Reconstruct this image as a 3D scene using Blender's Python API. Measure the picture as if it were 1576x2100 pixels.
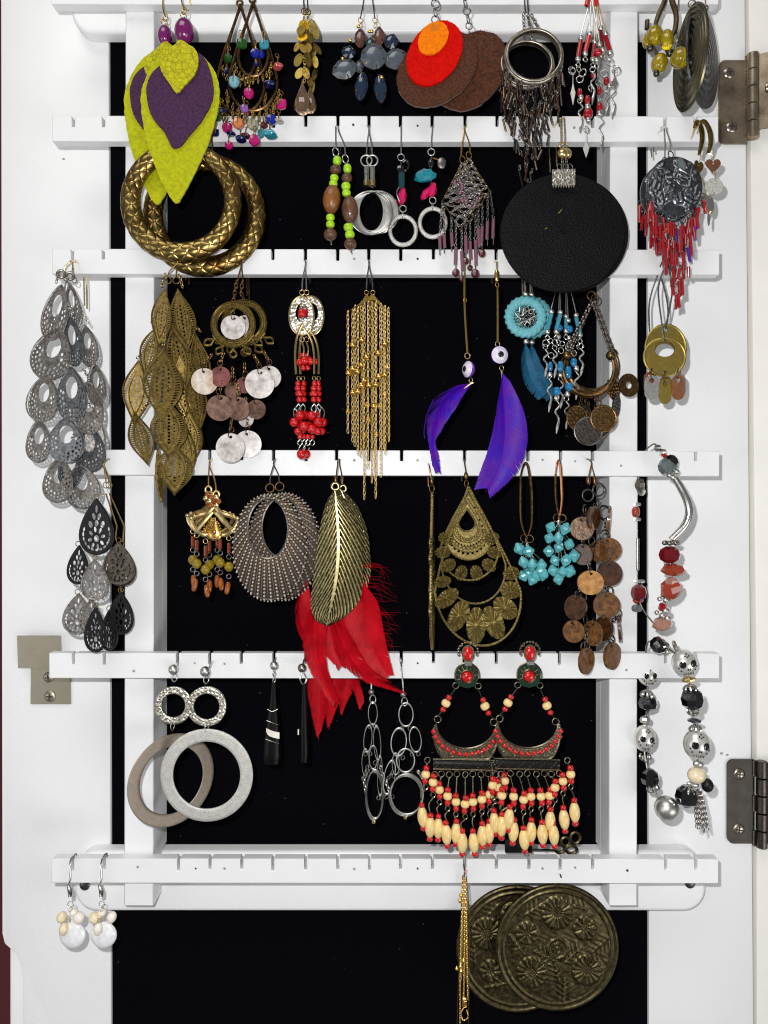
import bpy, math, random
from mathutils import Vector, Matrix, Quaternion
from mathutils.geometry import tessellate_polygon, delaunay_2d_cdt

random.seed(7)
for o in list(bpy.data.objects):
    bpy.data.objects.remove(o)
scene = bpy.context.scene
COL = scene.collection
PI = math.pi

# ------------------------------------------------------------------ camera
# metres; x right, z up, y away from the camera; y = 0 is the front of the notched bars
S = 0.000294            # metres per photo pixel at y = 0
D = 0.464               # camera distance from the bars
CU, CV = 788.0, 1050.0
cam_d = bpy.data.cameras.new('camera')
cam = bpy.data.objects.new('camera', cam_d)
COL.objects.link(cam)
cam.location = (0, -D, 0)
cam.rotation_euler = (PI / 2, 0, 0)
cam_d.sensor_fit = 'VERTICAL'
cam_d.angle = 2 * math.atan(1050 * S / D)
cam_d.clip_start = 0.01
cam_d.clip_end = 20
scene.camera = cam

# ------------------------------------------------------------------ light
world = bpy.data.worlds.new('World')
scene.world = world
world.use_nodes = True
bg = world.node_tree.nodes['Background']
bg.inputs[0].default_value = (0.985, 0.99, 1.0, 1)
bg.inputs[1].default_value = 0.15


def lamp(name, kind, loc, energy, color=(1, 1, 1), size=0.5, target=(0, 0, 0)):
    l = bpy.data.lights.new(name, kind)
    l.energy = energy
    l.color = color
    o = bpy.data.objects.new(name, l)
    COL.objects.link(o)
    o.location = loc
    if kind == 'AREA':
        l.shape = 'RECTANGLE'
        l.size = size
        l.size_y = size * 0.7
    else:
        l.shadow_soft_size = size
    o.rotation_euler = (Vector(target) - Vector(loc)).to_track_quat('-Z', 'Y').to_euler()
    return o


flash = lamp('phone_flash', 'POINT', (-0.027, -D - 0.005, 0.033), 5.5, (1.0, 1.0, 1.0), 0.004)
flash.data.use_nodes = True                 # distance falloff taken out, so the flash stays even over the frame
fnt = flash.data.node_tree
fo = fnt.nodes.new('ShaderNodeLightFalloff')
fo.inputs['Strength'].default_value = 1 / 0.48 ** 2
fnt.links.new(fo.outputs['Constant'], fnt.nodes['Emission'].inputs['Strength'])
lamp('ceiling_lamp', 'AREA', (-0.35, -0.75, 1.15), 5.4, (1.0, 0.98, 0.95), 0.9)
lamp('fill_light_left', 'AREA', (-1.05, -0.85, -0.25), 2.4, (0.96, 0.98, 1.0), 0.8)  # unseen fill lamp added on the left, for side light and metal reflections
lamp('fill_light_right', 'AREA', (0.9, -1.0, -0.6), 4.6, (1.0, 1.0, 1.0), 0.8)  # unseen fill lamp added low on the right to lift the bottom and right

scene.view_settings.view_transform = 'Standard'
scene.view_settings.look = 'None'
scene.view_settings.exposure = 0.06
scene.view_settings.gamma = 1.0
scene.view_settings.use_curve_mapping = False
scene.render.engine = 'CYCLES'
scene.cycles.use_denoising = True
scene.cycles.max_bounces = 8
scene.cycles.transmission_bounces = 6
scene.cycles.caustics_reflective = False
scene.cycles.caustics_refractive = False
scene.cycles.sample_clamp_indirect = 6.0
scene.cycles.filter_width = 1.1


# ------------------------------------------------------------------ helpers
def k_at(Y):
    return S * (D + Y) / D


def W(u, v, Y=0.0):
    k = k_at(Y)
    return Vector(((u - CU) * k, Y, -(v - CV) * k))


def lin(c):
    c = c / 255.0
    return c / 12.92 if c <= 0.04045 else ((c + 0.055) / 1.055) ** 2.4


def rgb(r, g, b):
    return (lin(r), lin(g), lin(b), 1.0)


MATS = {}


def material(name, col, metallic=0.0, rough=0.4, var=0.18, vscale=400.0, col2=None, bump=0.0, bscale=900.0,
             btype='noise', coat=0.0, trans=0.0, ior=1.45, sheen=0.0, spec=0.5, rvar=0.12, crack=None):
    m = bpy.data.materials.new(name)
    m.use_nodes = True
    nt = m.node_tree
    b = nt.nodes['Principled BSDF']
    b.inputs['Metallic'].default_value = metallic
    b.inputs['Roughness'].default_value = rough
    b.inputs['IOR'].default_value = ior
    b.inputs['Specular IOR Level'].default_value = spec
    b.inputs['Coat Weight'].default_value = coat
    b.inputs['Transmission Weight'].default_value = trans
    b.inputs['Sheen Weight'].default_value = sheen
    geo = nt.nodes.new('ShaderNodeNewGeometry')
    n = nt.nodes.new('ShaderNodeTexNoise')
    n.inputs['Scale'].default_value = vscale
    n.inputs['Detail'].default_value = 5
    n.inputs['Roughness'].default_value = 0.62
    nt.links.new(geo.outputs['Position'], n.inputs['Vector'])
    ramp = nt.nodes.new('ShaderNodeValToRGB')
    ramp.color_ramp.elements[0].position = 0.32
    ramp.color_ramp.elements[1].position = 0.68
    c = Vector(col[:3])
    lo = c * (1 - var)
    hi = c * (1 + var)
    if col2 is not None:
        lo = Vector(col2[:3])
        hi = c
    ramp.color_ramp.elements[0].color = (*lo, 1)
    ramp.color_ramp.elements[1].color = (min(hi.x, .95), min(hi.y, .95), min(hi.z, .95), 1)
    nt.links.new(n.outputs['Fac'], ramp.inputs['Fac'])
    if crack:                                  # (colour, cells per metre, width): printed or dyed cell lines
        vo = nt.nodes.new('ShaderNodeTexVoronoi')
        vo.feature = 'DISTANCE_TO_EDGE'
        vo.inputs['Scale'].default_value = crack[1]
        nt.links.new(geo.outputs['Position'], vo.inputs['Vector'])
        cr = nt.nodes.new('ShaderNodeMapRange')
        cr.inputs['From Max'].default_value = crack[2]
        nt.links.new(vo.outputs['Distance'], cr.inputs['Value'])
        mx = nt.nodes.new('ShaderNodeMix')
        mx.data_type = 'RGBA'
        mx.inputs['A'].default_value = crack[0]
        nt.links.new(cr.outputs['Result'], mx.inputs['Factor'])
        nt.links.new(ramp.outputs['Color'], mx.inputs['B'])
        nt.links.new(mx.outputs['Result'], b.inputs['Base Color'])
    else:
        nt.links.new(ramp.outputs['Color'], b.inputs['Base Color'])
    if rvar > 0:
        mr = nt.nodes.new('ShaderNodeMapRange')
        mr.inputs['To Min'].default_value = max(0.02, rough - rvar)
        mr.inputs['To Max'].default_value = min(1.0, rough + rvar)
        n2 = nt.nodes.new('ShaderNodeTexNoise')
        n2.inputs['Scale'].default_value = vscale * 2.3
        n2.inputs['Detail'].default_value = 3
        nt.links.new(geo.outputs['Position'], n2.inputs['Vector'])
        nt.links.new(n2.outputs['Fac'], mr.inputs['Value'])
        nt.links.new(mr.outputs['Result'], b.inputs['Roughness'])
    if bump > 0:
        bn = nt.nodes.new('ShaderNodeBump')
        bn.inputs['Strength'].default_value = min(1.0, bump)
        bn.inputs['Distance'].default_value = 0.0006
        if btype == 'voronoi':
            t = nt.nodes.new('ShaderNodeTexVoronoi')
            t.feature = 'DISTANCE_TO_EDGE'
            t.inputs['Scale'].default_value = bscale
            out = t.outputs['Distance']
        elif btype == 'wave':
            t = nt.nodes.new('ShaderNodeTexWave')
            t.inputs['Scale'].default_value = bscale
            t.inputs['Distortion'].default_value = 3.0
            t.inputs['Detail'].default_value = 3.0
            out = t.outputs['Fac']
        else:
            t = nt.nodes.new('ShaderNodeTexNoise')
            t.inputs['Scale'].default_value = bscale
            t.inputs['Detail'].default_value = 6
            out = t.outputs['Fac']
        nt.links.new(geo.outputs['Position'], t.inputs['Vector'])
        nt.links.new(out, bn.inputs['Height'])
        nt.links.new(bn.outputs['Normal'], b.inputs['Normal'])
    MATS[name] = m
    return m


# paint, wood, cloth
material('white_paint', rgb(233, 233, 233), 0, 0.38, 0.01, 40, bump=0.22, bscale=320, rvar=0.1)
material('cabinet_paint', rgb(232, 229, 222), 0, 0.4, 0.02, 60, bump=0.10, bscale=260, rvar=0.05)
material('filler', rgb(150, 148, 144), 0, 0.7, 0.2)
material('hole_dark', rgb(45, 43, 42), 0, 0.8, 0.2)
material('black_felt', rgb(7, 7, 11), 0, 0.95, 0.4, 2500, bump=0.5, bscale=3500, spec=0.03, rvar=0)
material('red_wall', rgb(70, 18, 24), 0, 0.8, 0.15, 60)
material('lint', rgb(150, 150, 150), 0, 0.9)
# metals
material('silver_lace', rgb(164, 158, 152), 0.6, 0.36, 0.3, 600, col2=rgb(86, 82, 80))
material('pewter_lace', rgb(120, 122, 124), 0.6, 0.36, 0.3, 600, col2=rgb(62, 63, 66))
material('brass_leaf', rgb(134, 112, 54), 0.7, 0.46, 0.2, 500, col2=rgb(80, 64, 30))
material('wrap_wire', rgb(158, 142, 120), 0.75, 0.36, 0.2)
material('hinge_nickel', rgb(184, 168, 144), 0.75, 0.28, 0.15, 45, col2=rgb(112, 98, 84), rvar=0.06)
material('nickel', rgb(176, 166, 150), 1, 0.26, 0.12, 120, rvar=0.08)
material('brushed_nickel', rgb(168, 160, 142), 0.9, 0.4, 0.06, 90, bump=0.06, bscale=1500)
material('silver', rgb(214, 212, 206), 1, 0.24, 0.12)
material('silver_satin', rgb(205, 203, 198), 1, 0.38, 0.12)
material('silver_hammered', rgb(206, 200, 186), 1, 0.32, 0.12, bump=1.0, bscale=480, btype='voronoi')
material('silver_sandy', rgb(206, 203, 197), 0.7, 0.46, 0.12, bump=0.8, bscale=1600)
material('silver_aged', rgb(176, 170, 164), 1, 0.36, 0.3, 700, col2=rgb(96, 91, 88))
material('pewter', rgb(128, 130, 134), 1, 0.34, 0.3, 800, col2=rgb(58, 60, 64))
material('gunmetal', rgb(92, 86, 82), 1, 0.36, 0.25)
material('black_metal', rgb(44, 43, 45), 0.8, 0.42, 0.25)
material('gold', rgb(232, 190, 104), 1, 0.24, 0.1)
material('gold_pale', rgb(226, 200, 140), 1, 0.28, 0.12)
material('gold_bright', rgb(240, 190, 40), 0.75, 0.3, 0.1)
material('brass', rgb(166, 138, 66), 1, 0.36, 0.2, 500, col2=rgb(104, 84, 40))
material('brass_antique', rgb(150, 128, 70), 1, 0.36, 0.25, 700, col2=rgb(92, 76, 40))
material('brass_flat', rgb(160, 140, 70), 0.9, 0.42, 0.15, 500)
material('bronze', rgb(134, 104, 66), 1, 0.38, 0.25, 600, col2=rgb(70, 52, 34))
material('bronze_dark', rgb(104, 94, 66), 1, 0.42, 0.25, 350, col2=rgb(52, 46, 32))
material('snake_brass', rgb(168, 146, 88), 1, 0.30, 0.25, 90, col2=rgb(108, 80, 40))
material('brass_feather', rgb(176, 166, 124), 1, 0.30, 0.15, 500, col2=rgb(120, 110, 76))
material('brass_stamp', rgb(146, 128, 70), 0.6, 0.42, 0.2, 500, col2=rgb(92, 78, 42))
material('silver_dot', rgb(206, 196, 180), 0.5, 0.3, 0.1)
material('brown_backing', rgb(46, 34, 30), 0.5, 0.5, 0.3)
material('hoop_silver', rgb(196, 188, 172), 1, 0.36, 0.2, 300, col2=rgb(140, 130, 116))
material('copper', rgb(206, 140, 104), 1, 0.36, 0.15)
material('dark_wire', rgb(150, 132, 110), 1, 0.33, 0.2)
material('chocolate_wire', rgb(84, 62, 50), 0.9, 0.4, 0.2)
# leather, felt, wood
material('lime_suede', rgb(190, 194, 10), 0, 0.9, 0.2, 420, col2=rgb(160, 160, 8), bump=1.0, bscale=1100, sheen=0.2, spec=0.2)
material('lime_snake', rgb(186, 180, 16), 0, 0.7, 0.2, 400, bump=1.0, bscale=300, btype='voronoi', spec=0.3, crack=(rgb(140, 132, 12), 340, .09))
material('purple_suede', rgb(82, 44, 78), 0, 0.7, 0.3, 700, col2=rgb(46, 24, 56), bump=1.0, bscale=1000, spec=0.3)
material('black_leather', rgb(7, 7, 10), 0, 0.55, 0.25, 900, bump=1.0, bscale=620, btype='voronoi', spec=0.17)
material('brown_felt', rgb(98, 54, 32), 0, 0.95, 0.4, 620, col2=rgb(48, 28, 18), bump=1.0, bscale=900, spec=0.1, sheen=0.3)
material('red_felt', rgb(216, 18, 8), 0, 0.95, 0.12, 500, col2=rgb(184, 8, 4), bump=0.9, bscale=900, spec=0.1)
material('orange_felt', rgb(250, 134, 14), 0, 0.95, 0.10, 500, col2=rgb(228, 108, 8), bump=0.9, bscale=900, spec=0.1)
material('wood_light', rgb(150, 96, 44), 0, 0.35, 0.3, 260, col2=rgb(112, 66, 30), coat=0.3)
material('wood_dark', rgb(110, 74, 48), 0, 0.4, 0.3, 300, col2=rgb(76, 48, 32), coat=0.2)
material('coconut', rgb(134, 88, 40), 0, 0.34, 0.3, 330, col2=rgb(58, 33, 14), coat=0.7, bump=0.5, bscale=420)
material('coconut_light', rgb(200, 148, 84), 0, 0.36, 0.3, 300, col2=rgb(150, 98, 48), coat=0.4, bump=0.5, bscale=420)
material('coconut_dark', rgb(88, 52, 26), 0, 0.3, 0.3, 300, col2=rgb(36, 19, 10), coat=0.8, bump=0.6, bscale=380)
material('bronze_leather', rgb(92, 74, 46), 0.5, 0.4, 0.2, 300, col2=rgb(54, 42, 28))
# beads
def gem(name, col, rough=0.14, trans=0.0, coat=0.6, var=0.12, metallic=0.0):
    material(name, col, metallic, rough, var, 350, coat=coat, trans=trans, ior=1.5, rvar=0.04)
gem('purple_bead', rgb(112, 22, 92), 0.18)
gem('lime_bead', rgb(164, 210, 24), 0.3, coat=0.3)
gem('red_bead', rgb(192, 10, 14), 0.2)
gem('red_glass', rgb(170, 10, 26), 0.1, trans=0.25)
gem('red_bugle', rgb(146, 20, 28), 0.2, coat=0.7)
gem('orange_bugle', rgb(190, 62, 24), 0.2)
gem('violet_bugle', rgb(96, 50, 170), 0.15, metallic=0.4)
gem('cream_bead', rgb(236, 205, 138), 0.3, coat=0.4)
gem('turquoise_bead', rgb(92, 172, 178), 0.25, coat=0.4)
gem('green_glass', rgb(24, 86, 30), 0.1, trans=0.2)
gem('teal_glass', rgb(60, 166, 186), 0.1, trans=0.3)
gem('ice_glass', rgb(150, 212, 230), 0.1, trans=0.35)
gem('blue_glass', rgb(24, 40, 160), 0.1, trans=0.15)
gem('navy_glass', rgb(14, 22, 84), 0.12, trans=0.1)
gem('magenta_glass', rgb(204, 26, 122), 0.14, trans=0.2)
gem('coral_glass', rgb(204, 84, 84), 0.14, trans=0.2)
gem('peach_glass', rgb(232, 140, 86), 0.14, trans=0.2)
gem('lilac_glass', rgb(170, 110, 200), 0.12, trans=0.3)
gem('clear_glass', rgb(222, 218, 190), 0.1, trans=0.55)
gem('champagne', rgb(226, 176, 132), 0.03, trans=0.85, coat=1.0)
gem('yellow_glass', rgb(220, 190, 16), 0.05, trans=0.7, coat=1.0)
gem('grey_gem', rgb(74, 82, 90), 0.18, trans=0.0, coat=0.8)
gem('navy_gem', rgb(26, 44, 66), 0.06, trans=0.1, coat=1.0)
gem('teal_gem', rgb(22, 64, 72), 0.06, trans=0.1, coat=1.0)
gem('brown_gem', rgb(92, 58, 50), 0.12, coat=0.8)
gem('black_gem', rgb(14, 14, 18), 0.06, coat=1.0)
material('black_horn', rgb(5, 5, 6), 0, 0.35, 0.2, spec=0.25)
gem('bone_white', rgb(228, 224, 214), 0.35, coat=0.2)
gem('amber_tube', rgb(206, 110, 30), 0.1, trans=0.55)
gem('amber_dark', rgb(160, 70, 26), 0.1, trans=0.5)
gem('olive_bead', rgb(196, 164, 30), 0.08, trans=0.55)
gem('mauve_tube', rgb(140, 96, 110), 0.15, trans=0.25)
gem('plum_bead', rgb(88, 34, 46), 0.12, trans=0.1)
gem('pink_stone', rgb(206, 20, 92), 0.25)
gem('teal_stone', rgb(24, 128, 142), 0.2)
gem('aqua_tube', rgb(70, 160, 184), 0.12, trans=0.3)
gem('azure_glass', rgb(22, 124, 178), 0.1, trans=0.2)
gem('turquoise_cord', rgb(98, 168, 176), 0.6, coat=0.0)
gem('pearl', rgb(238, 230, 216), 0.22, coat=0.6)
gem('ivory_pearl', rgb(232, 216, 180), 0.2, coat=0.6)
gem('white_shell', rgb(234, 234, 236), 0.2, coat=0.5)
gem('carnelian', rgb(164, 62, 36), 0.16, trans=0.2)
gem('garnet', rgb(110, 14, 20), 0.1, trans=0.15)
gem('rose_quartz', rgb(206, 150, 130), 0.12, trans=0.4)
gem('crystal_grey', rgb(120, 130, 132), 0.05, trans=0.4, coat=1)
gem('eye_white', rgb(226, 216, 232), 0.25, coat=0.3)
gem('eye_violet', rgb(122, 62, 196), 0.25, coat=0.3)
gem('green_enamel', rgb(14, 46, 30), 0.2, coat=0.5)
gem('black_enamel', rgb(10, 10, 10), 0.25, coat=0.3)
material('shell_white', rgb(232, 226, 222), 0, 0.22, 0.2, 210, col2=rgb(160, 148, 144), coat=0.7)
material('shell_tan', rgb(226, 220, 212), 0, 0.22, 0.2, 120, col2=rgb(160, 118, 60), coat=0.7)
material('shell_brown', rgb(146, 112, 96), 0, 0.22, 0.2, 190, col2=rgb(66, 40, 32), coat=0.7)
material('shell_rose', rgb(150, 90, 88), 0, 0.25, 0.2, 120, col2=rgb(96, 50, 48), coat=0.6)
material('feather_violet', rgb(50, 10, 172), 0, 0.45, 0.25, 130, col2=rgb(90, 14, 150), spec=0.25)
material('feather_red', rgb(208, 10, 32), 0, 0.42, 0.25, 120, col2=rgb(164, 3, 17), spec=0.35)
material('feather_blue', rgb(22, 84, 116), 0, 0.55, 0.25, 200, spec=0.3)
material('gold_thread', rgb(220, 176, 90), 0.6, 0.4)


def catmull(pts, n=6, closed=False):
    pts = [Vector(p) for p in pts]
    if len(pts) < 3:
        return pts
    m = len(pts)
    out = []
    rng = range(m) if closed else range(m - 1)
    for i in rng:
        if closed:
            p0, p1, p2, p3 = pts[i - 1], pts[i], pts[(i + 1) % m], pts[(i + 2) % m]
        else:
            p1, p2 = pts[i], pts[i + 1]
            p0 = pts[i - 1] if i > 0 else p1 * 2 - p2
            p3 = pts[i + 2] if i + 2 < m else p2 * 2 - p1
        for j in range(n):
            t = j / n
            out.append(0.5 * ((2 * p1) + (p2 - p0) * t + (2 * p0 - 5 * p1 + 4 * p2 - p3) * t * t + (3 * p1 - p0 - 3 * p2 + p3) * t ** 3))
    if not closed:
        out.append(pts[-1])
    return out


class MB:
    """collects geometry; points are (u, v, d): photo-pixel right, photo-pixel down, pixels towards the camera"""
    def __init__(s):
        s.v, s.f = [], []

    def tube(s, pts, r, seg=6, closed=False, smooth=0, flat=1.0):
        pts = [Vector(p if len(p) == 3 else (p[0], p[1], 0)) for p in pts]
        if smooth:
            pts = catmull(pts, smooth, closed)
        n = len(pts)
        rs = r if isinstance(r, (list, tuple)) else None
        base = len(s.v)
        tang = []
        for i in range(n):
            a = pts[(i - 1) % n] if (closed or i > 0) else pts[i]
            b = pts[(i + 1) % n] if (closed or i < n - 1) else pts[i]
            t = b - a
            tang.append(t.normalized() if t.length > 1e-9 else Vector((0, 1, 0)))
        ref = Vector((0, 0, 1)) if abs(tang[0].z) < 0.9 else Vector((1, 0, 0))
        nrm = (ref - tang[0] * ref.dot(tang[0])).normalized()
        for i in range(n):
            nrm = nrm - tang[i] * nrm.dot(tang[i])
            nrm = nrm.normalized() if nrm.length > 1e-6 else Vector((0, 0, 1))
            bn = tang[i].cross(nrm)
            if rs:
                f = i / max(1, n - 1) * (len(rs) - 1)
                j = min(int(f), len(rs) - 2)
                rad = rs[j] + (rs[j + 1] - rs[j]) * (f - j)
            else:
                rad = r
            for q in range(seg):
                a = 2 * PI * q / seg
                s.v.append(pts[i] + nrm * (math.cos(a) * rad * flat) + bn * (math.sin(a) * rad))
        m = n if closed else n - 1
        for i in range(m):
            a0 = base + i * seg
            a1 = base + ((i + 1) % n) * seg
            for q in range(seg):
                s.f.append((a0 + q, a0 + (q + 1) % seg, a1 + (q + 1) % seg, a1 + q))
        if not closed:
            s.f.append(tuple(base + q for q in range(seg - 1, -1, -1)))
            e = base + (n - 1) * seg
            s.f.append(tuple(e + q for q in range(seg)))
        return s

    def ring(s, c, ru, rv, r, seg=20, tseg=6, axis=None, a0=0, a1=360):
        """ellipse wire; axis: two vectors spanning its plane (default u, v)"""
        c = Vector(c if len(c) == 3 else (c[0], c[1], 0))
        e1, e2 = (Vector((1, 0, 0)), Vector((0, 1, 0))) if axis is None else axis
        full = abs(a1 - a0) >= 359.9
        n = seg if full else seg + 1
        pts = [c + e1 * (ru * math.cos(math.radians(a0 + (a1 - a0) * i / seg))) + e2 * (rv * math.sin(math.radians(a0 + (a1 - a0) * i / seg))) for i in range(n)]
        return s.tube(pts, r, tseg, full)

    def ball(s, c, r, seg=8, rings=5, sv=1.0, sd=1.0):
        c = Vector(c if len(c) == 3 else (c[0], c[1], 0))
        base = len(s.v)
        s.v.append(c + Vector((0, -r * sv, 0)))
        for i in range(1, rings):
            th = PI * i / rings
            for q in range(seg):
                a = 2 * PI * q / seg
                s.v.append(c + Vector((r * math.sin(th) * math.cos(a), -r * sv * math.cos(th), r * sd * math.sin(th) * math.sin(a))))
        s.v.append(c + Vector((0, r * sv, 0)))
        e = len(s.v) - 1
        for q in range(seg):
            s.f.append((base, base + 1 + (q + 1) % seg, base + 1 + q))
            s.f.append((e, e - seg + q, e - seg + (q + 1) % seg))
        for i in range(rings - 2):
            a = base + 1 + i * seg
            for q in range(seg):
                s.f.append((a + q, a + (q + 1) % seg, a + seg + (q + 1) % seg, a + seg + q))
        return s

    def chain(s, pts, link=6.0, wide=2.0, wire=0.8, smooth=0, seg=8, tseg=4):
        pts = [Vector(p if len(p) == 3 else (p[0], p[1], 0)) for p in pts]
        if smooth:
            pts = catmull(pts, smooth)
        L = [0]
        for a, b in zip(pts, pts[1:]):
            L.append(L[-1] + (b - a).length)
        n = max(1, int(round(L[-1] / (link * 0.78))))
        for i in range(n):
            x = (i + 0.5) / n * L[-1]
            j = max(q for q in range(len(L)) if L[q] <= x + 1e-9)
            j = min(j, len(pts) - 2)
            f = (x - L[j]) / max(1e-9, L[j + 1] - L[j])
            c = pts[j].lerp(pts[j + 1], f)
            t = (pts[j + 1] - pts[j]).normalized()
            ref = Vector((0, 0, 1)) if abs(t.z) < 0.9 else Vector((1, 0, 0))
            b1 = t.cross(ref).normalized()
            b2 = t.cross(b1)
            w = (b1 * 0.82 + b2 * 0.57) if i % 2 else (b1 * 0.57 - b2 * 0.82)
            s.ring(c, link * 0.5, wide, wire, seg, tseg, (t, w))
        return s

    def prism(s, outline, holes=(), th=2.0, d=0.0, dfun=None):
        """flat plate with real openings"""
        loops = [list(outline)] + [list(h) for h in holes]
        flat, edges = [], []
        for l in loops:
            o = len(flat)
            flat += [Vector((p[0], p[1])) for p in l]
            edges += [(o + i, o + (i + 1) % len(l)) for i in range(len(l))]
        if holes:
            pv, _, pf, *_ = delaunay_2d_cdt(flat, edges, [], 0, 1e-7)
            boxes = [(min(p[0] for p in l), max(p[0] for p in l), min(p[1] for p in l), max(p[1] for p in l)) for l in loops]

            def inside(l, x, y):
                r = False
                for i in range(len(l)):
                    (x0, y0), (x1, y1) = l[i - 1][:2], l[i][:2]
                    if (y0 > y) != (y1 > y) and x < (x1 - x0) * (y - y0) / (y1 - y0) + x0:
                        r = not r
                return r
            tris = []
            for t in pf:
                x = sum(pv[i].x for i in t) / len(t)
                y = sum(pv[i].y for i in t) / len(t)
                if not inside(loops[0], x, y):
                    continue
                if any(bx[0] <= x <= bx[1] and bx[2] <= y <= bx[3] and inside(l, x, y) for l, bx in zip(loops[1:], boxes[1:])):
                    continue
                tris.append(tuple(t))
        else:
            pv = flat
            tris = [tuple(t) for t in tessellate_polygon([[Vector((p.x, p.y, 0)) for p in flat]])]
        base, n = len(s.v), len(pv)
        for sg in (1, -1):
            for p in pv:
                s.v.append(Vector((p.x, p.y, d + (dfun(p.x, p.y) if dfun else 0) + sg * th / 2)))
        cnt = {}
        for t in tris:
            s.f.append(tuple(base + i for i in t))
            s.f.append(tuple(base + n + i for i in reversed(t)))
            for i in range(len(t)):
                e = (t[i], t[(i + 1) % len(t)])
                k = (min(e), max(e))
                cnt[k] = None if k in cnt else e
        for e in cnt.values():
            if e:
                s.f.append((base + e[0], base + e[1], base + n + e[1], base + n + e[0]))
        return s

    def grid(s, fn, nt, ns, th=0.0):
        """fn(t, s) -> (u, v, d); closed slab when th > 0"""
        base = len(s.v)
        P = [[Vector(fn(i / nt, j / ns)) for j in range(ns + 1)] for i in range(nt + 1)]
        for row in P:
            s.v.extend(row)
        w = ns + 1
        for i in range(nt):
            for j in range(ns):
                a = base + i * w + j
                s.f.append((a, a + 1, a + w + 1, a + w))
        if th:
            b2 = len(s.v)
            for row in P:
                s.v.extend(p - Vector((0, 0, th)) for p in row)
            for i in range(nt):
                for j in range(ns):
                    a = b2 + i * w + j
                    s.f.append((a + w, a + w + 1, a + 1, a))
            rim = [(0, j) for j in range(ns)] + [(i, ns) for i in range(nt)] + [(nt, j) for j in range(ns, 0, -1)] + [(i, 0) for i in range(nt, 0, -1)]
            for q in range(len(rim)):
                (i0, j0), (i1, j1) = rim[q], rim[(q + 1) % len(rim)]
                a, b = i0 * w + j0, i1 * w + j1
                s.f.append((base + a, base + b, b2 + b, b2 + a))
        return s

    def box(s, u0, u1, v0, v1, d0, d1):
        return s.prism([(u0, v0), (u1, v0), (u1, v1), (u0, v1)], th=abs(d1 - d0), d=(d0 + d1) / 2)


import bmesh


def fin_mesh(name, verts, faces, mat, smooth=True, angle=40):
    me = bpy.data.meshes.new(name)
    me.from_pydata(verts, [], faces)
    bm = bmesh.new()
    bm.from_mesh(me)
    bmesh.ops.recalc_face_normals(bm, faces=bm.faces)
    if smooth:
        ca = math.radians(angle)
        for f in bm.faces:
            f.smooth = True
        for e in bm.edges:
            if len(e.link_faces) == 2 and e.calc_face_angle(0) > ca:
                e.smooth = False
    bm.to_mesh(me)
    bm.free()
    me.materials.append(MATS[mat])
    return me


# ---- unit shapes (x right, y away, z up), scaled per piece
def lathe(prof, seg=14, axis='z'):
    v, f = [], []
    for (r, z) in prof:
        r = max(r, 1e-4)
        for q in range(seg):
            a = 2 * PI * q / seg
            p = (r * math.cos(a), r * math.sin(a), z)
            v.append(Vector(p) if axis == 'z' else Vector((p[0], -p[2], p[1])))
    n = len(prof)
    for i in range(n - 1):
        for q in range(seg):
            f.append((i * seg + q, i * seg + (q + 1) % seg, (i + 1) * seg + (q + 1) % seg, (i + 1) * seg + q))
    f.append(tuple(range(seg - 1, -1, -1)))
    f.append(tuple((n - 1) * seg + q for q in range(seg)))
    return v, f


def circ(cx, cy, rx, ry=None, n=12, rot=0):
    ry = rx if ry is None else ry
    c, s_ = math.cos(math.radians(rot)), math.sin(math.radians(rot))
    out = []
    for i in range(n):
        a = 2 * PI * i / n
        x, y = rx * math.cos(a), ry * math.sin(a)
        out.append((cx + x * c - y * s_, cy + x * s_ + y * c))
    return out


def unit_plate(outline, holes, th):
    m = MB().prism([(p[0], -p[1]) for p in outline], [[(p[0], -p[1]) for p in h] for h in holes], th=th)
    return [Vector((p.x, -p.z, -p.y)) for p in m.v], m.f


def unit_mb(m):
    return [Vector((p.x, -p.z, -p.y)) for p in m.v], m.f


def tear_outline(n=40, w=1.0, top=1.0, bot=-1.0, sharp=1.6):
    pts = []
    for i in range(n):
        t = 2 * PI * i / n
        y = math.cos(t)
        x = w * math.sin(t) * (math.sin(t / 2) ** sharp if t <= PI else math.sin((2 * PI - t) / 2) ** sharp)
        pts.append((x, bot + (y + 1) / 2 * (top - bot)))
    return pts


def leaf_half(z):
    """half width of the curved-tip brass leaf at height z in -1..1"""
    return max(0.012, (math.cos(z * PI / 2)) ** 1.25)


def sh_sphere():
    return lathe([(math.sin(PI * i / 10), -math.cos(PI * i / 10)) for i in range(11)], 16)


def sh_facet():
    return lathe([(0.35, -1), (0.85, -0.6), (1, 0), (0.85, 0.6), (0.35, 1)], 8)


def sh_coin():
    hole = circ(0, 0.74, 0.10, n=10)
    return unit_plate(circ(0, 0, 1, n=32), [hole], 0.13)


def sh_ringlike(ratio, seg=24, tseg=8):
    m = MB().ring((0, 0), 1 - ratio, 1 - ratio, ratio, seg, tseg)
    return unit_mb(m)


def sh_filigree_drop():
    out = tear_outline(44, 1.06, 1.0, -1.0, .55)
    holes = [circ(0, 0.24, 0.34, 0.40, 18)]
    for k, (rr, n, hr) in enumerate([(0.54, 10, 0.07), (0.71, 14, 0.055), (0.87, 20, 0.04)]):
        for i in range(n):
            a = math.radians(-205 + 230 * i / (n - 1))
            x, y = rr * 0.98 * math.cos(a), -0.14 + rr * 0.86 * math.sin(a)
            holes.append(circ(x, y, hr, n=7))
    return unit_plate(out, holes, 0.05)


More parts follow.
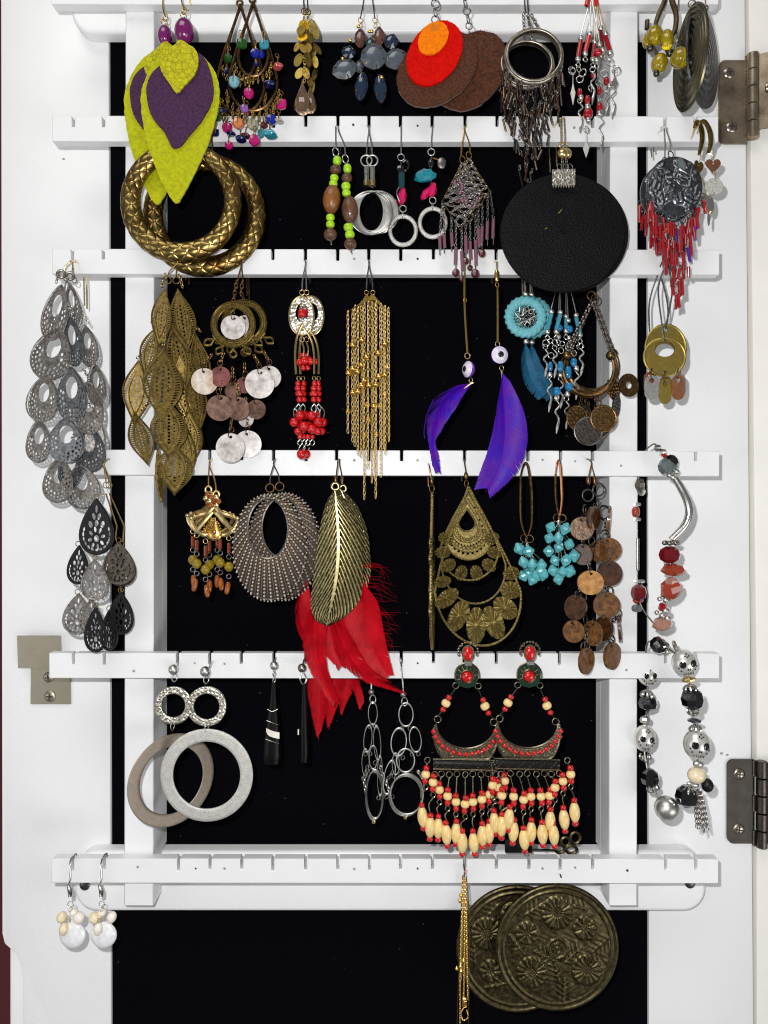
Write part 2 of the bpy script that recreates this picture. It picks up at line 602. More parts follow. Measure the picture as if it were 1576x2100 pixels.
def sh_lace_drop():
    """lacy teardrop: many round and petal openings"""
    out = tear_outline(44, 1.12, 1.0, -1.0, .9)
    holes = []
    for (x, y, rx, ry, rot) in [(0, -0.42, .13, .13, 0), (0, 0.62, .06, .15, 0), (-.13, .36, .08, .13, 20), (.13, .36, .08, .13, -20), (0, .12, .1, .12, 0),
                                (-.3, .08, .1, .13, 30), (.3, .08, .1, .13, -30)]:
        holes.append(circ(x, y, rx, ry, 10, rot))
    for i in range(8):
        a = 2 * PI * i / 8 + .2
        holes.append(circ(.33 * math.cos(a), -.40 + .31 * math.sin(a), .11, .065, 8, math.degrees(a)))
    for i in range(13):
        a = math.radians(-200 + 220 * i / 12)
        holes.append(circ(.66 * math.cos(a), -.28 + .54 * math.sin(a), .085, .05, 7, math.degrees(a) + 90))
    return unit_plate(out, holes, 0.05)


def sh_brass_leaf():
    n = 26
    R = [(leaf_half(-1 + 2 * i / n) + 0.05 * math.sin(i / n * 2 * PI), -1.9 + 3.8 * i / n) for i in range(n + 1)]
    Lf = [(-leaf_half(-1 + 2 * i / n) + 0.05 * math.sin(i / n * 2 * PI), -1.9 + 3.8 * i / n) for i in range(n, -1, -1)]
    holes = []
    for i in range(2, 23):
        z = -0.86 + 1.72 * i / 24
        w = leaf_half(z)
        if w < 0.3:
            continue
        a, b = w * 0.62, w * 0.88
        y = z * 1.9
        for sgn in (-1, 1):
            holes.append([(sgn * a, y - 0.032 - .04), (sgn * b, y - 0.040), (sgn * b, y + 0.040), (sgn * a, y + 0.032 - .04)])
    for i in range(9):
        y = -0.86 + 1.72 * i / 8
        holes.append(circ(0, y, 0.075, n=7))
        w = leaf_half(y / 1.9) * 0.48
        if w > .28 and i not in (0, 8):
            for sgn in (-1, 1):
                holes.append(circ(sgn * w * .62, y + .1, 0.055, n=6))
    return unit_plate(R + Lf, holes, 0.05)


def sh_paddle():
    prof = [(0.10, 1), (0.12, .35), (0.55, 0.0), (1.0, -0.25), (0.55, -.62), (0.08, -1)]
    out = [(x, y) for x, y in prof] + [(-x, y) for x, y in reversed(prof)]
    return unit_plate(out, [], 0.35)


def sh_heart():
    out = []
    for i in range(28):
        t = 2 * PI * i / 28
        out.append((math.sin(t) ** 3, (13 * math.cos(t) - 5 * math.cos(2 * t) - 2 * math.cos(3 * t) - math.cos(4 * t)) / 15))
    return unit_plate(out, [circ(0, .2, .09, n=8)], 0.15)


def sh_tag():
    out = [(math.cos(a) * 1, (0.4 if math.sin(a) > 0 else -0.4) + math.sin(a) * .6) for a in [2 * PI * i / 24 for i in range(24)]]
    return unit_plate(out, [circ(0, .55, .38, .2, 12)], 0.15)


def sh_holecoin():
    holes = [circ(0, 0, .30, n=14)]
    return unit_plate(circ(0, 0, 1, n=30), holes, .16)


def sh_dotcoin():
    m = MB().prism(circ(0, 0, 1, n=28), [], th=0.10)
    for rr, n in ((0.18, 1), (0.45, 8), (0.74, 14)):
        for i in range(n):
            a = 2 * PI * i / n
            m.ball((rr * math.cos(a) if n > 1 else 0, rr * math.sin(a) if n > 1 else 0, .05), .12, 6, 4)
    m.ring((0, 0, .04), .95, .95, .06, 28, 5)
    return unit_mb(m)


def sh_gem():
    """faceted marquise stone facing the camera"""
    v, f = [], []
    n = 10
    rows = [(0.0, 0.42, 1), (0.55, 0.36, n), (1.0, 0.0, n), (0.55, -.3, n)]
    for (r, h, m) in rows:
        for i in range(m):
            a = 2 * PI * i / n + (0.3 if r == .55 else 0)
            sx = math.cos(a)
            sz = math.sin(a) * (1 - 0.25 * abs(math.sin(a)) ** 3) + 0.25 * math.sin(a) ** 3
            v.append(Vector((r * sx * (1 - 0.25 * abs(math.sin(a)) ** 2), -h, r * sz)))
    for i in range(n):
        f.append((0, 1 + (i + 1) % n, 1 + i))
        for k in range(2):
            a = 1 + k * n
            f.append((a + i, a + (i + 1) % n, a + n + (i + 1) % n, a + n + i))
    f.append(tuple(1 + 2 * n + i for i in range(n)))
    return v, f


def sh_chip():
    r = random.Random(5)
    v, f = lathe([(0.45, -1), (0.95, -.5), (1, .2), (.75, .8), (.3, 1)], 7)
    v = [p * r.uniform(.78, 1.1) for p in v]
    return v, f


def sh_shard():
    v, f = lathe([(0.1, -1), (0.75, -.35), (1, .25), (.8, .75), (.3, 1)], 6)
    return v, f


SH = {
    'sphere': (sh_sphere, 60), 'facet': (sh_facet, 5), 'coin': (sh_coin, 40),
    'bicone': (lambda: lathe([(0.22, -1), (1, -0.18), (1, .18), (.22, 1)], 9), 5),
    'barrel': (lambda: lathe([(0.3, -1), (.62, -.93), (.86, -.7), (1, -.25), (1, .25), (.86, .7), (.62, .93), (.3, 1)], 14), 50),
    'oval': (lambda: lathe([(0.32, -1), (.45, -.96), (.72, -.72), (.93, -.35), (1, 0), (.93, .35), (.72, .72), (.45, .96), (.32, 1)], 16), 50),
    'tube': (lambda: lathe([(.55, -1), (.9, -.99), (1, -.93), (1, .93), (.9, .99), (.55, 1)], 10), 50),
    'washer': (lambda: lathe([(.5, -1), (.9, -.8), (1, 0), (.9, .8), (.5, 1)], 14), 50),
    'drop': (lambda: lathe([(.06, 1), (.3, .62), (.62, .2), (.9, -.2), (1, -.5), (.86, -.76), (.5, -.95), (.1, -1)], 10), 8),
    'drop_smooth': (lambda: lathe([(.06, 1), (.2, .75), (.5, .3), (.85, -.15), (1, -.5), (.86, -.8), (.5, -.96), (.1, -1)], 16), 60),
    'disc': (lambda: lathe([(0.02, -.1), (.9, -.1), (1, -.04), (1, .04), (.9, .1), (.02, .1)], 30, 'y'), 40),
    'dome': (lambda: lathe([(0.02, -.15), (1, -.15), (1, 0), (.93, .2), (.72, .42), (.4, .56), (.02, .6)], 20, 'y'), 50),
    'ring': (lambda: sh_ringlike(.14), 60), 'ring_thin': (lambda: sh_ringlike(.08), 60), 'ring_fat': (lambda: sh_ringlike(.3), 60),
    'ring_hair': (lambda: sh_ringlike(.045, 30, 6), 60),
    'filigree_drop': (sh_filigree_drop, 30), 'lace_drop': (sh_lace_drop, 30), 'brass_leaf': (sh_brass_leaf, 30),
    'paddle': (sh_paddle, 30), 'heart': (sh_heart, 30), 'tag': (sh_tag, 30), 'holecoin': (sh_holecoin, 30), 'dotcoin': (sh_dotcoin, 50),
    'gem': (sh_gem, 5), 'chip': (sh_chip, 8), 'shard': (sh_shard, 5),
}
UNIT = {}


def unit(shape, mat):
    key = (shape, mat)
    if key not in UNIT:
        fn, ang = SH[shape]
        v, f = fn()
        UNIT[key] = fin_mesh(shape + '_' + mat, v, f, mat, True, ang)
    return UNIT[key]


class Thing:
    def __init__(s, name, label, cat, u, v, Y=-0.003, off=(0, 0), group=None, yaw=0, roll=0, kind=None):
        o = bpy.data.objects.new(name, None)
        COL.objects.link(o)
        o.empty_display_size = 0.005
        o.location = W(u + off[0], v + off[1], Y)
        o.rotation_euler = (0, math.radians(roll), math.radians(yaw))
        if kind:
            o['kind'] = kind
        o['label'] = label
        o['category'] = cat
        if group:
            o['group'] = group
        s.o, s.u, s.v, s.Y, s.k = o, u, v, Y, k_at(Y)

    def L(s, p):
        d = p[2] if len(p) > 2 else 0
        return Vector(((p[0] - s.u) * s.k, -d * s.k, -(p[1] - s.v) * s.k))

    def _link(s, o, parent):
        COL.objects.link(o)
        if parent is None:
            o.parent = s.o
        else:
            o.parent = parent
            o.matrix_parent_inverse = parent.matrix_basis.inverted()
        return o

    def mb(s, name, m, mat, parent=None, smooth=True, angle=40, kind=None, label=None):
        pts = [s.L(p) for p in m.v]
        c = sum(pts, Vector()) / len(pts)
        me = fin_mesh(name, [p - c for p in pts], m.f, mat, smooth, angle)
        o = bpy.data.objects.new(name, me)
        o.location = c
        if kind:
            o['kind'] = kind
        if label:
            o['label'] = label
        return s._link(o, parent)

    def add(s, name, shape, mat, u, v, sx, sz=None, d=0, sy=None, rot=0, yaw=0, tilt=0, parent=None):
        sz = sx if sz is None else sz
        sy = min(sx, sz) if sy is None else sy
        o = bpy.data.objects.new(name, unit(shape, mat))
        q = Matrix.Rotation(math.radians(yaw), 4, 'Z') @ Matrix.Rotation(math.radians(tilt), 4, 'X') @ Matrix.Rotation(math.radians(rot), 4, 'Y')
        o.matrix_basis = Matrix.Translation(s.L((u, v, d))) @ q @ Matrix.Diagonal((sx * s.k, sy * s.k, sz * s.k, 1))
        return s._link(o, parent)

    def rod(s, name, p0, p1, r, mat, shape='tube', parent=None, flat=1.0):
        a, b = s.L(p0), s.L(p1)
        q = (a - b).to_track_quat('Z', 'Y')
        o = bpy.data.objects.new(name, unit(shape, mat))
        o.matrix_basis = Matrix.Translation((a + b) / 2) @ q.to_matrix().to_4x4() @ Matrix.Diagonal((r * s.k, r * s.k * flat, (a - b).length / 2, 1))
        return s._link(o, parent)

    def wire(s, name, pts, r, mat, smooth=0, closed=False, seg=6, parent=None, kind=None):
        return s.mb(name, MB().tube(pts, r, seg, closed, smooth), mat, parent, kind=kind)

    def ring(s, u, v, R, mat, d=0, shape='ring', yaw=0, tilt=0, name='jump_ring', sz=None, parent=None, rot=0):
        return s.add(name, shape, mat, u, v, R, sz if sz else R, d=d, sy=R, yaw=yaw, tilt=tilt, rot=rot, parent=parent)

    def unyaw(s, pts):
        """points given square to the bar, for a thing that is itself turned about the vertical"""
        a = s.o.rotation_euler.z
        c, n = math.cos(a), math.sin(a)
        return [(s.u + (p[0] - s.u) * c - p[2] * n, p[1], (p[0] - s.u) * n + p[2] * c) for p in pts]

    def hook(s, u, vn, u1, v1, mat, r=1.5, tail=26, d=0, name='ear_hook'):
        """fish hook: loop end (u1,v1) up through the notch at (u,vn), over the bar and down behind it"""
        back = -(0.0115 - s.Y) / s.k
        return s.wire(name, s.unyaw([(u1, v1, d), (u1 * .8 + u * .2, v1 - (v1 - vn) * .35, d + 1), (u * .9 + u1 * .1, vn + (v1 - vn) * .25, d + 1), (u, vn + 3, d - 1), (u, vn - 5, back * .45),
                             (u, vn - 1, back), (u + 2, vn + tail, back - 3)]), r, mat, smooth=5)

    def chain(s, pts, mat, link=7, wide=2.4, wire=0.9, smooth=0, name='chain', parent=None, seg=8):
        return s.mb(name, MB().chain(pts, link, wide, wire, smooth, seg), mat, parent, kind='stuff')


def solo(name, me, label=None, cat=None, kind=None, loc=(0, 0, 0)):
    o = bpy.data.objects.new(name, me)
    o.location = loc
    COL.objects.link(o)
    if kind:
        o['kind'] = kind
    if label:
        o['label'] = label
    if cat:
        o['category'] = cat
    return o


def world_prism(outline, Y0, Y1, mat, name, holes=(), bevel=0.0, seg=2):
    """outline in photo pixels at depth Y0, straight back to Y1 (real prism, no taper)"""
    m = MB().prism(outline, holes, th=1.0)
    n = len(m.v)
    verts = []
    for p in m.v:
        q = W(p.x, p.y, Y0)
        verts.append(Vector((q.x, Y0 if p.z > 0 else Y1, q.z)))
    me = fin_mesh(name, verts, m.f, mat, False)
    if bevel:
        bm = bmesh.new()
        bm.from_mesh(me)
        bmesh.ops.dissolve_limit(bm, angle_limit=0.01, verts=bm.verts, edges=bm.edges)
        ed = [e for e in bm.edges if len(e.link_faces) == 2 and e.calc_face_angle(0) > 0.6]
        bmesh.ops.bevel(bm, geom=ed, offset=bevel, segments=seg, profile=0.5, affect='EDGES', clamp_overlap=True)
        for f in bm.faces:
            f.smooth = True
        for e in bm.edges:
            if len(e.link_faces) == 2 and e.calc_face_angle(0) > 0.75:
                e.smooth = False
        bm.to_mesh(me)
        bm.free()
    return me


def child(name, me, parent, kind=None):
    o = bpy.data.objects.new(name, me)
    COL.objects.link(o)
    o.parent = parent
    if kind:
        o['kind'] = kind
    return o


def rrect(u0, u1, v0, v1, r, n=6, corners=(1, 1, 1, 1)):
    out = []
    for (cu, cv, a0, on) in ((u1 - r, v0 + r, -90, corners[1]), (u1 - r, v1 - r, 0, corners[2]), (u0 + r, v1 - r, 90, corners[3]), (u0 + r, v0 + r, 180, corners[0])):
        if on:
            for i in range(n + 1):
                a = math.radians(a0 + 90 * i / n)
                out.append((cu + r * math.cos(a), cv + r * math.sin(a)))
        else:
            a = math.radians(a0 + 45)
            out.append((cu + r * math.copysign(1, math.cos(a)), cv + r * math.copysign(1, math.sin(a))))
    return out


def warp(me, fn):
    for v in me.vertices:
        v.co = fn(v.co.copy())
    me.update()

# ================================================================== the setting
YF = 0.037      # face of the door frame
wall = solo('wall', fin_mesh('wall', [W(-900, -900, .30), W(2500, -900, .30), W(2500, 3000, .30), W(-900, 3000, .30)], [(0, 1, 2, 3)], 'red_wall', False), kind='structure')

# cabinet side beyond the hinges
cab = world_prism([(1534, -200), (1800, -200), (1800, 2300), (1553, 2300), (1552, 1400)], YF + .001, YF + .12, 'cabinet_paint', 'cabinet_side', bevel=.0012)
solo('cabinet_side', cab, kind='structure')

# door: two stiles, black felt panel
door = Thing('cabinet_door', 'white painted cabinet door frame around a black felt panel', 'door', 788, 1050, YF)
door_root = door.o
inv = Matrix.Translation(-door_root.location)


def door_part(name, me):
    me.transform(inv)
    return child(name, me, door_root)


door_part('stile', world_prism([(1, -260), (223, -260), (229, 2360), (47, 2360), (46, 2010), (42, 1976), (33, 1956), (18, 1944), (9, 1936), (4, 1915)], YF, YF + .018, 'white_paint', 'stile', bevel=.0012))
door_part('finger_grip', world_prism([(18, 1900), (60, 1900), (60, 2360), (18, 2360)], YF + .007, YF + .017, 'white_paint', 'finger_grip', bevel=.003))
door_part('stile', world_prism([(1328, -260), (1527, -260), (1532, 300), (1546, 1400), (1549, 2360), (1331, 2360)], YF, YF + .018, 'white_paint', 'stile', bevel=.0012))
felt = door_part('felt_panel', world_prism([(200, -260), (1350, -260), (1350, 2360), (200, 2360)], YF + .0025, YF + .006, 'black_felt', 'felt_panel'))
lint = MB()
R0 = random.Random(3)
for i in range(170):
    u, v = R0.uniform(235, 1320), R0.uniform(95, 2090)
    a = R0.uniform(0, PI)
    l = R0.uniform(.5, 2.0)
    lint.tube([(u - l * math.cos(a), v - l * math.sin(a), 0), (u, v + .5, .5), (u + l * math.cos(a), v + l * math.sin(a), 0)], .22, 3)
tl = Thing.__new__(Thing)
tl.o, tl.u, tl.v, tl.Y, tl.k = door_root, 788, 1050, YF, k_at(YF)
lo = tl.mb('felt_lint', lint, 'lint', kind='stuff')
lo.location.y += .0023
for (u, v, r) in [(131, 326, 3), (1480, 1545, 3.5), (1492, 1548, 3)]:
    tl.add('paint_nick', 'disc', 'filler', u, v, r, r * .7, d=.2, sy=3)

# earring rack: mounting rails, posts, notched bars
rack = Thing('earring_rack', 'white wooden earring rack of notched bars on two posts', 'rack', 788, 1050, 0)
rinv = Matrix.Translation(-rack.o.location)


def rack_part(name, me, parent=None):
    me.transform(rinv)
    return child(name, me, parent or rack.o)


def round_rail(u0, u1, v0, v1, r, name):
    me = world_prism(rrect(u0, u1, v0, v1, r, 8), .0262, YF - .0003, 'white_paint', name)
    bm = bmesh.new()
    bm.from_mesh(me)
    bmesh.ops.dissolve_limit(bm, angle_limit=0.01, verts=bm.verts, edges=bm.edges)
    front = [e for e in bm.edges if all(abs(v.co.y - .0262) < 1e-5 for v in e.verts) and e.calc_face_angle(0) > .6]
    bmesh.ops.bevel(bm, geom=front, offset=.0030, segments=5, profile=.55, affect='EDGES', clamp_overlap=True)
    for f in bm.faces:
        f.smooth = True
    for e in bm.edges:
        if len(e.link_faces) == 2 and e.calc_face_angle(0) > .75:
            e.smooth = False
    bm.to_mesh(me)
    bm.free()
    return me


rail_t = rack_part('mounting_rail', round_rail(146, 1452, -70, 66, 44, 'mounting_rail'))
rail_b = rack_part('mounting_rail', round_rail(152, 1449, 1746, 1870, 46, 'mounting_rail'))
for (u0, u1) in ((258, 317), (1252, 1309)):
    p = rack_part('post', world_prism([(u0, -60), (u1, -60), (u1 - 2, 1858), (u0 - 3, 1858)], .0073, .0260, 'white_paint', 'post', bevel=.0005, seg=1))
    q = W(u0, 0, .0073), W(u1, 0, .0073)
    kk = k_at(.0073) / k_at(.0260)
    f = lambda u: CU + (u - CU) * kk
    rack_part('post_spacer', world_prism([(f(u0) + .2, 74), (f(u1) - .2, 74), (f(u1 - 2) - .2, 1740), (f(u0 - 3) + .2, 1740)], .0259, YF - .0006, 'white_paint', 'post_spacer'), p)

NOTCH = [150, 213] + [365 + 65.4 * i for i in range(14)] + [1365, 1428]
BARS = [(-46, 9, 106, 1474, 0), (237, 290, 107, 1474, 1), (510, 562, 107, 1476, 2), (922, 974, 107, 1476, 3), (1339, 1391, 101, 1476, 1), (1761, 1811, 106, 1474, 1)]
NAILS = {1: [(725, 256), (857, 258), (1178, 262)], 2: [(727, 531), (857, 531)], 3: [(402, 944), (727, 944), (857, 944), (1113, 943), (1180, 946), (1274, 955)],
         4: [(400, 1360), (461, 1361), (857, 1360), (1098, 1362), (1285, 1374), (275, 1376)], 5: [(402, 1781), (461, 1781), (727, 1782), (857, 1781), (1113, 1781), (1180, 1779), (1287, 1785), (283, 1778)]}
for bi, (v0, v1, u0, u1, tilt) in enumerate(BARS):
    out = [(u0, v0)]
    for x in NOTCH:
        x += random.uniform(-1.5, 1.5)
        dp = random.uniform(21, 25)
        out += [(x - 3.2, v0 + tilt * (x - u0) / 1370), (x - 3.2, v0 + dp), (x + 3.2, v0 + dp), (x + 3.2, v0 + tilt * (x - u0) / 1370)]
    out += [(u1, v0 + tilt), (u1, v1 + tilt), (u0, v1)]
    b = rack_part('notched_bar', world_prism(out, 0.0, .0069, 'white_paint', 'notched_bar', bevel=.00035, seg=1))
    for (u, v) in NAILS.get(bi, []):
        m = MB().prism(circ(u, v, random.uniform(1.8, 2.8), n=10), th=1.4, d=0.3)
        o = rack.mb('nail_hole', m, random.choice(['filler', 'filler', 'filler', 'hole_dark']), smooth=False)
        o.parent = b
# rail fixing screws peeping below the lowest bar
for (u, v) in ((174, 1816), (1416, 1812)):
    o = rack.add('screw', 'dome', 'pewter', u * 1, v, 11, 11, d=-80, sy=6)
    o.location = W(u, v, .0258) - rack.o.location


# ------------------------------------------------------------------ hinges
def screw(t, u, v, r, d, mat='nickel'):
    s_ = t.add('screw', 'dome', mat, u, v, r, r, d=d, sy=r * .55)
    m = MB()
    a = random.uniform(0, 90)
    for q in (0, 90):
        ca, sa = math.cos(math.radians(a + q)), math.sin(math.radians(a + q))
        m.tube([(u - ca * r * .55, v - sa * r * .55, d + r * .30), (u + ca * r * .55, v + sa * r * .55, d + r * .30)], r * .13, 4)
    t.mb('screw_slot', m, 'hole_dark', parent=s_, kind='stuff')


def hinge(label, u0, u1, v0, v1, bu0, bu1, bv0, bv1, screws, rv0, rv1, dark):
    t = Thing('hinge', label, 'hinge', u0, v0, YF, group='hinges joining the door to the cabinet')
    metal = 'gunmetal' if dark else 'hinge_nickel'
    m = MB().prism(rrect(u0, u1, v0, v1, 13, 5, (1, 0, 0, 1)), th=4.5, d=2.6)
    t.mb('hinge_leaf', m, 'hinge_dark_reflection' if dark else 'hinge_nickel', smooth=False)
    n = 5
    h = (bv1 - bv0) / n
    for i in range(n):
        t.rod('knuckle', ((bu0 + bu1) / 2, bv0 + i * h + .8, 11), ((bu0 + bu1) / 2, bv0 + (i + 1) * h - .8, 11), (bu1 - bu0) / 2, metal)
    # connecting straps from the leaf to its knuckles
    for i in (0, 2, 4):
        t.mb('knuckle_strap', MB().box(u1 - 4, (bu0 + bu1) / 2, bv0 + i * h + 2, bv0 + (i + 1) * h - 2, 3, 7), metal, smooth=False)
    m = MB().grid(lambda a, b: ((bu0 + bu1) / 2 + 6 + b * 60, rv0 + a * (rv1 - rv0), 10 + b * 26), 2, 2, 4.0)
    t.mb('hinge_leaf', m, metal, smooth=False)
    for (u, v) in screws[:2]:
        screw(t, u, v, 12, 5.0)
    for (u, v) in screws[2:]:
        screw(t, u, v, 10, 23)


material('hinge_dark_reflection', rgb(44, 42, 39), 1, 0.2, 0.15, 120, rvar=0.06)  # reflection of the dark room put into the leaf's base colour
hinge('nickel door hinge beside the upper right corner, above the heart earrings', 1473, 1530, 126, 297, 1527, 1551, 116, 290, [(1493, 152), (1498, 263), (1568, 190)], 118, 270, False)
hinge('nickel door hinge, leaf coloured as its dark reflection, beside the skull bead bracelet', 1490, 1545, 1556, 1728, 1546, 1568, 1556, 1734, [(1514, 1586), (1513, 1699), (1588, 1660)], 1560, 1726, True)

# ------------------------------------------------------------------ latch plate on the left stile
t = Thing('strike_plate', 'stepped satin nickel strike plate screwed to the left stile', 'strike plate', 90, 1370, YF)
m = MB().prism([(44, 1301), (131, 1301), (133, 1366), (46, 1366)], th=5, d=16)
up = t.mb('raised_tongue', m, 'brushed_nickel', smooth=False)
t.mb('bent_lip', MB().box(47, 132, 1362, 1366.5, 2, 13.4), 'brushed_nickel', smooth=False)
t.mb('base_plate', MB().prism([(66, 1360), (146, 1360), (147, 1443), (65, 1443)], th=4, d=2.4), 'brushed_nickel', smooth=False)
screw(t, 105, 1427, 12, 4.6, 'brushed_nickel')
screw(t, 102, 1388, 11, 4.6, 'brushed_nickel')

# ================================================================== earrings on the top bar
def P2(scale, ou, ov):
    return lambda x, y: (ou + x / scale, ov + y / scale)


def blob(pts, n=6):
    return [(p.x, p.y) for p in catmull([(a, b, 0) for a, b in pts], n, True)]


def rough_edge(pts, amp, seed=1):
    r = random.Random(seed)
    return [(x + r.uniform(-amp, amp), y + r.uniform(-amp, amp)) for x, y in pts]


# --- leather leaves
LEAF_OUT = [(340, 108), (318, 130), (300, 160), (290, 195), (292, 235), (300, 280), (312, 322), (333, 374), (355, 412), (366, 416), (374, 405), (390, 376), (422, 311), (441, 254), (451, 203), (446, 160), (430, 130), (409, 111), (374, 96)]
LEAF_MID = [(345, 120), (332, 137), (312, 158), (303, 190), (310, 233), (325, 258), (340, 276), (352, 301), (359, 307), (373, 303), (390, 282), (416, 251), (435, 216), (440, 187), (432, 146), (416, 117), (380, 106)]
LEAF_TOP = [(374, 90), (358, 104), (343, 117), (332, 136), (337, 156), (352, 178), (367, 197), (387, 178), (404, 158), (411, 130), (403, 108), (388, 98)]


def leather(label, off, Y, roll, bead_u, bead_v, bru, brv):
    t = Thing('leather_earring', label, 'earring', 372, 12, Y, off, 'pair of layered leather leaf earrings', roll=roll)
    cup = lambda c: (lambda u, v: -((u - c) / 40) ** 2 * 2.5)
    for nm, out, mt, d, a in (('outer_leaf', LEAF_OUT, 'lime_suede', 0, .9), ('middle_leaf', LEAF_MID, 'purple_suede', 6, .5), ('top_patch', LEAF_TOP, 'lime_snake', 12, .8)):
        t.mb(nm, MB().prism(rough_edge(blob(out, 7), a, len(out)), th=4.5, d=d), mt, angle=50)
    fr = random.Random(4)
    fz = MB()
    for i in range(70):                       # frayed suede fibres along the lower right edge
        f = fr.random()
        x, y = 451 + (366 - 451) * f, 215 + (412 - 215) * f
        x += 14 * math.sin(f * PI) * .6
        fz.tube([(x - 3, y, fr.uniform(-2, 2)), (x + fr.uniform(0, 3.5), y + fr.uniform(-2, 3), fr.uniform(-2, 3))], .35, 3)
    t.mb('suede_fibres', fz, 'lime_suede', kind='stuff')
    t.add('bead', 'sphere', 'purple_bead', bead_u, bead_v, bru, brv, d=6, sy=bru)
    t.ring(bead_u - 2, bead_v - brv - 6, 7, 'gold', d=6, yaw=30)
    t.ring(bead_u, bead_v - brv - 16, 8, 'gold', d=6, yaw=-40)
    t.wire('head_pin', [(bead_u, bead_v - brv - 4, 6), (bead_u, bead_v + brv + 12, 6)], 1.2, 'gold')
    t.wire('ear_hook', [(bead_u, bead_v - brv - 18, 6), (bead_u - 6, bead_v - brv - 40, 5), (bead_u - 4, -38, 2), (bead_u - 2, -46, -20), (bead_u, -20, -46)], 1.5, 'gold', smooth=5)


leather('lime and purple layered leather leaf earring, front one with snakeskin patch showing whole', (0, 0), -.016, 0, 380, 68, 20, 26)
leather('lime and purple layered leather leaf earring tucked behind its twin on the left', (-29, 3), -.0075, 1.5, 371, 74, 15, 21)

# --- bronze chandelier with coloured beads
Z4 = P2(6.773, 440, 0)
CH_F = [('green_glass', 385, 620, 11), ('teal_glass', 700, 650, 10), ('blue_glass', 575, 760, 10), ('blue_glass', 650, 750, 8), ('navy_glass', 585, 890, 6), ('ice_glass', 280, 1155, 12),
        ('magenta_glass', 485, 1310, 11), ('navy_glass', 770, 1180, 11), ('coral_glass', 890, 950, 10), ('magenta_glass', 930, 1440, 11), ('blue_glass', 790, 1660, 12), ('teal_glass', 780, 1880, 13),
        ('magenta_glass', 560, 1960, 12), ('clear_glass', 530, 1720, 12), ('peach_glass', 330, 1710, 12), ('lilac_glass', 420, 1510, 9), ('clear_glass', 900, 1680, 8)]
CH_R = [('green_glass', 200, 830, 9), ('navy_glass', 180, 990, 9), ('magenta_glass', 175, 1760, 12), ('navy_glass', 100, 1550, 9), ('green_glass', 50, 1660, 8), ('navy_glass', 230, 1850, 9),
        ('navy_glass', 370, 1930, 11), ('plum_bead', 440, 1890, 9), ('magenta_glass', 200, 2010, 9), ('teal_glass', 650, 1870, 9), ('navy_glass', 20, 1840, 8), ('coral_glass', 440, 1560, 7), ('plum_bead', 690, 1740, 8)]


def tear_wire(cu, top, bot, hw, frac=.72, n=28):
    pts = []
    for i in range(n + 1):
        a = -PI + 2 * PI * i / n
        cy = top + (bot - top) * frac
        lo = bot - cy
        x = hw * math.sin(a)
        y = cy + lo * math.cos(a)
        if abs(a) > PI / 2:
            f = (abs(a) - PI / 2) / (PI / 2)
            x = math.copysign(hw, a) * (1 - f) ** 1.0 * (1 + .12 * math.sin(f * PI))
            y = cy - (cy - top) * f
        pts.append((cu + x, y))
    return pts


def chandelier(label, off, Y, beads, seed):
    t = Thing('chandelier_earring', label, 'earring', 518, 2, Y, (0, 0), 'pair of bronze chandelier earrings with coloured beads')
    ox, oy = off
    t.mb('inner_hoop', MB().tube([(u + ox, v + oy, 2) for u, v in tear_wire(520, 4, 158, 31)], 3.0, 7), 'bronze')
    t.mb('outer_hoop', MB().tube([(u + ox, v + oy, -3) for u, v in tear_wire(519, 4, 226, 50)], 3.0, 7), 'bronze')
    t.ring(518 + ox, 0 + oy, 8, 'bronze', d=0, shape='ring_fat')
    t.wire('ear_hook', [(518 + ox, -6 + oy, 2), (514 + ox, -26, 1), (512 + ox, -42, -10), (513 + ox, -30, -40)], 1.5, 'gold', smooth=5)
    r = random.Random(seed)
    for (mt, x, y, rad) in beads:
        u, v = Z4(x, y)
        flat = r.random() < .5
        d = r.uniform(-4, 8)
        b = t.add('bead', 'washer' if flat else 'facet', mt, u, v, rad, rad * (r.uniform(.85, 1)), d=d, tilt=90 if flat and r.random() < .6 else 0, yaw=r.uniform(-40, 40), sy=rad * (.5 if flat else .9))
        t.mb('bead_loop', MB().tube([(u, v + rad * .4, d + rad * .8), (u + 1, v - rad * .8, d + rad), (u + r.uniform(-3, 3), v - rad - 9, d + 1), (u - 2, v - rad * .8, d - rad * .6), (u, v, d - rad * .7)], .9, 5, smooth=4), 'gold', parent=b)
        t.ring(u + r.uniform(-2, 2), v - rad - 12, 5, r.choice(['gold', 'brass']), d=d, yaw=r.uniform(20, 70))
    ch = MB()
    for i in range(11):
        a = PI * (i + .5) / 11
        u = 519 + ox + 54 * math.cos(a)
        v = 176 + oy + 54 * math.sin(a)
        ch.chain([(u, v, 0), (u + r.uniform(-5, 5), v + r.uniform(18, 34), 3)], 8, 2.6, .9)
        a = PI * (i + .5) / 11
        ch.chain([(520 + ox + 36 * math.cos(a), 124 + oy + 36 * math.sin(a), 2), (520 + ox + 38 * math.cos(a), 136 + oy + 38 * math.sin(a), 4)], 7, 2.4, .9)
    t.mb('chain', ch, 'brass', kind='stuff')


chandelier('bronze double hoop chandelier earring with multicoloured glass beads, right one of its pair', (0, 0), -.009, CH_F, 3)
chandelier('bronze chandelier earring with navy, green and magenta beads, half hidden behind its twin', (-26, 6), -.003, CH_R, 5)

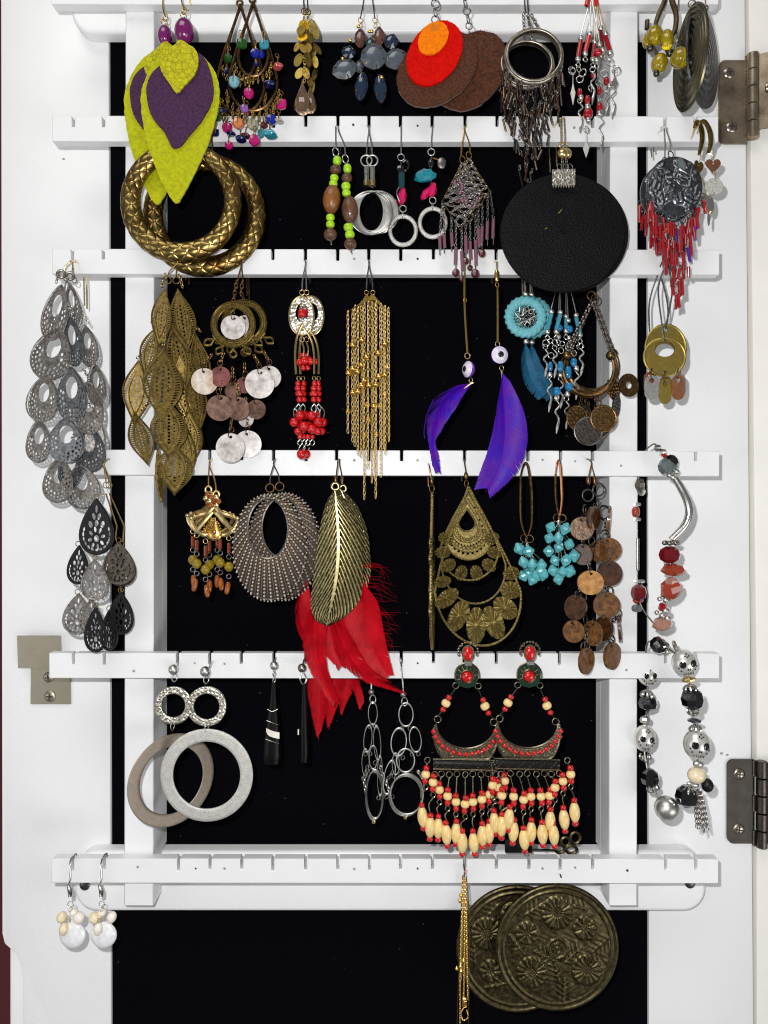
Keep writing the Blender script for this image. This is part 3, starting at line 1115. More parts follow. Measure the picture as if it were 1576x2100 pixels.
# --- gold sequin drops
def sequins(label, cols, Y, discs, drop, hook_u):
    t = Thing('sequin_earring', label, 'earring', hook_u, 10, Y, group='pair of gold sequin drop earrings')
    for i, (u, v, rx, rz, rot, mt) in enumerate(discs):
        o = t.add('sequin', 'coin', mt, u, v, rx, rz, d=random.uniform(-5, 8), sy=8, rot=rot, yaw=random.uniform(-15, 15), tilt=random.uniform(-30, 10))
    t.chain([(hook_u, 18, -2), (hook_u + 1, 100, -2), (hook_u + 1, 168, -2)], 'brass', 8, 2.8, 1)
    t.wire('ear_hook', [(hook_u, 20, 0), (hook_u - 1, -10, 0), (hook_u, -42, -8), (hook_u, -36, -40)], 1.4, 'gunmetal', smooth=5)
    t.ring(hook_u, 24, 7, 'bronze', yaw=25)
    u, v, rx, rz = drop
    t.add('crystal_drop', 'drop', 'champagne', u, v, rx, rz, d=2, sy=rx)
    t.wire('drop_loop', [(u, v - rz - 4, 2), (u, v - rz + 12, 2)], 1.5, 'gold')


sequins('gold sequin cascade earring ending in a champagne crystal, in front with bright yellow discs', 0, -.009,
        [(623, 51, 11, 12, 0, 'gold_bright'), (621, 78, 11, 10, 20, 'gold_bright'), (627, 98, 13, 14, -10, 'brass'), (612, 122, 8, 14, 25, 'brass_flat'), (633, 126, 7, 15, -12, 'brass'),
         (614, 149, 8, 14, 20, 'brass_flat'), (628, 150, 7, 13, -20, 'brass'), (610, 96, 6, 14, 14, 'brass'), (633, 72, 7, 14, -30, 'brass'), (618, 64, 9, 12, 10, 'brass')], (621, 202, 18, 33), 624)
sequins('gold sequin cascade earring with dull narrow discs, behind its twin on the right', 0, -.002,
        [(645, 58, 8, 22, -18, 'brass_antique'), (651, 98, 6, 17, -22, 'brass'), (642, 110, 8, 14, 10, 'brass_antique'), (648, 132, 6, 15, -8, 'brass_flat'), (646, 152, 6, 15, 6, 'brass_antique'),
         (642, 176, 4, 15, 4, 'brass_flat'), (638, 168, 6, 14, 8, 'brass'), (638, 88, 6, 14, 14, 'brass_antique')], (637, 205, 13, 28), 632)

# --- crystal clusters
Z6 = P2(8.756, 670, 0)


def cluster(label, Y, gems, top, prongs=3):
    t = Thing('crystal_earring', label, 'earring', top[0], 30, Y, group='pair of grey and navy crystal cluster earrings')
    t.wire('ear_hook', [(top[0], 38, 0), (top[0] + (757 - top[0]) * .3, 10, 0), (top[0] + (757 - top[0]) * .7, -38, -8), (757, -30, -38)], 1.3, 'gunmetal', smooth=5)
    t.ring(top[0], 42, 6, 'gold', yaw=30)
    t.ring(top[0] + 1, 52, 6, 'gold', yaw=-50)
    for (mt, x, y, rx, rz, rot, d) in gems:
        u, v = Z6(x, y)
        g = t.add('stone', 'gem', mt, u, v, rx, rz, d=d, sy=min(rx, rz) * .8, rot=rot)
        s_ = MB().prism(circ(u, v, rx * .9, rz * .9, 18, rot), th=3, d=d - min(rx, rz) * .25)
        a0 = math.radians(rot)
        for q in range(6):
            a = 2 * PI * q / 6 + .5
            x0, y0 = rx * .82 * math.cos(a), rz * .9 * math.sin(a)
            pu, pv = u + x0 * math.cos(a0) - y0 * math.sin(a0), v + x0 * math.sin(a0) + y0 * math.cos(a0)
            s_.tube([(pu, pv, d - 4), (pu, pv, d + 3), (u + (pu - u) * .8, v + (pv - v) * .8, d + 5)], 1.1, 5)
        t.mb('setting', s_, 'bronze', parent=g, kind='stuff')
    for i in range(prongs):
        x, y = random.choice(gems)[1:3]
        u, v = Z6(x, y)
        t.add('gold_link', 'barrel', 'gold', u + random.uniform(-4, 4), v - 22, 4, 3, d=8)


cluster('crystal cluster earring with grey shell stones and one navy drop, left of its pair', -.005,
        [('brown_gem', 605, 710, 12, 20, 0, 4), ('navy_gem', 400, 960, 15, 13, 10, 4), ('grey_gem', 330, 1290, 27, 21, -22, 10), ('grey_gem', 590, 1210, 9, 13, 0, 2), ('navy_gem', 630, 1580, 14, 30, 8, 6)], Z6(610, 330))
cluster('crystal cluster earring with two wide grey stones and one navy drop, right of its pair', -.009,
        [('brown_gem', 945, 680, 11, 21, 0, 4), ('teal_gem', 790, 800, 10, 13, 0, 2), ('navy_gem', 1160, 760, 15, 16, 20, 3), ('grey_gem', 1250, 1100, 27, 22, -8, 8), ('grey_gem', 850, 1080, 28, 27, -12, 13), ('navy_gem', 970, 1620, 13, 30, -4, 6)], Z6(870, 300))


# --- felt layers
material('brown_fuzz', rgb(120, 68, 40), 0, 0.9, 0.3, 1500, col2=rgb(64, 36, 24))


def felt_oval(cu, cv, a, b, rot, seed, n=46, amp=.8):
    return rough_edge(circ(cu, cv, a, b, n, rot), amp, seed)


t = Thing('felt_earring', 'layered felt earring with orange and red ovals on brown', 'earring', 893, 40, -.012, group='pair of felt earrings')
t.mb('brown_layer', MB().prism(felt_oval(897, 142, 92, 68, -42, 1, amp=1.3), th=6, d=0), 'brown_felt')
t.mb('red_layer', MB().prism(felt_oval(891, 114, 72, 51, -58, 2, amp=.5), th=5, d=6), 'red_felt')
t.mb('orange_layer', MB().prism(felt_oval(888, 86, 37, 27, -52, 3, amp=.5), th=5, d=11), 'orange_felt')
def fuzz(t, cu, cv, a, b, rot, mat, n, d, seed):
    r = random.Random(seed)
    m = MB()
    c, s_ = math.cos(math.radians(rot)), math.sin(math.radians(rot))
    for i in range(n):
        q, rr = r.uniform(0, 2 * PI), (r.random() ** .5 if i % 2 else r.uniform(.97, 1.0))
        x, y = a * rr * math.cos(q), b * rr * math.sin(q)
        u, v = cu + x * c - y * s_, cv + x * s_ + y * c
        w = r.uniform(0, 2 * PI)
        l = r.uniform(1.5, 4)
        m.tube([(u, v, d), (u + l * math.cos(w) * .6, v + l * math.sin(w) * .6, d + 1.2), (u + l * math.cos(w + .4), v + l * math.sin(w + .4), d + .8)], .22, 3)
    t.mb('felt_fuzz', m, mat, kind='stuff')


fuzz(t, 897, 142, 92, 68, -42, 'brown_fuzz', 900, 3, 1)
fuzz(t, 891, 114, 72, 51, -58, 'red_felt', 300, 8.6, 2)
st = MB()
for i in range(6):
    st.tube([(884 + i * 3.4, 56 + i * .6, 14), (882 + i * 3.2, 74 - i * .8, 14)], .5, 4)
t.mb('stitching', st, 'gold_thread', kind='stuff')
for i, (u, v, r, yw) in enumerate(((893, 12, 10, 15), (893, 30, 9, 60), (893, 44, 9, 0))):
    t.ring(u, v, r, 'silver_aged', d=6, yaw=yw)
t.wire('ear_hook', [(893, 4, 4), (891, -20, 2), (890, -40, -10), (890, -34, -46)], 1.6, 'silver_aged', smooth=5)
t = Thing('felt_earring', 'plain brown felt oval earring, showing its back behind its twin', 'earring', 957, 40, -.005, group='pair of felt earrings')
t.mb('brown_layer', MB().prism(felt_oval(965, 146, 90, 66, -52, 5, amp=1.5), th=6), 'brown_felt')
fuzz(t, 965, 146, 90, 66, -52, 'brown_fuzz', 900, 3, 4)
for i, (u, v, r, yw) in enumerate(((954, 8, 9, 60), (957, 25, 9, 10), (960, 42, 9, 65), (962, 56, 8, 10))):
    t.ring(u, v, r, 'silver_aged', d=4, yaw=yw)
t.wire('ear_hook', [(954, 2, 2), (953, -20, 2), (953, -40, -6), (953, -34, -36)], 1.6, 'silver_aged', smooth=5)


# --- metal hoops with rod fringe
def hoop_fringe(label, cu, cv, R, Y, tilt, seed, hook_u, mt_hoop, longc):
    t = Thing('hoop_earring', label, 'earring', hook_u, 40, Y, group='pair of hoop earrings with dark rod fringe')
    m = MB()
    m.grid(lambda a, b: (cu + (R - 3 + 5 * math.sin(b * PI)) * math.cos(a * 2 * PI), cv + (R * .95 - 3 + 5 * math.sin(b * PI)) * math.sin(a * 2 * PI), (b - .5) * 10 + tilt * math.sin(a * 2 * PI)), 60, 6, 0)
    m.grid(lambda a, b: (cu + (R - 7) * math.cos(a * 2 * PI), cv + (R * .95 - 7) * math.sin(a * 2 * PI), (b - .5) * 10 + tilt * math.sin(a * 2 * PI)), 60, 2, 0)
    for e in (-1, 1):
        m.ring((cu, cv, 0), 0, 0, .1, 3, 3)
        m.tube([(cu + (R - 4.5) * math.cos(2 * PI * i / 60), cv + (R * .95 - 4.5) * math.sin(2 * PI * i / 60), e * 5 + tilt * math.sin(2 * PI * i / 60)) for i in range(60)], 3.2, 6, True)
    t.mb('hoop', m, mt_hoop, angle=70, kind='stuff')
    r = random.Random(seed)
    t.chain([(hook_u - 4, 26, 0), (cu - 4, cv - R + 4, 0)], 'gunmetal', 9, 3, 1.2)
    t.chain([(hook_u + 6, 30, 0), (cu + 10, cv - R + 4, 0)], 'gunmetal', 9, 3, 1.2)
    t.wire('ear_hook', [(hook_u, 28, 0), (hook_u - 2, 0, 0), (hook_u, -40, -8), (hook_u, -34, -36)], 1.6, 'gunmetal', smooth=5)
    lk = MB()
    n = 13
    for i in range(n):
        f = (i + .5) / n
        a = math.radians(172 - 164 * f)
        u0, v0 = cu + R * math.cos(a), cv + R * .95 * math.sin(a)
        reach = 45 + 70 * math.sin(f * PI) ** 2 + (longc if .38 < f < .62 else 0)
        v = v0
        d = r.uniform(-6, 6)
        while v < v0 + reach:
            u = u0 + (v - v0) * .02 * r.uniform(-1, 1) + r.uniform(-4, 4)
            lk.chain([(u0, v, d), (u, v + 12, d)], 7, 2.6, 1.0)
            for q in range(2 if v < v0 + reach * .6 else 1):
                du, dv = r.uniform(-8, 8), r.uniform(22, 34)
                t.rod('fringe_rod', (u + r.uniform(-5, 5), v + 12, d + r.uniform(-4, 8)), (u + du, v + 12 + dv, d + r.uniform(-4, 8)), 2.1, r.choice(['chocolate_wire', 'gunmetal', 'dark_wire', 'black_metal']))
            v += r.uniform(26, 36)
    t.mb('fringe_links', lk, 'gunmetal', kind='stuff')


hoop_fringe('silver hoop earring with dark rod fringe, upper front hoop of the pair', 1095, 116, 60, -.011, 0, 4, 1084, 'hoop_silver', 30)
hoop_fringe('silver hoop earring with dark rod fringe, lower hoop seen inside its twin', 1080, 133, 56, -.004, 5, 9, 1078, 'hoop_silver', 70)


# --- silver dangles with glass tubes (red pair here, blue pair lower down)
def dangles(name, label, group, Y, top, strands, loops, paddles, wire_mt, tubes):
    t = Thing(name, label, 'earring', top[0], top[1], Y, group=group)
    for s_ in strands:
        (u0, v0), mt, (u1, v1), rad = s_
        d = random.uniform(-4, 8)
        t.wire('long_pin', [(top[0] + (u0 - top[0]) * .1, top[1], 0), (u0, v0 - 6, d)], 1.1, wire_mt)
        t.add('silver_ball', 'sphere', 'silver_satin', u0, v0, 5.6, d=d)
        if rad > 6:
            t.add('round_bead', 'sphere', mt, (u0 + u1) / 2, (v0 + v1) / 2, rad, rad * .9, d=d)
        else:
            t.rod('tube_bead', (u0, v0 + 4, d), (u1, v1 - 4, d), rad, mt)
        t.add('silver_ball', 'sphere', 'silver_satin', u1, v1, 5.8, d=d)
        t.wire('wire_loop', [(u1, v1 + 5, d), (u1 + 5, v1 + 12, d), (u1 + 1, v1 + 18, d + 2), (u1 - 4, v1 + 12, d), (u1, v1 + 6, d)], 1.1, 'silver', smooth=4)
    for (u, v, r) in loops:
        t.ring(u, v, r, 'silver', d=random.uniform(-4, 6), yaw=random.uniform(-50, 50), shape='ring')
    for (mt, u, v, r, rz) in tubes:
        t.add('glass_bead', 'barrel', mt, u, v, r, rz, d=random.uniform(0, 8))
    for (u, v0, v1, w, rot, curl) in paddles:
        d = random.uniform(0, 8)
        if curl:
            t.wire('twisted_paddle', [(u, v0, d), (u + 5, v0 + (v1 - v0) * .16, d + 2), (u - 4, v0 + (v1 - v0) * .34, d + 3), (u + 4, v0 + (v1 - v0) * .55, d), (u + 1, v0 + (v1 - v0) * .8, d), (u - 1, v1, d)], [1.3, 1.8, 1.8, 2.2, 3.2, .8], 'silver_satin', smooth=5)
        else:
            t.add('paddle', 'paddle', 'silver_satin', u, (v0 + v1) / 2, w, (v1 - v0) / 2, d=d, sy=6, rot=rot, yaw=random.uniform(-20, 20))
        t.ring(u, v0 - 6, 6, 'silver', d=d, yaw=random.uniform(-40, 40))
    return t


RG = 'pair of red bead and silver paddle dangle earrings'
t = dangles('dangle_earring', 'silver dangle earring with red glass tubes and long white paddles, front of its pair', RG, -.012, (1213, 0),
            [((1192, 78), 'red_glass', (1186, 121), 4.6), ((1210, 68), 'red_bead', (1201, 109), 4.6), ((1228, 96), 'red_glass', (1222, 128), 9)],
            [(1173, 146, 9), (1196, 148, 9), (1189, 164, 8), (1212, 180, 7), (1203, 266, 7), (1188, 140, 7)],
            [(1175, 152, 216, 5, 0, 0), (1202, 272, 324, 6.5, 0, 0), (1190, 212, 272, 4, 0, 1), (1215, 150, 216, 4, -12, 1)], 'silver',
            [('red_glass', 1189, 191, 5, 9), ('silver_satin', 1190, 204, 5.5, 5.5), ('red_glass', 1204, 207, 6, 9), ('silver_satin', 1205, 220, 6, 5.5), ('red_glass', 1205, 236, 10, 10), ('silver_satin', 1205, 250, 5.5, 5.5)])
t.add('tube_bead', 'tube', 'red_bead', 1206, -2, 5, 14, rot=10)
dangles('dangle_earring', 'silver dangle earring with red glass tubes and long white paddles, right rear of its pair', RG, -.005, (1222, 0),
        [((1241, 73), 'red_glass', (1250, 112), 4.6), ((1220, 86), 'red_glass', (1216, 122), 4), ((1232, 60), 'garnet', (1236, 104), 4)],
        [(1265, 143, 9), (1240, 148, 8), (1228, 168, 7), (1252, 128, 7), (1230, 205, 6)],
        [(1260, 148, 186, 7, 0, 0), (1256, 180, 246, 4, 4, 1), (1231, 244, 314, 4, -3, 1), (1243, 190, 240, 3, 0, 1)], 'gold_pale',
        [('red_glass', 1244, 167, 6, 8), ('silver_satin', 1248, 180, 5, 5), ('red_glass', 1229, 188, 5, 8), ('red_glass', 1229, 222, 7, 9), ('silver_satin', 1228, 237, 6.5, 6), ('red_glass', 1216, 156, 5, 6)]).add('tube_bead', 'tube', 'red_bead', 1222, -2, 5, 14, rot=-10)

# --- yellow glass bead hoops
YB = 'pair of bronze cord earrings with yellow glass beads'
t = Thing('cord_earring', 'bronze cord earring with yellow glass beads hanging on the left', 'earring', 1362, 0, -.006, group=YB)
t.wire('cord', [(1370, -40, 0), (1364, 0, 0), (1352, 28, 2), (1345, 48, 2), (1342, 62, 2)], [5, 5.4, 5.4, 4.6, 3.4], 'bronze_leather', smooth=5, seg=8)
t.wire('cord', [(1330, 38, -6), (1329, 56, -6)], 5, 'bronze_leather', seg=8)
t.add('bead', 'oval', 'yellow_glass', 1341, 76, 18, 20, d=4, rot=12)
t.add('bead', 'oval', 'yellow_glass', 1330, 80, 11, 18, d=-2, rot=10)
t.add('bead', 'oval', 'yellow_glass', 1352, 131, 17, 19, d=2, rot=14)
t.add('bead_cap', 'barrel', 'gunmetal', 1332, 101, 7, 7, d=4)
t.add('bead_cap', 'barrel', 'gunmetal', 1345, 152, 6, 7, d=4)
t.wire('knot_cord', [(1338, 92, 0), (1348, 112, 0)], 3, 'bronze_leather')
t = Thing('cord_earring', 'bronze cord earring with large round yellow glass bead on the right', 'earring', 1382, 0, -.010, group=YB)
t.wire('cord', [(1372, -40, 0), (1378, 0, 0), (1387, 30, 0), (1385, 60, 0), (1376, 76, 0)], [5, 5.6, 5.6, 5.2, 4], 'bronze_leather', smooth=5, seg=8)
t.add('bead', 'oval', 'yellow_glass', 1366, 86, 14, 20, d=6)
t.add('bead', 'sphere', 'yellow_glass', 1391, 126, 20, 21, d=12)
t.add('bead_cap', 'barrel', 'gunmetal', 1371, 115, 7, 7, d=10, rot=60)
t.wire('knot_cord', [(1366, 104, 2), (1371, 114, 6)], 3, 'bronze_leather')


# --- concentric ridged discs, seen almost edge on
def relief_disc(t, name, cu, cv, ru, rv, h, mat, nr=60, na=120, th=4, d=0, parent=None):
    m = MB()
    base = 0
    m.v.append(Vector((cu, cv, d + h(0, 0))))
    for i in range(1, nr + 1):
        for q in range(na):
            a = 2 * PI * q / na
            x, y = i / nr * math.cos(a), i / nr * math.sin(a)
            m.v.append(Vector((cu + ru * x, cv + rv * y, d + h(x, y))))
    for q in range(na):
        m.f.append((0, 1 + q, 1 + (q + 1) % na))
    for i in range(nr - 1):
        for q in range(na):
            a = 1 + i * na
            m.f.append((a + q, a + na + q, a + na + (q + 1) % na, a + (q + 1) % na))
    e = 1 + (nr - 1) * na
    b = len(m.v)
    for q in range(na):
        a = 2 * PI * q / na
        m.v.append(Vector((cu + ru * math.cos(a), cv + rv * math.sin(a), d - th)))
    for q in range(na):
        m.f.append((e + q, b + q, b + (q + 1) % na, e + (q + 1) % na))
    m.f.append(tuple(b + q for q in range(na)))
    return t.mb(name, m, mat, parent, angle=70)


material('disc_grey', rgb(150, 142, 112), 1, 0.3, 0.25, 60, col2=rgb(96, 94, 84))


def ridges(x, y):
    r = math.hypot(x, y + .25 * (1 - math.hypot(x, y)))
    return 9 * (1 - r * r) * .6 + 1.6 * math.sin(r * 2 * PI * 8)


for lab, cu, Y, yaw, roll, mt in (('ridged oval metal disc earring, left one turned edge-on with concentric grooves', 1414, -.012, -86, 6, 'disc_grey'),
                                  ('ridged oval metal disc earring, dark smooth right one turned edge-on', 1443, -.004, 45, 6, 'pewter')):
    t = Thing('disc_earring', lab, 'earring', cu, 119, Y, group='pair of ridged disc earrings', yaw=yaw, roll=roll)
    relief_disc(t, 'ridged_disc', cu, 119, 76, 102, ridges if mt != 'pewter' else (lambda x, y: 10 * (1 - x * x - y * y) * .7 + .5 * math.sin(math.hypot(x, y) * 40)), mt, 64, 72)
    t.ring(cu, 14, 8, mt, yaw=60)
    t.wire('ear_hook', t.unyaw([(cu, 8, 0), (cu - 2, -10, 0), (cu, -40, -6), (cu, -30, -30)]), 1.5, 'gold_pale', smooth=5)
    t.wire('hook_tail', t.unyaw([(cu - 16, -10, -30), (cu - 18, 40, -34), (cu - 24, 60, -34), (cu - 20, 76, -34), (cu - 14, 66, -34), (cu - 18, 50, -34), (cu - 20, 100, -34)]), 1.5, 'silver', smooth=4)

# ================================================================== second bar
# --- snake-scale hoops
def snake_hoop(label, cu, cv, R, r, Y, hook_u, phase):
    t = Thing('hoop_earring', label, 'earring', hook_u, 285, Y, group='pair of snake scale hoop earrings')
    NU, NV, CUc, CVc = 480, 80, 26, 5
    m = MB()
    ex = Vector((1, 0, 0))
    for i in range(NU):
        a = 2 * PI * i / NU
        rr = r * (1 + .12 * math.sin(a + phase - .6))
        for j in range(NV):
            b = 2 * PI * j / NV
            x, y = i / NU * CUc, j / NV * CVc
            # diamond scales: distance to the diagonal lattice
            p, q = (x + y) % 1.0, (x - y) % 1.0
            e = min(p, 1 - p, q, 1 - q)
            h = min(1.0, e / .09)
            h = h * h * (3 - 2 * h)
            bump = 0.075 * h + .045 * math.sin(min(p, 1) * PI) * math.sin(min(q, 1) * PI)
            rad = rr * (0.88 + bump)
            w = R + rad * math.cos(b)
            m.v.append(Vector((cu + w * math.cos(a + phase), cv + w * math.sin(a + phase), rad * .8 * math.sin(b))))
    for i in range(NU):
        for j in range(NV):
            a0, a1 = i * NV, ((i + 1) % NU) * NV
            m.f.append((a0 + j, a0 + (j + 1) % NV, a1 + (j + 1) % NV, a1 + j))
    t.mb('scaled_hoop', m, 'snake_brass', angle=80)
    t.ring(hook_u, cv - R - 10, 9, 'brass')
    t.hook(hook_u, 256, hook_u, cv - R - 16, 'brass')


snake_hoop('antique brass hoop earring with snake scales, left and in front of its twin', 373, 413, 105, 19.5, -.011, 372, 0)
snake_hoop('antique brass hoop earring with snake scales, lower right behind its twin', 421, 440, 107, 19.5, -.001, 436, .4)

# --- lime and wood bead dangles
def lime_dangle(label, Y, pts, hook):
    t = Thing('bead_earring', label, 'earring', hook[0], 262, Y, group='pair of lime and wooden bead earrings')
    t.hook(hook[0], 256, hook[1], hook[2] - 8, 'silver')
    t.ring(hook[1], hook[2], 8, 'silver', yaw=30, sz=10)
    t.wire('head_pin', [(hook[1], hook[2] + 8, 0)] + [(p[2], p[3], 0) for p in pts] + [(pts[-1][2] + 2, pts[-1][3] + 20, 0)], 1.4, 'silver')
    for (mt, sh, u, v, rx, rz, rot) in pts:
        t.add('wood_bead' if 'wood' in mt else 'lime_bead', sh, mt, u, v, rx, rz, rot=rot)


lime_dangle('earring of lime green and wooden beads with a tan oval bead, left of its pair', -.006,
            [('lime_bead', 'barrel', 692, 330, 9, 9, 4), ('wood_dark', 'sphere', 689, 348, 12, 10, 0), ('lime_bead', 'barrel', 686, 365, 9, 7, 10), ('lime_bead', 'barrel', 684, 377, 9, 7, 0),
             ('wood_light', 'oval', 681, 409, 19, 28, 5), ('lime_bead', 'barrel', 678, 446, 9, 7, 0), ('lime_bead', 'barrel', 678, 460, 9, 7, 0), ('wood_dark', 'sphere', 678, 481, 14, 13, 0)], (689, 689, 312))
lime_dangle('earring of lime green and wooden beads with a dark oval bead, right of its pair', -.009,
            [('lime_bead', 'barrel', 713, 346, 8.5, 9, 0), ('wood_dark', 'sphere', 712, 365, 11, 10, 0), ('lime_bead', 'barrel', 710, 382, 9.5, 8, -4), ('lime_bead', 'barrel', 711, 396, 9, 7, 0),
             ('wood_dark', 'oval', 718, 430, 17, 27, -3), ('lime_bead', 'barrel', 715, 466, 10, 8, -8), ('lime_bead', 'barrel', 718, 481, 10, 8, -10), ('wood_dark', 'sphere', 719, 500, 13, 12, 0)], (694, 709, 326))

# --- silver crescent discs
def crescent(label, Y, cu, cv, R, hu, hv, hr, hrv, ru, seed):
    t = Thing('disc_earring', label, 'earring', ru, 262, Y, group='pair of silver crescent disc earrings')
    m = MB().grid(lambda a, b: (hu + hr * math.cos(a * 2 * PI) + (cu + R * math.cos(a * 2 * PI) - hu - hr * math.cos(a * 2 * PI)) * b,
                               hv + hrv * math.sin(a * 2 * PI) + (cv + R * math.sin(a * 2 * PI) - hv - hrv * math.sin(a * 2 * PI)) * b, 5.5 * b * b - 5), 64, 8, 2.5)
    t.mb('crescent_disc', m, 'silver_satin', smooth=True, angle=60)
    m = MB().tube([(x, y, 2) for x, y in circ(cu, cv, R - .6, R - .6, 56)], 1.5, 6, True)
    t.mb('outer_rim', m, 'silver')
    t.ring(ru, 331, 13, 'silver_satin', shape='ring', d=3)
    t.rod('tube_bail', (ru, 344, 5), (ru + 1, 384, 5), 6, 'silver')
    t.rod('bail_collar', (ru, 372, 5), (ru, 384, 5), 6.8, 'gold_pale')
    t.hook(757, 256, ru, 322, 'silver')


crescent('silver crescent disc earring in front of its twin, hanging by a silver tube', -.009, 761, 437, 45, 764, 434, 27, 41, 764, 1)
crescent('silver crescent disc earring behind, its right edge showing past its twin', -.003, 775, 436, 44, 762, 432, 24, 39, 752, 2)

# --- mismatched stone dangles with a ring
HR = 'pair of stone bead earrings ending in silver rings'
t = Thing('ring_drop_earring', 'earring with black and pink stones above a silver ring, left of its pair', 'earring', 825, 262, -.005, group=HR)
t.hook(823, 256, 823, 315, 'silver')
t.ring(823, 323, 8, 'silver')
t.wire('bead_wire', [(823, 331, 0), (824, 388, 0), (826, 422, 0)], 1.2, 'silver_aged')
t.wire('dark_loop', [(826, 334, 4), (834, 330, 4), (838, 342, 2), (830, 352, 0), (824, 344, 2)], 2.4, 'black_gem', smooth=4)
t.add('black_bead', 'facet', 'black_gem', 822, 348, 10, 9)
t.add('black_bead', 'tube', 'teal_gem', 824, 371, 7, 16)
t.add('pink_stone', 'chip', 'pink_stone', 825, 402, 10, 16, rot=5)
t.wire('silver_wrap', [(818, 388, 9), (814, 400, 9), (820, 416, 6)], 1, 'silver', smooth=4)
t.ring(827, 428, 8, 'silver_satin', yaw=10)
t.ring(827, 441, 8, 'silver_satin', yaw=75)
t.add('hoop', 'ring', 'silver_sandy', 827, 473, 31, 34, sy=26)
t = Thing('ring_drop_earring', 'earring with teal slab and pink stone above a silver ring, right of its pair', 'earring', 887, 262, -.005, group=HR)
t.hook(887, 256, 885, 304, 'silver')
t.ring(885, 312, 8, 'silver_satin')
t.wire('bead_wire', [(885, 320, 0), (884, 360, 0), (886, 405, 0)], 1.2, 'silver_aged')
t.add('black_bead', 'barrel', 'black_gem', 884, 337, 6, 9)
t.add('coin_bead', 'dome', 'silver_aged', 906, 336, 9, 12, d=3, sy=5)
t.wire('coin_wire', [(888, 324, 0), (898, 328, 2), (906, 330, 4)], 1.4, 'brass', smooth=3)
t.add('teal_slab', 'chip', 'teal_stone', 872, 361, 25, 12, d=3, rot=-4, sy=10)
t.add('pink_stone', 'chip', 'pink_stone', 887, 389, 10, 14, rot=10)
t.add('pink_stone', 'chip', 'pink_stone', 873, 397, 8, 13, rot=30)
t.ring(888, 411, 8, 'silver_satin', yaw=10)
t.ring(888, 424, 8, 'silver_satin', yaw=75)
t.add('hoop', 'ring', 'silver_sandy', 888, 457, 31, 34, sy=26)


# --- kite frames with chain net
def kite(label, Y, dx, dy, hook, strands, seed):
    t = Thing('kite_earring', label, 'earring', hook[0], 262, Y, group='pair of brass kite earrings with mauve tube fringe')
    top, lf, bt, rt = (949 + dx, 334 + dy), (908 + dx, 412 + dy), (944 + dx, 472 + dy), (992 + dx, 400 + dy)
    t.wire('kite_frame', [top, lf, bt, rt, top], 1.8, 'brass')
    t.hook(953, 256, hook[1], hook[2], 'gold')
    t.ring(top[0], top[1] - 6, 7, 'brass', yaw=20, sz=9)
    r = random.Random(seed)
    net = MB()
    for i in range(8):
        f = (i + 1) / 9
        a = Vector((*top, 0)).lerp(Vector((*lf, 0)), min(1, f * 1.6)) if f < .62 else Vector((*lf, 0)).lerp(Vector((*bt, 0)), (f - .62) / .38)
        b = Vector((*top, 0)).lerp(Vector((*rt, 0)), min(1, f * 1.6)) if f < .62 else Vector((*rt, 0)).lerp(Vector((*bt, 0)), (f - .62) / .38)
        mid = (a + b) / 2 + Vector((r.uniform(-6, 6), 12, 4))
        net.chain([a, mid, b], 6.5, 2.4, .8, 4)
        net.chain([a, (a + b) / 2 + Vector((0, -10, 3)), b], 6.5, 2.4, .8, 4)
    t.mb('chain_net', net, 'silver_aged', kind='stuff')
    for i in range(9):
        f = r.uniform(.2, .9)
        t.add('mauve_bead', 'barrel', 'mauve_tube', top[0] + r.uniform(-26, 30) * math.sin(f * PI), top[1] + 20 + f * 100, 3.4, 5.5, d=4, rot=r.uniform(-50, 50))
    for (u, v0, v1, mt, br) in strands:
        t.rod('tube_bead', (u, v0, 3), (u + r.uniform(-2, 2), v1, 3), 3.6, mt)
        t.add('small_loop', 'ring', 'silver', u, v0 - 5, 4, yaw=40)
        e0 = lf if u < bt[0] else rt
        ff = max(0.0, min(1.0, (u - e0[0]) / (bt[0] - e0[0])))
        t.chain([(u, v0 - 8, 3), (u * .5 + (e0[0] + (bt[0] - e0[0]) * ff) * .5, (v0 + e0[1] + (bt[1] - e0[1]) * ff) / 2, 3), (e0[0] + (bt[0] - e0[0]) * ff, e0[1] + (bt[1] - e0[1]) * ff, 0)], 'silver_aged', 8, 2.4, .9)
        t.wire('link', [(u, v1, 3), (u, v1 + 12, 3)], 1.2, 'silver')
        if br:
            t.add('plum_bead', 'facet', 'plum_bead', u, v1 + 16, br, d=3)


kite('brass kite earring with chain net and mauve tube fringe, front left of its pair', -.007, 0, 0, (951, 946, 322),
     [(935, 508, 544, 'mauve_tube', 8), (947, 516, 556, 'mauve_tube', 6), (911, 482, 508, 'mauve_tube', 0), (902, 486, 512, 'mauve_tube', 0), (926, 478, 505, 'mauve_tube', 0), (955, 484, 520, 'mauve_tube', 7)], 2)
kite('brass kite earring with chain net and mauve tube fringe, right rear of its pair', -.003, 13, -9, (957, 965, 314),
     [(964, 496, 534, 'mauve_tube', 6), (975, 494, 546, 'mauve_tube', 9), (989, 465, 505, 'mauve_tube', 8), (1000, 455, 492, 'mauve_tube', 0), (1012, 450, 490, 'mauve_tube', 0), (981, 470, 508, 'mauve_tube', 0)], 3)


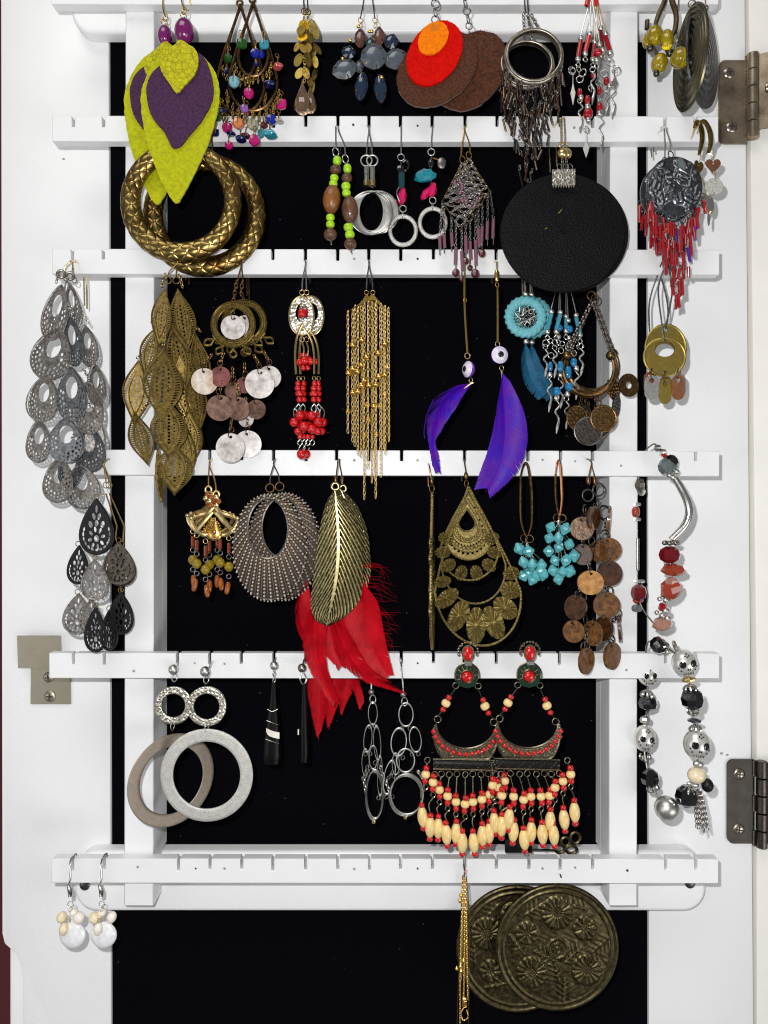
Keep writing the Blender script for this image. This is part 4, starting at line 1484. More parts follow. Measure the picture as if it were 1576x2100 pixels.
# --- black leather discs
def leather_disc(label, Y, cu, cv, ru, rv, clamp, hu):
    t = Thing('leather_disc_earring', label, 'earring', hu, 262, Y, group='pair of round black leather earrings')
    m = MB()
    m.grid(lambda a, b: (cu + ru * b * math.cos(a * 2 * PI), cv + rv * b * math.sin(a * 2 * PI), 5 * (1 - b * b) + 1.6 * b * math.sin(b * 3 + a * 2 * PI * 2) + .8 * b * math.sin(a * 2 * PI * 5 + 1)), 110, 14, 7)
    t.mb('leather_disc', m, 'black_leather', angle=60)
    t.hook(hu - 4, 238, hu - 2, 296, 'gold_pale', tail=70)
    t.ring(hu - 3, 300, 7, 'gold_pale', d=4, yaw=30)
    t.add('metal_ball', 'sphere', 'gold_pale', hu, 318, 11, d=4)
    t.ring(hu, 333, 7, 'silver_aged', d=4, yaw=60)
    t.ring(hu - 6, 345, 7, 'silver_aged', d=6, yaw=20)
    t.ring(hu + 7, 345, 7, 'silver_aged', d=6, yaw=20)
    if clamp:
        t.wire('scratch', [(1144, 440, 5.4), (1148, 436, 5.6), (1152, 431, 5.4)], .7, 'brass_flat', smooth=3)
        t.wire('scratch', [(1117, 472, 5.6), (1122, 469, 5.6)], .6, 'brass_flat')
        z = [(1130, 354), (1177, 352), (1177, 383)]
        for i in range(9):
            z += [(1177 - i * 5.2 - 2.6, 391), (1177 - i * 5.2 - 5.2, 384)]
        t.mb('ribbon_clamp', MB().prism(z, th=4, d=11), 'silver_hammered', smooth=False)


leather_disc('large round black leather earring with toothed silver clamp, in front', -.017, 1154, 477, 127, 121, True, 1153)
leather_disc('round black leather earring whose rim shows right of its twin', -.009, 1163, 480, 126, 120, False, 1161)


# --- pewter discs with red bugle fringe
material('pewter_matte', rgb(128, 131, 135), 1, 0.34, 0.2, 800, col2=rgb(72, 74, 78))


def pebble(seed):
    r = random.Random(seed)
    stones = [(r.uniform(-.8, .8), r.uniform(-.8, .8), r.uniform(.10, .26), r.uniform(0, 3.1), r.uniform(.5, 1)) for _ in range(34)]
    def h(x, y):
        z = 0
        for (a, b, s_, th, asp) in stones:
            dx, dy = x - a, y - b
            p, q = dx * math.cos(th) + dy * math.sin(th), (-dx * math.sin(th) + dy * math.cos(th)) / asp
            d2 = (p * p + q * q) / (s_ * s_)
            if d2 < 1:
                z = max(z, (3.4 + 14 * (s_ - .1)) * (1 - d2 ** 4) ** .5 + .8 + 1.2 * math.cos(p * 34))
            elif d2 < 1.5:
                z = max(z, 1.6)
        rr = math.hypot(x, y)
        return z * (1 if rr < .93 else .3) + 3 * (1 - rr * rr)
    return h


def pewter(label, Y, cu, cv, hu, u1, seed, fringe_off, rows):
    t = Thing('pewter_earring', label, 'earring', hu, 262, Y, group='pair of pewter disc earrings with red bugle fringe')
    relief_disc(t, 'embossed_disc', cu, cv, 57, 62, pebble(seed), 'pewter_matte', 80, 150, 5)
    t.add('pear_stone', 'gem', 'crystal_grey', cu + 12, cv - 42, 8, 16, d=8, rot=-20, sy=6)
    t.hook(hu, 256, u1, cv - 72, 'silver')
    t.ring(u1, cv - 66, 8, 'pewter', yaw=25)
    r = random.Random(seed)
    n = 11
    lk = MB()
    for i in range(n):
        f = i / (n - 1)
        a = math.radians(165 - 150 * f)
        u0, v0 = cu + 58 * math.cos(a), cv + 63 * math.sin(a)
        t.ring(u0, v0 + 3, 6, 'pewter', d=2, yaw=r.uniform(-30, 30))
        m_ = rows[i] if i < len(rows) else 2
        v = v0 + 9
        u = u0
        for q in range(m_):
            lk.chain([(u, v - 4, 0), (u, v + 14, 0)], 7, 2.4, .9)
            for w in range(2):
                mt = 'red_bugle' if r.random() < .86 else r.choice(['orange_bugle', 'violet_bugle', 'garnet'])
                du = r.uniform(-7, 7)
                t.rod('bugle_bead', (u + du * .6, v + r.uniform(0, 12), r.uniform(0, 10)), (u + du, v + r.uniform(26, 38), r.uniform(0, 10)), 3.2, mt)
            v += r.uniform(27, 33)
            u += (cu + fringe_off - u) * .12
    t.mb('fringe_links', lk, 'gunmetal', kind='stuff')


pewter('embossed pewter disc earring with long red bugle bead fringe, front of its pair', -.013, 1384, 383, 1366, 1376, 5, 4, [1, 2, 3, 4, 5, 6, 5, 4, 3, 2, 1])
pewter('embossed pewter disc earring showing only its left rim behind its twin', -.006, 1371, 396, 1362, 1364, 8, 4, [1, 1, 2, 2, 3, 3, 2, 2, 1, 1, 1])


# --- hearts and discs on curved bars
def hearts(label, Y, arc, pieces, hu):
    t = Thing('heart_earring', label, 'earring', hu, 262, Y, group='pair of dangling heart and disc earrings')
    m = MB().tube(arc, [3, 5, 5.5, 5, 3.4], 8, smooth=5, flat=.6)
    t.mb('curved_bar', m, 'brass_antique')
    for i in range(9):
        p = Vector((*arc[0], 0)).lerp(Vector((*arc[-1], 0)), (i + .5) / 9)
    t.wire('ear_post', [(arc[0][0], arc[0][1], 0), (arc[0][0] + 2, arc[0][1] + 4, -10), (arc[0][0] + 8, arc[0][1] + 6, -34)], 1.6, 'gold_pale')
    prev = arc[-1]
    for (sh, mt, u, v, rx, rz, yw) in pieces:
        t.wire('link', [(prev[0], prev[1], 2), ((prev[0] + u) / 2 + 3, (prev[1] + v - rz) / 2, 4), (u, v - rz * .7, 3)], 1.1, 'gold_pale', smooth=3)
        t.add('heart' if sh == 'heart' else 'charm_disc', sh, mt, u, v, rx, rz, d=2, sy=7, yaw=yw)
        prev = (u, v + rz * .8)


hearts('curved bar earring with bronze heart and thin discs, left of its pair', -.010, [(1424, 262), (1431, 250), (1439, 266), (1440, 290), (1434, 318)],
       [('heart', 'brass', 1433, 343, 14, 15, 30), ('coin', 'silver_satin', 1446, 415, 13, 17, 25)], 1426)
hearts('curved bar earring with tan heart and two silver discs, right of its pair', -.014, [(1436, 250), (1446, 250), (1456, 270), (1458, 295), (1452, 316)],
       [('heart', 'copper', 1462, 340, 16, 16, 0), ('coin', 'silver_sandy', 1464, 383, 19, 17, 0), ('coin', 'silver_satin', 1456, 420, 12, 18, 30), ('coin', 'silver_satin', 1453, 450, 3, 14, 20)], 1440)

# ================================================================== third bar
# --- silver filigree cascade at the far left
def filigree(label, Y, drops, hook, seed):
    t = Thing('filigree_earring', label, 'earring', hook[0], 520, Y, group='pair of silver filigree cascade earrings')
    r = random.Random(seed)
    t.hook(hook[0], 532, hook[1], hook[2], 'gold_pale', tail=80)
    t.ring(hook[1] - 6, hook[2] + 6, 10, 'silver_aged', shape='ring_fat', yaw=20)
    t.ring(hook[1] + 3, hook[2] + 14, 7, 'silver_aged', yaw=60)
    ch = MB()
    for i, (u, v, rx, rz, rot, mt) in enumerate(drops):
        d = 2 + i * 1.4
        rx, rz = rx * 1.08, rz * 1.06
        o = t.add('filigree_drop', 'filigree_drop', mt, u, v, rx, rz, d=d, sy=30, rot=rot, yaw=r.uniform(-14, 14), tilt=r.uniform(-12, 4))
        rim = MB()
        c, s_ = math.cos(math.radians(rot)), math.sin(math.radians(rot))
        pts = [(x * rx * .97, -y * rz * .97) for x, y in tear_outline(30, 1.06, 1.0, -1.0, .55)]
        t.mb('drop_rim', MB().tube([(u + x * c - y * s_, v + x * s_ + y * c, d) for x, y in pts], 1.7, 5, True), mt, parent=o)
        ch.chain([(u, v - rz - 2, d - 2), (hook[1] + (u - hook[1]) * .6, v - rz - 26, 0)], 8, 2.8, 1.0)
    t.mb('chain', ch, 'silver_aged', kind='stuff')


filigree('silver filigree cascade earring of overlapping pierced drops, left front of its pair', -.011,
         [(150, 700, 22, 50, -8, 'pewter_lace'), (116, 642, 27, 56, 12, 'silver_lace'), (82, 905, 26, 42, 0, 'silver_lace'), (92, 818, 35, 46, 8, 'silver_lace'), (110, 727, 43, 52, 14, 'silver_lace'),
          (140, 903, 37, 44, 0, 'pewter_lace'), (152, 810, 31, 54, -2, 'pewter_lace'), (125, 985, 31, 44, 4, 'silver_lace')], (146, 132, 556), 3)
filigree('silver filigree cascade earring of overlapping pierced drops, right rear of its pair', -.004,
         [(150, 625, 16, 48, -14, 'silver_lace'), (182, 710, 20, 42, -10, 'silver_lace'), (200, 790, 20, 42, -6, 'silver_lace'), (198, 900, 22, 48, 0, 'silver_lace'), (186, 838, 30, 52, -4, 'silver_lace'),
          (188, 920, 32, 46, -6, 'pewter_lace'), (150, 960, 26, 40, 4, 'pewter_lace'), (174, 998, 37, 44, -8, 'silver_lace')], (150, 150, 560), 4)


# --- brass pierced leaves
def leaves(label, Y, items, top, seed):
    t = Thing('leaf_earring', label, 'earring', top[0], top[1], Y, group='pair of brass pierced leaf cascade earrings')
    r = random.Random(seed)
    ch = MB()
    t.hook(365, 532, top[0], top[1] - 6, 'brass')
    t.ring(top[0], top[1], 8, 'brass', shape='ring')
    for i, (u, v, hw, hh, rot, yaw, mt) in enumerate(items):
        d = i * 1.8
        o = t.add('pierced_leaf', 'brass_leaf', mt, u, v, hw, hh / 1.9, d=d, sy=34, rot=rot, yaw=yaw, tilt=r.uniform(-5, 3))
        cth, sth = math.cos(math.radians(rot)), math.sin(math.radians(rot))
        cy, sy_ = math.cos(math.radians(yaw)), math.sin(math.radians(yaw))
        for fr, rad in ((1.0, 2.0), (.56, 1.1)):
            pts = []
            N = 20
            for q in range(2 * N):
                z = -1 + 2 * q / N if q <= N else 3 - 2 * q / N
                sg = 1 if q <= N else -1
                zz = z * (1 if fr == 1 else .74)
                x = sg * leaf_half(z) * fr + (.05 * math.sin((zz + 1) * PI) if fr == 1 else 0)
                px, pz = x * hw * .96, -zz * hh * .98
                X = px * cth - pz * sth
                pts.append((u + X * cy, v + px * sth + pz * cth, d - X * sy_ + 1.2))
            t.mb('leaf_rim' if fr == 1 else 'leaf_vein', MB().tube(pts, rad, 5, True), mt, parent=o)
        ch.chain([(u, v - hh - 2, d - 2), (top[0] + (u - top[0]) * .5, v - hh - 30, d - 4)], 8, 2.8, 1.1)
    t.mb('chain', ch, 'brass_antique', kind='stuff')


leaves('cascade earring of pierced brass leaves, bright front leaves on the left', -.012,
       [(332, 652, 20, 62, 6, 20, 'brass_leaf'), (311, 722, 22, 58, 14, 25, 'brass_leaf'), (329, 975, 10, 56, -3, 60, 'brass_leaf'), (292, 900, 25, 56, -14, 30, 'brass_leaf'), (283, 806, 27, 68, 4, 20, 'brass_leaf'),
        (361, 962, 38, 54, 0, 0, 'brass_leaf'), (350, 882, 38, 60, 0, 0, 'brass_leaf'), (338, 790, 41, 76, 2, 0, 'brass_leaf')], (345, 575), 2)
leaves('cascade earring of pierced brass leaves, darker leaves behind on the right', -.004,
       [(412, 745, 20, 62, -10, 30, 'brass_leaf'), (404, 820, 22, 66, -6, 30, 'brass_leaf'), (393, 897, 24, 56, -4, 20, 'brass_leaf'), (378, 800, 26, 70, -6, 10, 'brass_leaf'), (372, 738, 27, 76, -12, 0, 'brass_leaf'),
        (377, 660, 27, 66, -8, 0, 'brass_leaf'), (385, 930, 20, 60, 0, 20, 'brass_leaf')], (362, 575), 5)


# --- shell disc chandeliers
def shells(label, Y, cu, cv, discs, hu, seed, frill=True):
    t = Thing('shell_earring', label, 'earring', hu, 560, Y, group='pair of brass ring earrings with shell discs')
    r = random.Random(seed)
    t.hook(496, 532, hu, 592, 'bronze', tail=60)
    t.chain([(hu, 575, 2), (hu - 4, 600, 2), (cu, cv - 46, 0)], 'bronze', 10, 3.4, 1.4)
    m = MB().prism(circ(cu, cv, 45, 46, 48), [circ(cu, cv, 33, 34, 44)], th=4)
    ringo = t.mb('brass_ring', m, 'brass_antique', angle=30)
    rim = MB()
    for R in (34, 45):
        rim.tube([(x, y, 2) for x, y in circ(cu, cv, R, R * 1.02, 48)], 1.9, 5, True)
    for i in range(60):
        a = 2 * PI * i / 60
        rim.ball((cu + 39.5 * math.cos(a), cv + 40.2 * math.sin(a), 2.5), 1.7, 5, 4)
    t.mb('ring_ornament', rim, 'brass_antique', parent=ringo, kind='stuff')
    ends = []
    for i in range(5):
        a = math.radians(142 - 104 * i / 4)
        x, y = cu + 46 * math.cos(a), cv + 46 * math.sin(a)
        ex, ey = cu + 66 * math.cos(a), cv + 60 * math.sin(a)
        nx, ny = -math.sin(a) * 7, math.cos(a) * 7
        t.wire('scroll', [(x - nx * 1.2, y - ny * 1.2, 0), (x + nx * .2, y + ny * .2, 1), ((x + ex) / 2 - nx * .4, (y + ey) / 2 - ny * .4, 1), (ex - nx, ey - ny, 1), (ex + math.cos(a) * 8, ey + math.sin(a) * 8, 1), (ex + nx, ey + ny, 1), ((x + ex) / 2 + nx * .4, (y + ey) / 2 + ny * .4, 1), (x - nx * .2, y - ny * .2, 1), (x + nx * 1.2, y + ny * 1.2, 0)], 2.5, 'brass_antique', smooth=4)
        ends.append((ex + math.cos(a) * 12, ey + math.sin(a) * 12))
    for i, (u, v, rad, mt, d) in enumerate(discs):
        o = t.add('shell_disc', 'coin', mt, u, v, rad, rad, d=d, sy=14, rot=r.uniform(-15, 15), yaw=r.uniform(-14, 14), tilt=r.uniform(-8, 4))
        t.ring(u, v - rad * .86, 7, 'bronze', d=d + 1, yaw=60)
        t.ring(u + r.uniform(-3, 3), v - rad - 7, 6, 'bronze', d=d, yaw=r.uniform(-20, 20))
        if i:
            t.chain([(u, v - rad - 8, d), (cu + (u - cu) * .75, v - rad - 30, 0)], 'bronze', 9, 3, 1.2)


shells('brass ring earring hung with round shell discs, front of its pair', -.010, 479, 666,
       [(479, 672, 25, 'shell_white', 2), (453, 773, 21, 'shell_rose', 2), (421, 783, 27, 'shell_tan', 4), (477, 800, 17, 'shell_brown', -4), (534, 788, 30, 'shell_white', 6), (452, 837, 27, 'shell_brown', 3), (489, 838, 24, 'shell_brown', 1), (474, 919, 30, 'shell_white', 6)], 487, 6)
shells('brass ring earring hung with round shell discs, mostly hidden behind its twin', -.003, 502, 662,
       [(503, 668, 22, 'shell_white', 1), (553, 774, 24, 'shell_white', 2), (526, 840, 20, 'shell_brown', 0), (505, 860, 16, 'shell_white', -2), (502, 790, 17, 'shell_rose', 0), (509, 911, 28, 'shell_white', 2)], 499, 9)


# --- hammered ovals with red beads
def red_oval(label, Y, dx, full):
    t = Thing('oval_earring', label, 'earring', 622 + dx, 545, Y, group='pair of hammered oval earrings with red beads')
    X = lambda u: u + dx
    t.hook(627, 532, X(620), 594, 'silver')
    t.ring(X(620), 600, 6, 'gold_pale')
    ov = 619 if full else 630
    m = MB().prism(circ(X(ov), 648, 26, 40, 44), [circ(X(ov + 1), 642, 13, 20, 28), circ(X(ov), 670, 4, n=10)], th=4)
    t.mb('hammered_oval', m, 'silver_hammered', angle=30)
    t.wire('oval_rim', [(x, y, 1.5) for x, y in circ(X(ov), 648, 25.5, 39.5, 44)], 1.8, 'gold_pale', closed=True)
    t.ring(X(620), 624, 5, 'gold_pale', yaw=30)
    t.wire('bead_pin', [(X(620), 628, 2), (X(620), 652, 2)], 1.0, 'gold_pale')
    t.add('red_bead', 'barrel', 'red_bead', X(620), 643, 8.5, 9, d=2)
    t.wire('long_loop', [(X(608), 768, 3), (X(606), 730, 3), (X(609), 696, 3), (X(618), 672, 5), (X(626), 664, 6)], 2.4, 'gold_pale', smooth=5)
    t.wire('long_loop', [(X(645), 768, 3), (X(645), 730, 3), (X(640), 700, 3), (X(628), 678, 4), (X(619), 670, 2)], 2.2, 'gold_pale', smooth=5)
    t.ring(X(620), 696, 6, 'gold_pale', yaw=20)
    t.wire('link', [(X(620), 702, 0), (X(624), 715, 2), (X(622), 730, 0)], 1.6, 'gold_pale', smooth=3)
    for (u, v, r) in [(614, 742, 7.5), (625, 739, 9), (638, 741, 7), (622, 754, 6), (618, 728, 5)]:
        t.add('red_bead', 'barrel', 'red_bead', X(u), v, r, r * .9, d=-3, rot=random.uniform(-50, 50))
    for u0 in (613, 645):
        t.ring(X(u0), 776, 5, 'gold_pale', yaw=40)
        for v, r in ((787, 5.5), (797, 6.5), (808, 8.5), (820, 6)):
            t.add('red_bead', 'barrel', 'red_bead', X(u0) + random.uniform(-2, 2), v, r, 5.6, d=2)
        t.wire('wire_loop', [(X(u0), 828, 2), (X(u0) - 6, 838, 3), (X(u0) + 1, 846, 3), (X(u0) + 5, 836, 3), (X(u0), 828, 2)], 1.2, 'silver', smooth=4)
    t.wire('wire_loop', [(X(604), 854, 2), (X(603), 842, 2), (X(608), 834, 2)], 1.1, 'silver', smooth=3)
    t.wire('wire_loop', [(X(655), 856, 2), (X(657), 844, 2), (X(650), 834, 2)], 1.1, 'silver', smooth=3)
    for (u, v, r, d) in [(616, 852, 10, 3), (640, 853, 10, 3), (604, 866, 10, 1), (653, 866, 10, 1), (625, 875, 10.5, 6), (640, 880, 10, 2), (611, 884, 8, -2), (651, 884, 8, -3)]:
        t.add('round_bead', 'sphere', 'red_bead', X(u), v, r, d=d)
    for u0 in (616, 632):
        t.add('red_bead', 'barrel', 'red_bead', X(u0), 896, 5.5, 5, d=3)
        t.wire('wire_loop', [(X(u0), 901, 3), (X(u0) - 5, 908, 3), (X(u0), 914, 3), (X(u0) + 5, 907, 3), (X(u0), 901, 3)], 1.1, 'silver', smooth=4)
    t.wire('wire_loop', [(X(617), 914, 3), (X(613), 922, 4), (X(621), 926, 5), (X(627), 918, 4)], 1.1, 'silver', smooth=4)
    t.add('round_bead', 'sphere', 'red_bead', X(619), 932, 10, d=4)


red_oval('hammered oval earring with clusters of red beads, in front of its twin', -.010, 0, True)
red_oval('hammered oval earring with clusters of red beads, behind and slightly right', -.002, 9, False)


# --- gold chain fringe
material('gold_chain', rgb(224, 192, 122), 0.8, 0.3, 0.12)
def chain_fringe(label, Y, dx, us, ends, balls, hook, front):
    t = Thing('fringe_earring', label, 'earring', 760 + dx, 545, Y, group='pair of gold chain fringe earrings')
    t.hook(757, 532, hook, 594, 'silver_aged')
    t.ring(hook, 600, 5, 'gold')
    apex = (hook, 603)
    m = MB().prism([apex, (us[-1], 640), (us[-1] - 10, 632), (hook, 614), (us[0] + 10, 632), (us[0], 640)], th=3)
    t.mb('fan_bar', m, 'brass', smooth=False)
    for i, (u, e) in enumerate(zip(us, ends)):
        f = abs(u - hook) / 45
        v0 = 614 + 24 * min(1, f)
        t.chain([(u, v0, 1), (u + random.uniform(-1, 1), (v0 + e) / 2, 2), (u + random.uniform(-1.5, 1.5), e, 2)], 'gold_chain', 11.5, 2.5, .8, seg=8)
    for (u, v) in balls:
        t.add('gold_ball', 'sphere', 'gold', u, v, 6.6, d=7)


Z3 = P2(3.283, 380, 520)
BALLS = [Z3(x, y) for x, y in [(1130, 620), (1345, 610), (1222, 700), (1190, 585), (1300, 675), (1100, 808), (1130, 778), (1162, 798), (1205, 855), (1305, 830), (1345, 820), (1188, 890), (1238, 890), (1285, 885),
                               (1130, 938), (1165, 932), (1340, 950), (1225, 1022), (1312, 1030), (1100, 1065), (1205, 1220), (1285, 1218), (1187, 755), (1362, 768), (1270, 1030), (1235, 1120)]]
chain_fringe('gold chain fringe earring with scattered gold balls, front of its pair', -.010, 0, [714, 724, 735, 748, 756, 772, 781, 790, 797], [888, 906, 932, 1024, 960, 1022, 978, 930, 905], BALLS[:16], 765, True)
chain_fringe('gold chain fringe earring with scattered gold balls, close behind its twin', -.004, -6, [729, 742, 763, 769, 785], [915, 938, 990, 984, 920], BALLS[16:], 752, False)


# --- feathers
def vane(t, name, shaft, left, right, mat, n=130, d0=0, curl=0.0, wid=1.6, gap=.05, parent=None, seed=1, droop=.24):
    """feather vane of separate barbs between a shaft curve and its two edges (lists of (u,v) or (u,v,d))"""
    r = random.Random(seed)
    sm = lambda l: catmull([(p[0], p[1], p[2] if len(p) > 2 else 0) for p in l], 12)
    A, B, C = sm(shaft), sm(left), sm(right)
    at = lambda l, f: l[min(len(l) - 1, max(0, int(f * (len(l) - 1))))].lerp(l[min(len(l) - 1, max(0, int(f * (len(l) - 1))) + 1)], (f * (len(l) - 1)) % 1.0)
    m = MB()
    up = Vector((0, 0, 1))
    for side, E in ((0, B), (1, C)):
        off = 0.0
        for i in range(n):
            f = (i + r.uniform(-.3, .3)) / n
            f = max(0, min(1, f))
            a = at(A, f * .96)
            e = at(E, min(1, f + droop * (1 - f)))
            if r.random() < gap:
                off = r.uniform(-5, 5)
            e = e + Vector((r.uniform(-.6, .6), r.uniform(-1, 1.5) + off * .4, 0))
            mid = a.lerp(e, .5) + Vector((0, -(e - a).length * .06, curl * (e - a).length * .25))
            t_ = (at(A, min(1, f + .02)) - at(A, max(0, f - .02)))
            t_ = t_.normalized() if t_.length > 1e-6 else Vector((0, 1, 0))
            w = t_ * wid * 1.25
            dz = up * (d0 + r.uniform(-.9, .9))
            b = len(m.v)
            for p, k in ((a, 1), (mid, 1), (e, .35)):
                m.v.append(p + w * k + dz)
                m.v.append(p - w * k + dz + up * .7)
            m.f.append((b, b + 1, b + 3, b + 2))
            m.f.append((b + 2, b + 3, b + 5, b + 4))
    o = t.mb(name, m, mat, parent, kind='stuff', angle=80)
    t.mb('shaft', MB().tube([p + up * (d0 + 1) for p in A], [1.3, .5], 5), mat, parent=o)
    return o


def eye_bead(t, u, v, r, yaw, d=3):
    b = t.add('eye_bead', 'dome', 'eye_violet', u, v, r, r, d=d, yaw=yaw + 180, sy=r * 1.1)
    c, s_ = math.cos(math.radians(yaw)), math.sin(math.radians(yaw))
    f = lambda dd: (u + s_ * dd, v, d + c * dd)
    for nm, mt, sz, dd in (('white_rim', 'eye_white', 1.0, 2.5), ('iris_rim', 'eye_white', .80, 5.5), ('pupil', 'black_gem', .46, 7)):
        x, y, z = f(dd)
        t.add(nm, 'dome', mt, x, y, r * sz, r * sz, d=z, yaw=yaw, sy=r * .5, parent=b)


VG = 'pair of violet feather earrings with eye beads'
t = Thing('feather_earring', 'violet feather earring curling left, its eye bead turned sideways', 'earring', 953, 590, -.008, group=VG)
t.wire('gold_pin', [(953, 560, 0), (953, 622, 0), (956, 680, 0), (959, 724, 0)], 2.2, 'gold', smooth=4)
t.hook(953, 532, 953, 562, 'gold_pale')
t.ring(954, 616, 5, 'gold', yaw=40)
t.ring(959, 730, 7, 'gold_pale', yaw=20)
eye_bead(t, 961, 758, 17, -62)
t.ring(966, 780, 6, 'gold_pale', yaw=40)
t.wire('gold_tip', [(970, 784, 2), (958, 792, 2), (952, 798, 2)], 2.6, 'gold_pale')
vane(t, 'feather_vane', [(968, 786), (935, 806), (906, 838), (890, 880), (888, 915), (896, 950), (903, 972)], [(962, 786), (925, 800), (892, 815), (877, 850), (876, 885), (880, 915), (886, 950), (893, 972)],
     [(966, 792), (945, 822), (922, 855), (903, 885), (893, 905), (900, 935), (905, 974)], 'feather_violet', 150, 2, .5, 1.6, seed=3)
t.wire('stray_barb', [(890, 818, 0), (876, 850, 0), (870, 885, 0), (872, 900, 0)], .6, 'feather_violet', smooth=4)
t = Thing('feather_earring', 'violet feather earring with broad feather, eye bead facing front', 'earring', 1020, 545, -.010, group=VG)
t.hook(1019, 532, 1019, 552, 'gold_pale')
t.rod('gold_barrel', (1019, 553, 0), (1019, 578, 0), 5, 'gold', 'barrel')
t.ring(1020, 584, 5, 'gold', yaw=30)
t.wire('gold_pin', [(1021, 588, 0), (1021, 702, 0)], 2.2, 'gold')
t.ring(1021, 706, 6, 'gold_pale', yaw=20)
eye_bead(t, 1024, 729, 18, 12)
t.ring(1029, 755, 6, 'gold_pale', yaw=30)
t.wire('gold_tip', [(1029, 760, 2), (1031, 778, 2)], 2.4, 'gold_pale')
vane(t, 'feather_vane', [(1030, 768), (1030, 800), (1034, 850), (1034, 900), (1022, 960), (995, 1010)], [(1026, 775), (1022, 820), (1014, 870), (1002, 920), (986, 965), (973, 1003)],
     [(1032, 772), (1050, 795), (1071, 835), (1081, 880), (1077, 930), (1050, 980), (1004, 1023)], 'feather_violet', 230, 3, .5, 2.0, gap=.02, seed=5, droop=.24)


# --- dreamcatchers
def dream(label, Y, dx, dy, seed, sway):
    t = Thing('dreamcatcher_earring', label, 'earring', 1080 + dx, 560, Y, group='pair of turquoise dreamcatcher earrings')
    r = random.Random(seed)
    cu, cv = 1080 + dx, 650 + dy
    m = MB()
    NU, NV = 110, 14
    for i in range(NU):      # three-ply cord bound round the hoop
        a = 2 * PI * i / NU
        for j in range(NV):
            b = 2 * PI * j / NV
            rad = 11.5 * (.86 + .15 * math.cos(3 * b + 22 * a)) + r.uniform(-.7, .7)
            w = 33 + rad * math.cos(b)
            m.v.append(Vector((cu + w * math.cos(a), cv + w * math.sin(a), rad * .6 * math.sin(b))))
    for i in range(NU):
        for j in range(NV):
            a0, a1 = i * NV, ((i + 1) % NU) * NV
            m.f.append((a0 + j, a0 + (j + 1) % NV, a1 + (j + 1) % NV, a1 + j))
    t.mb('wrapped_hoop', m, 'turquoise_cord', angle=80)
    web = MB()
    for k, (ra, rb) in enumerate(((24, 16), (17, 10), (11, 5))):
        p = 9
        pts = [(cu + (ra if q % 2 == 0 else rb) * math.cos(PI * q / p + k * .3), cv + (ra if q % 2 == 0 else rb) * math.sin(PI * q / p + k * .3), 1 + r.uniform(-2, 3)) for q in range(2 * p)]
        web.tube(pts, 1.35, 5, True)
    for k in range(5):
        a = r.uniform(0, 6.3)
        web.tube([(cu + 22 * math.cos(a), cv + 22 * math.sin(a), 0), (cu - 18 * math.cos(a + .8), cv - 18 * math.sin(a + .8), 4)], .9, 5)
    t.mb('web', web, 'silver', kind='stuff')
    t.hook(1084, 532, cu - 2, 604 + dy, 'silver', tail=60)
    t.add('silver_ball', 'sphere', 'silver_satin', cu, 603 + dy, 6)
    t.rod('silver_tube', (cu, 586, 0), (cu, 600 + dy, 0), 3, 'silver')
    t.add('silver_ball', 'sphere', 'silver_satin', cu + 1, 701 + dy, 6)
    vane(t, 'feather_vane', [(cu, 706 + dy), (cu + 2 + sway * .3, 745 + dy), (cu + 14 + sway, 785 + dy), (cu + 40 + sway, 818 + dy)], [(cu - 4, 708 + dy), (cu - 9, 745 + dy), (cu + sway * .6, 790 + dy), (cu + 28 + sway, 822 + dy)],
         [(cu + 3, 706 + dy), (cu + 16 + sway * .4, 740 + dy), (cu + 32 + sway, 775 + dy), (cu + 46 + sway, 806 + dy)], 'feather_blue', 70, 0, .3, 1.1, gap=.3, seed=seed)


dream('turquoise wrapped dreamcatcher earring with silver web, front of its pair', -.009, -2, 0, 3, 0)
dream('turquoise wrapped dreamcatcher earring behind, its blue feather swept right', -.003, 10, 1, 8, 4)

BG = 'pair of blue bead and silver paddle dangle earrings'
dangles('dangle_earring', 'silver dangle earring with aqua tubes and twisted paddles, left front of its pair', BG, -.0095, (1150, 560),
        [((1130, 641), 'aqua_tube', (1122, 682), 4.4), ((1148, 642), 'aqua_tube', (1140, 682), 4.4), ((1146, 654), 'azure_glass', (1146, 690), 9)],
        [(1120, 704, 8), (1138, 704, 8), (1130, 730, 7), (1150, 720, 7), (1128, 700, 6)],
        [(1118, 718, 774, 5, 0, 1), (1137, 720, 776, 5, 2, 1), (1126, 778, 846, 5, 0, 1), (1141, 822, 890, 6, 0, 1)], 'silver',
        [('azure_glass', 1129, 752, 5, 10), ('silver_satin', 1128, 769, 5.6, 5.6), ('azure_glass', 1142, 803, 8, 9), ('silver_satin', 1141, 817, 5.5, 5.5), ('azure_glass', 1148, 753, 6, 11)])
dangles('dangle_earring', 'silver dangle earring with aqua tubes and twisted paddles, right rear of its pair', BG, -.006, (1160, 560),
        [((1165, 658), 'azure_glass', (1167, 694), 9.5), ((1181, 647), 'aqua_tube', (1189, 688), 4.4), ((1160, 650), 'aqua_tube', (1160, 680), 4)],
        [(1167, 712, 8), (1190, 710, 8), (1178, 724, 7), (1158, 738, 7), (1152, 706, 6)],
        [(1192, 716, 772, 4, 0, 1), (1182, 764, 820, 4, -4, 1), (1150, 782, 838, 4, 0, 1), (1162, 824, 880, 6, 0, 1)], 'silver',
        [('azure_glass', 1176, 744, 7, 9), ('silver_satin', 1181, 756, 5.6, 5.6), ('azure_glass', 1164, 765, 7, 13), ('azure_glass', 1166, 794, 9, 9), ('silver_satin', 1163, 809, 6, 6), ('silver_satin', 1148, 770, 5.6, 5.6)])


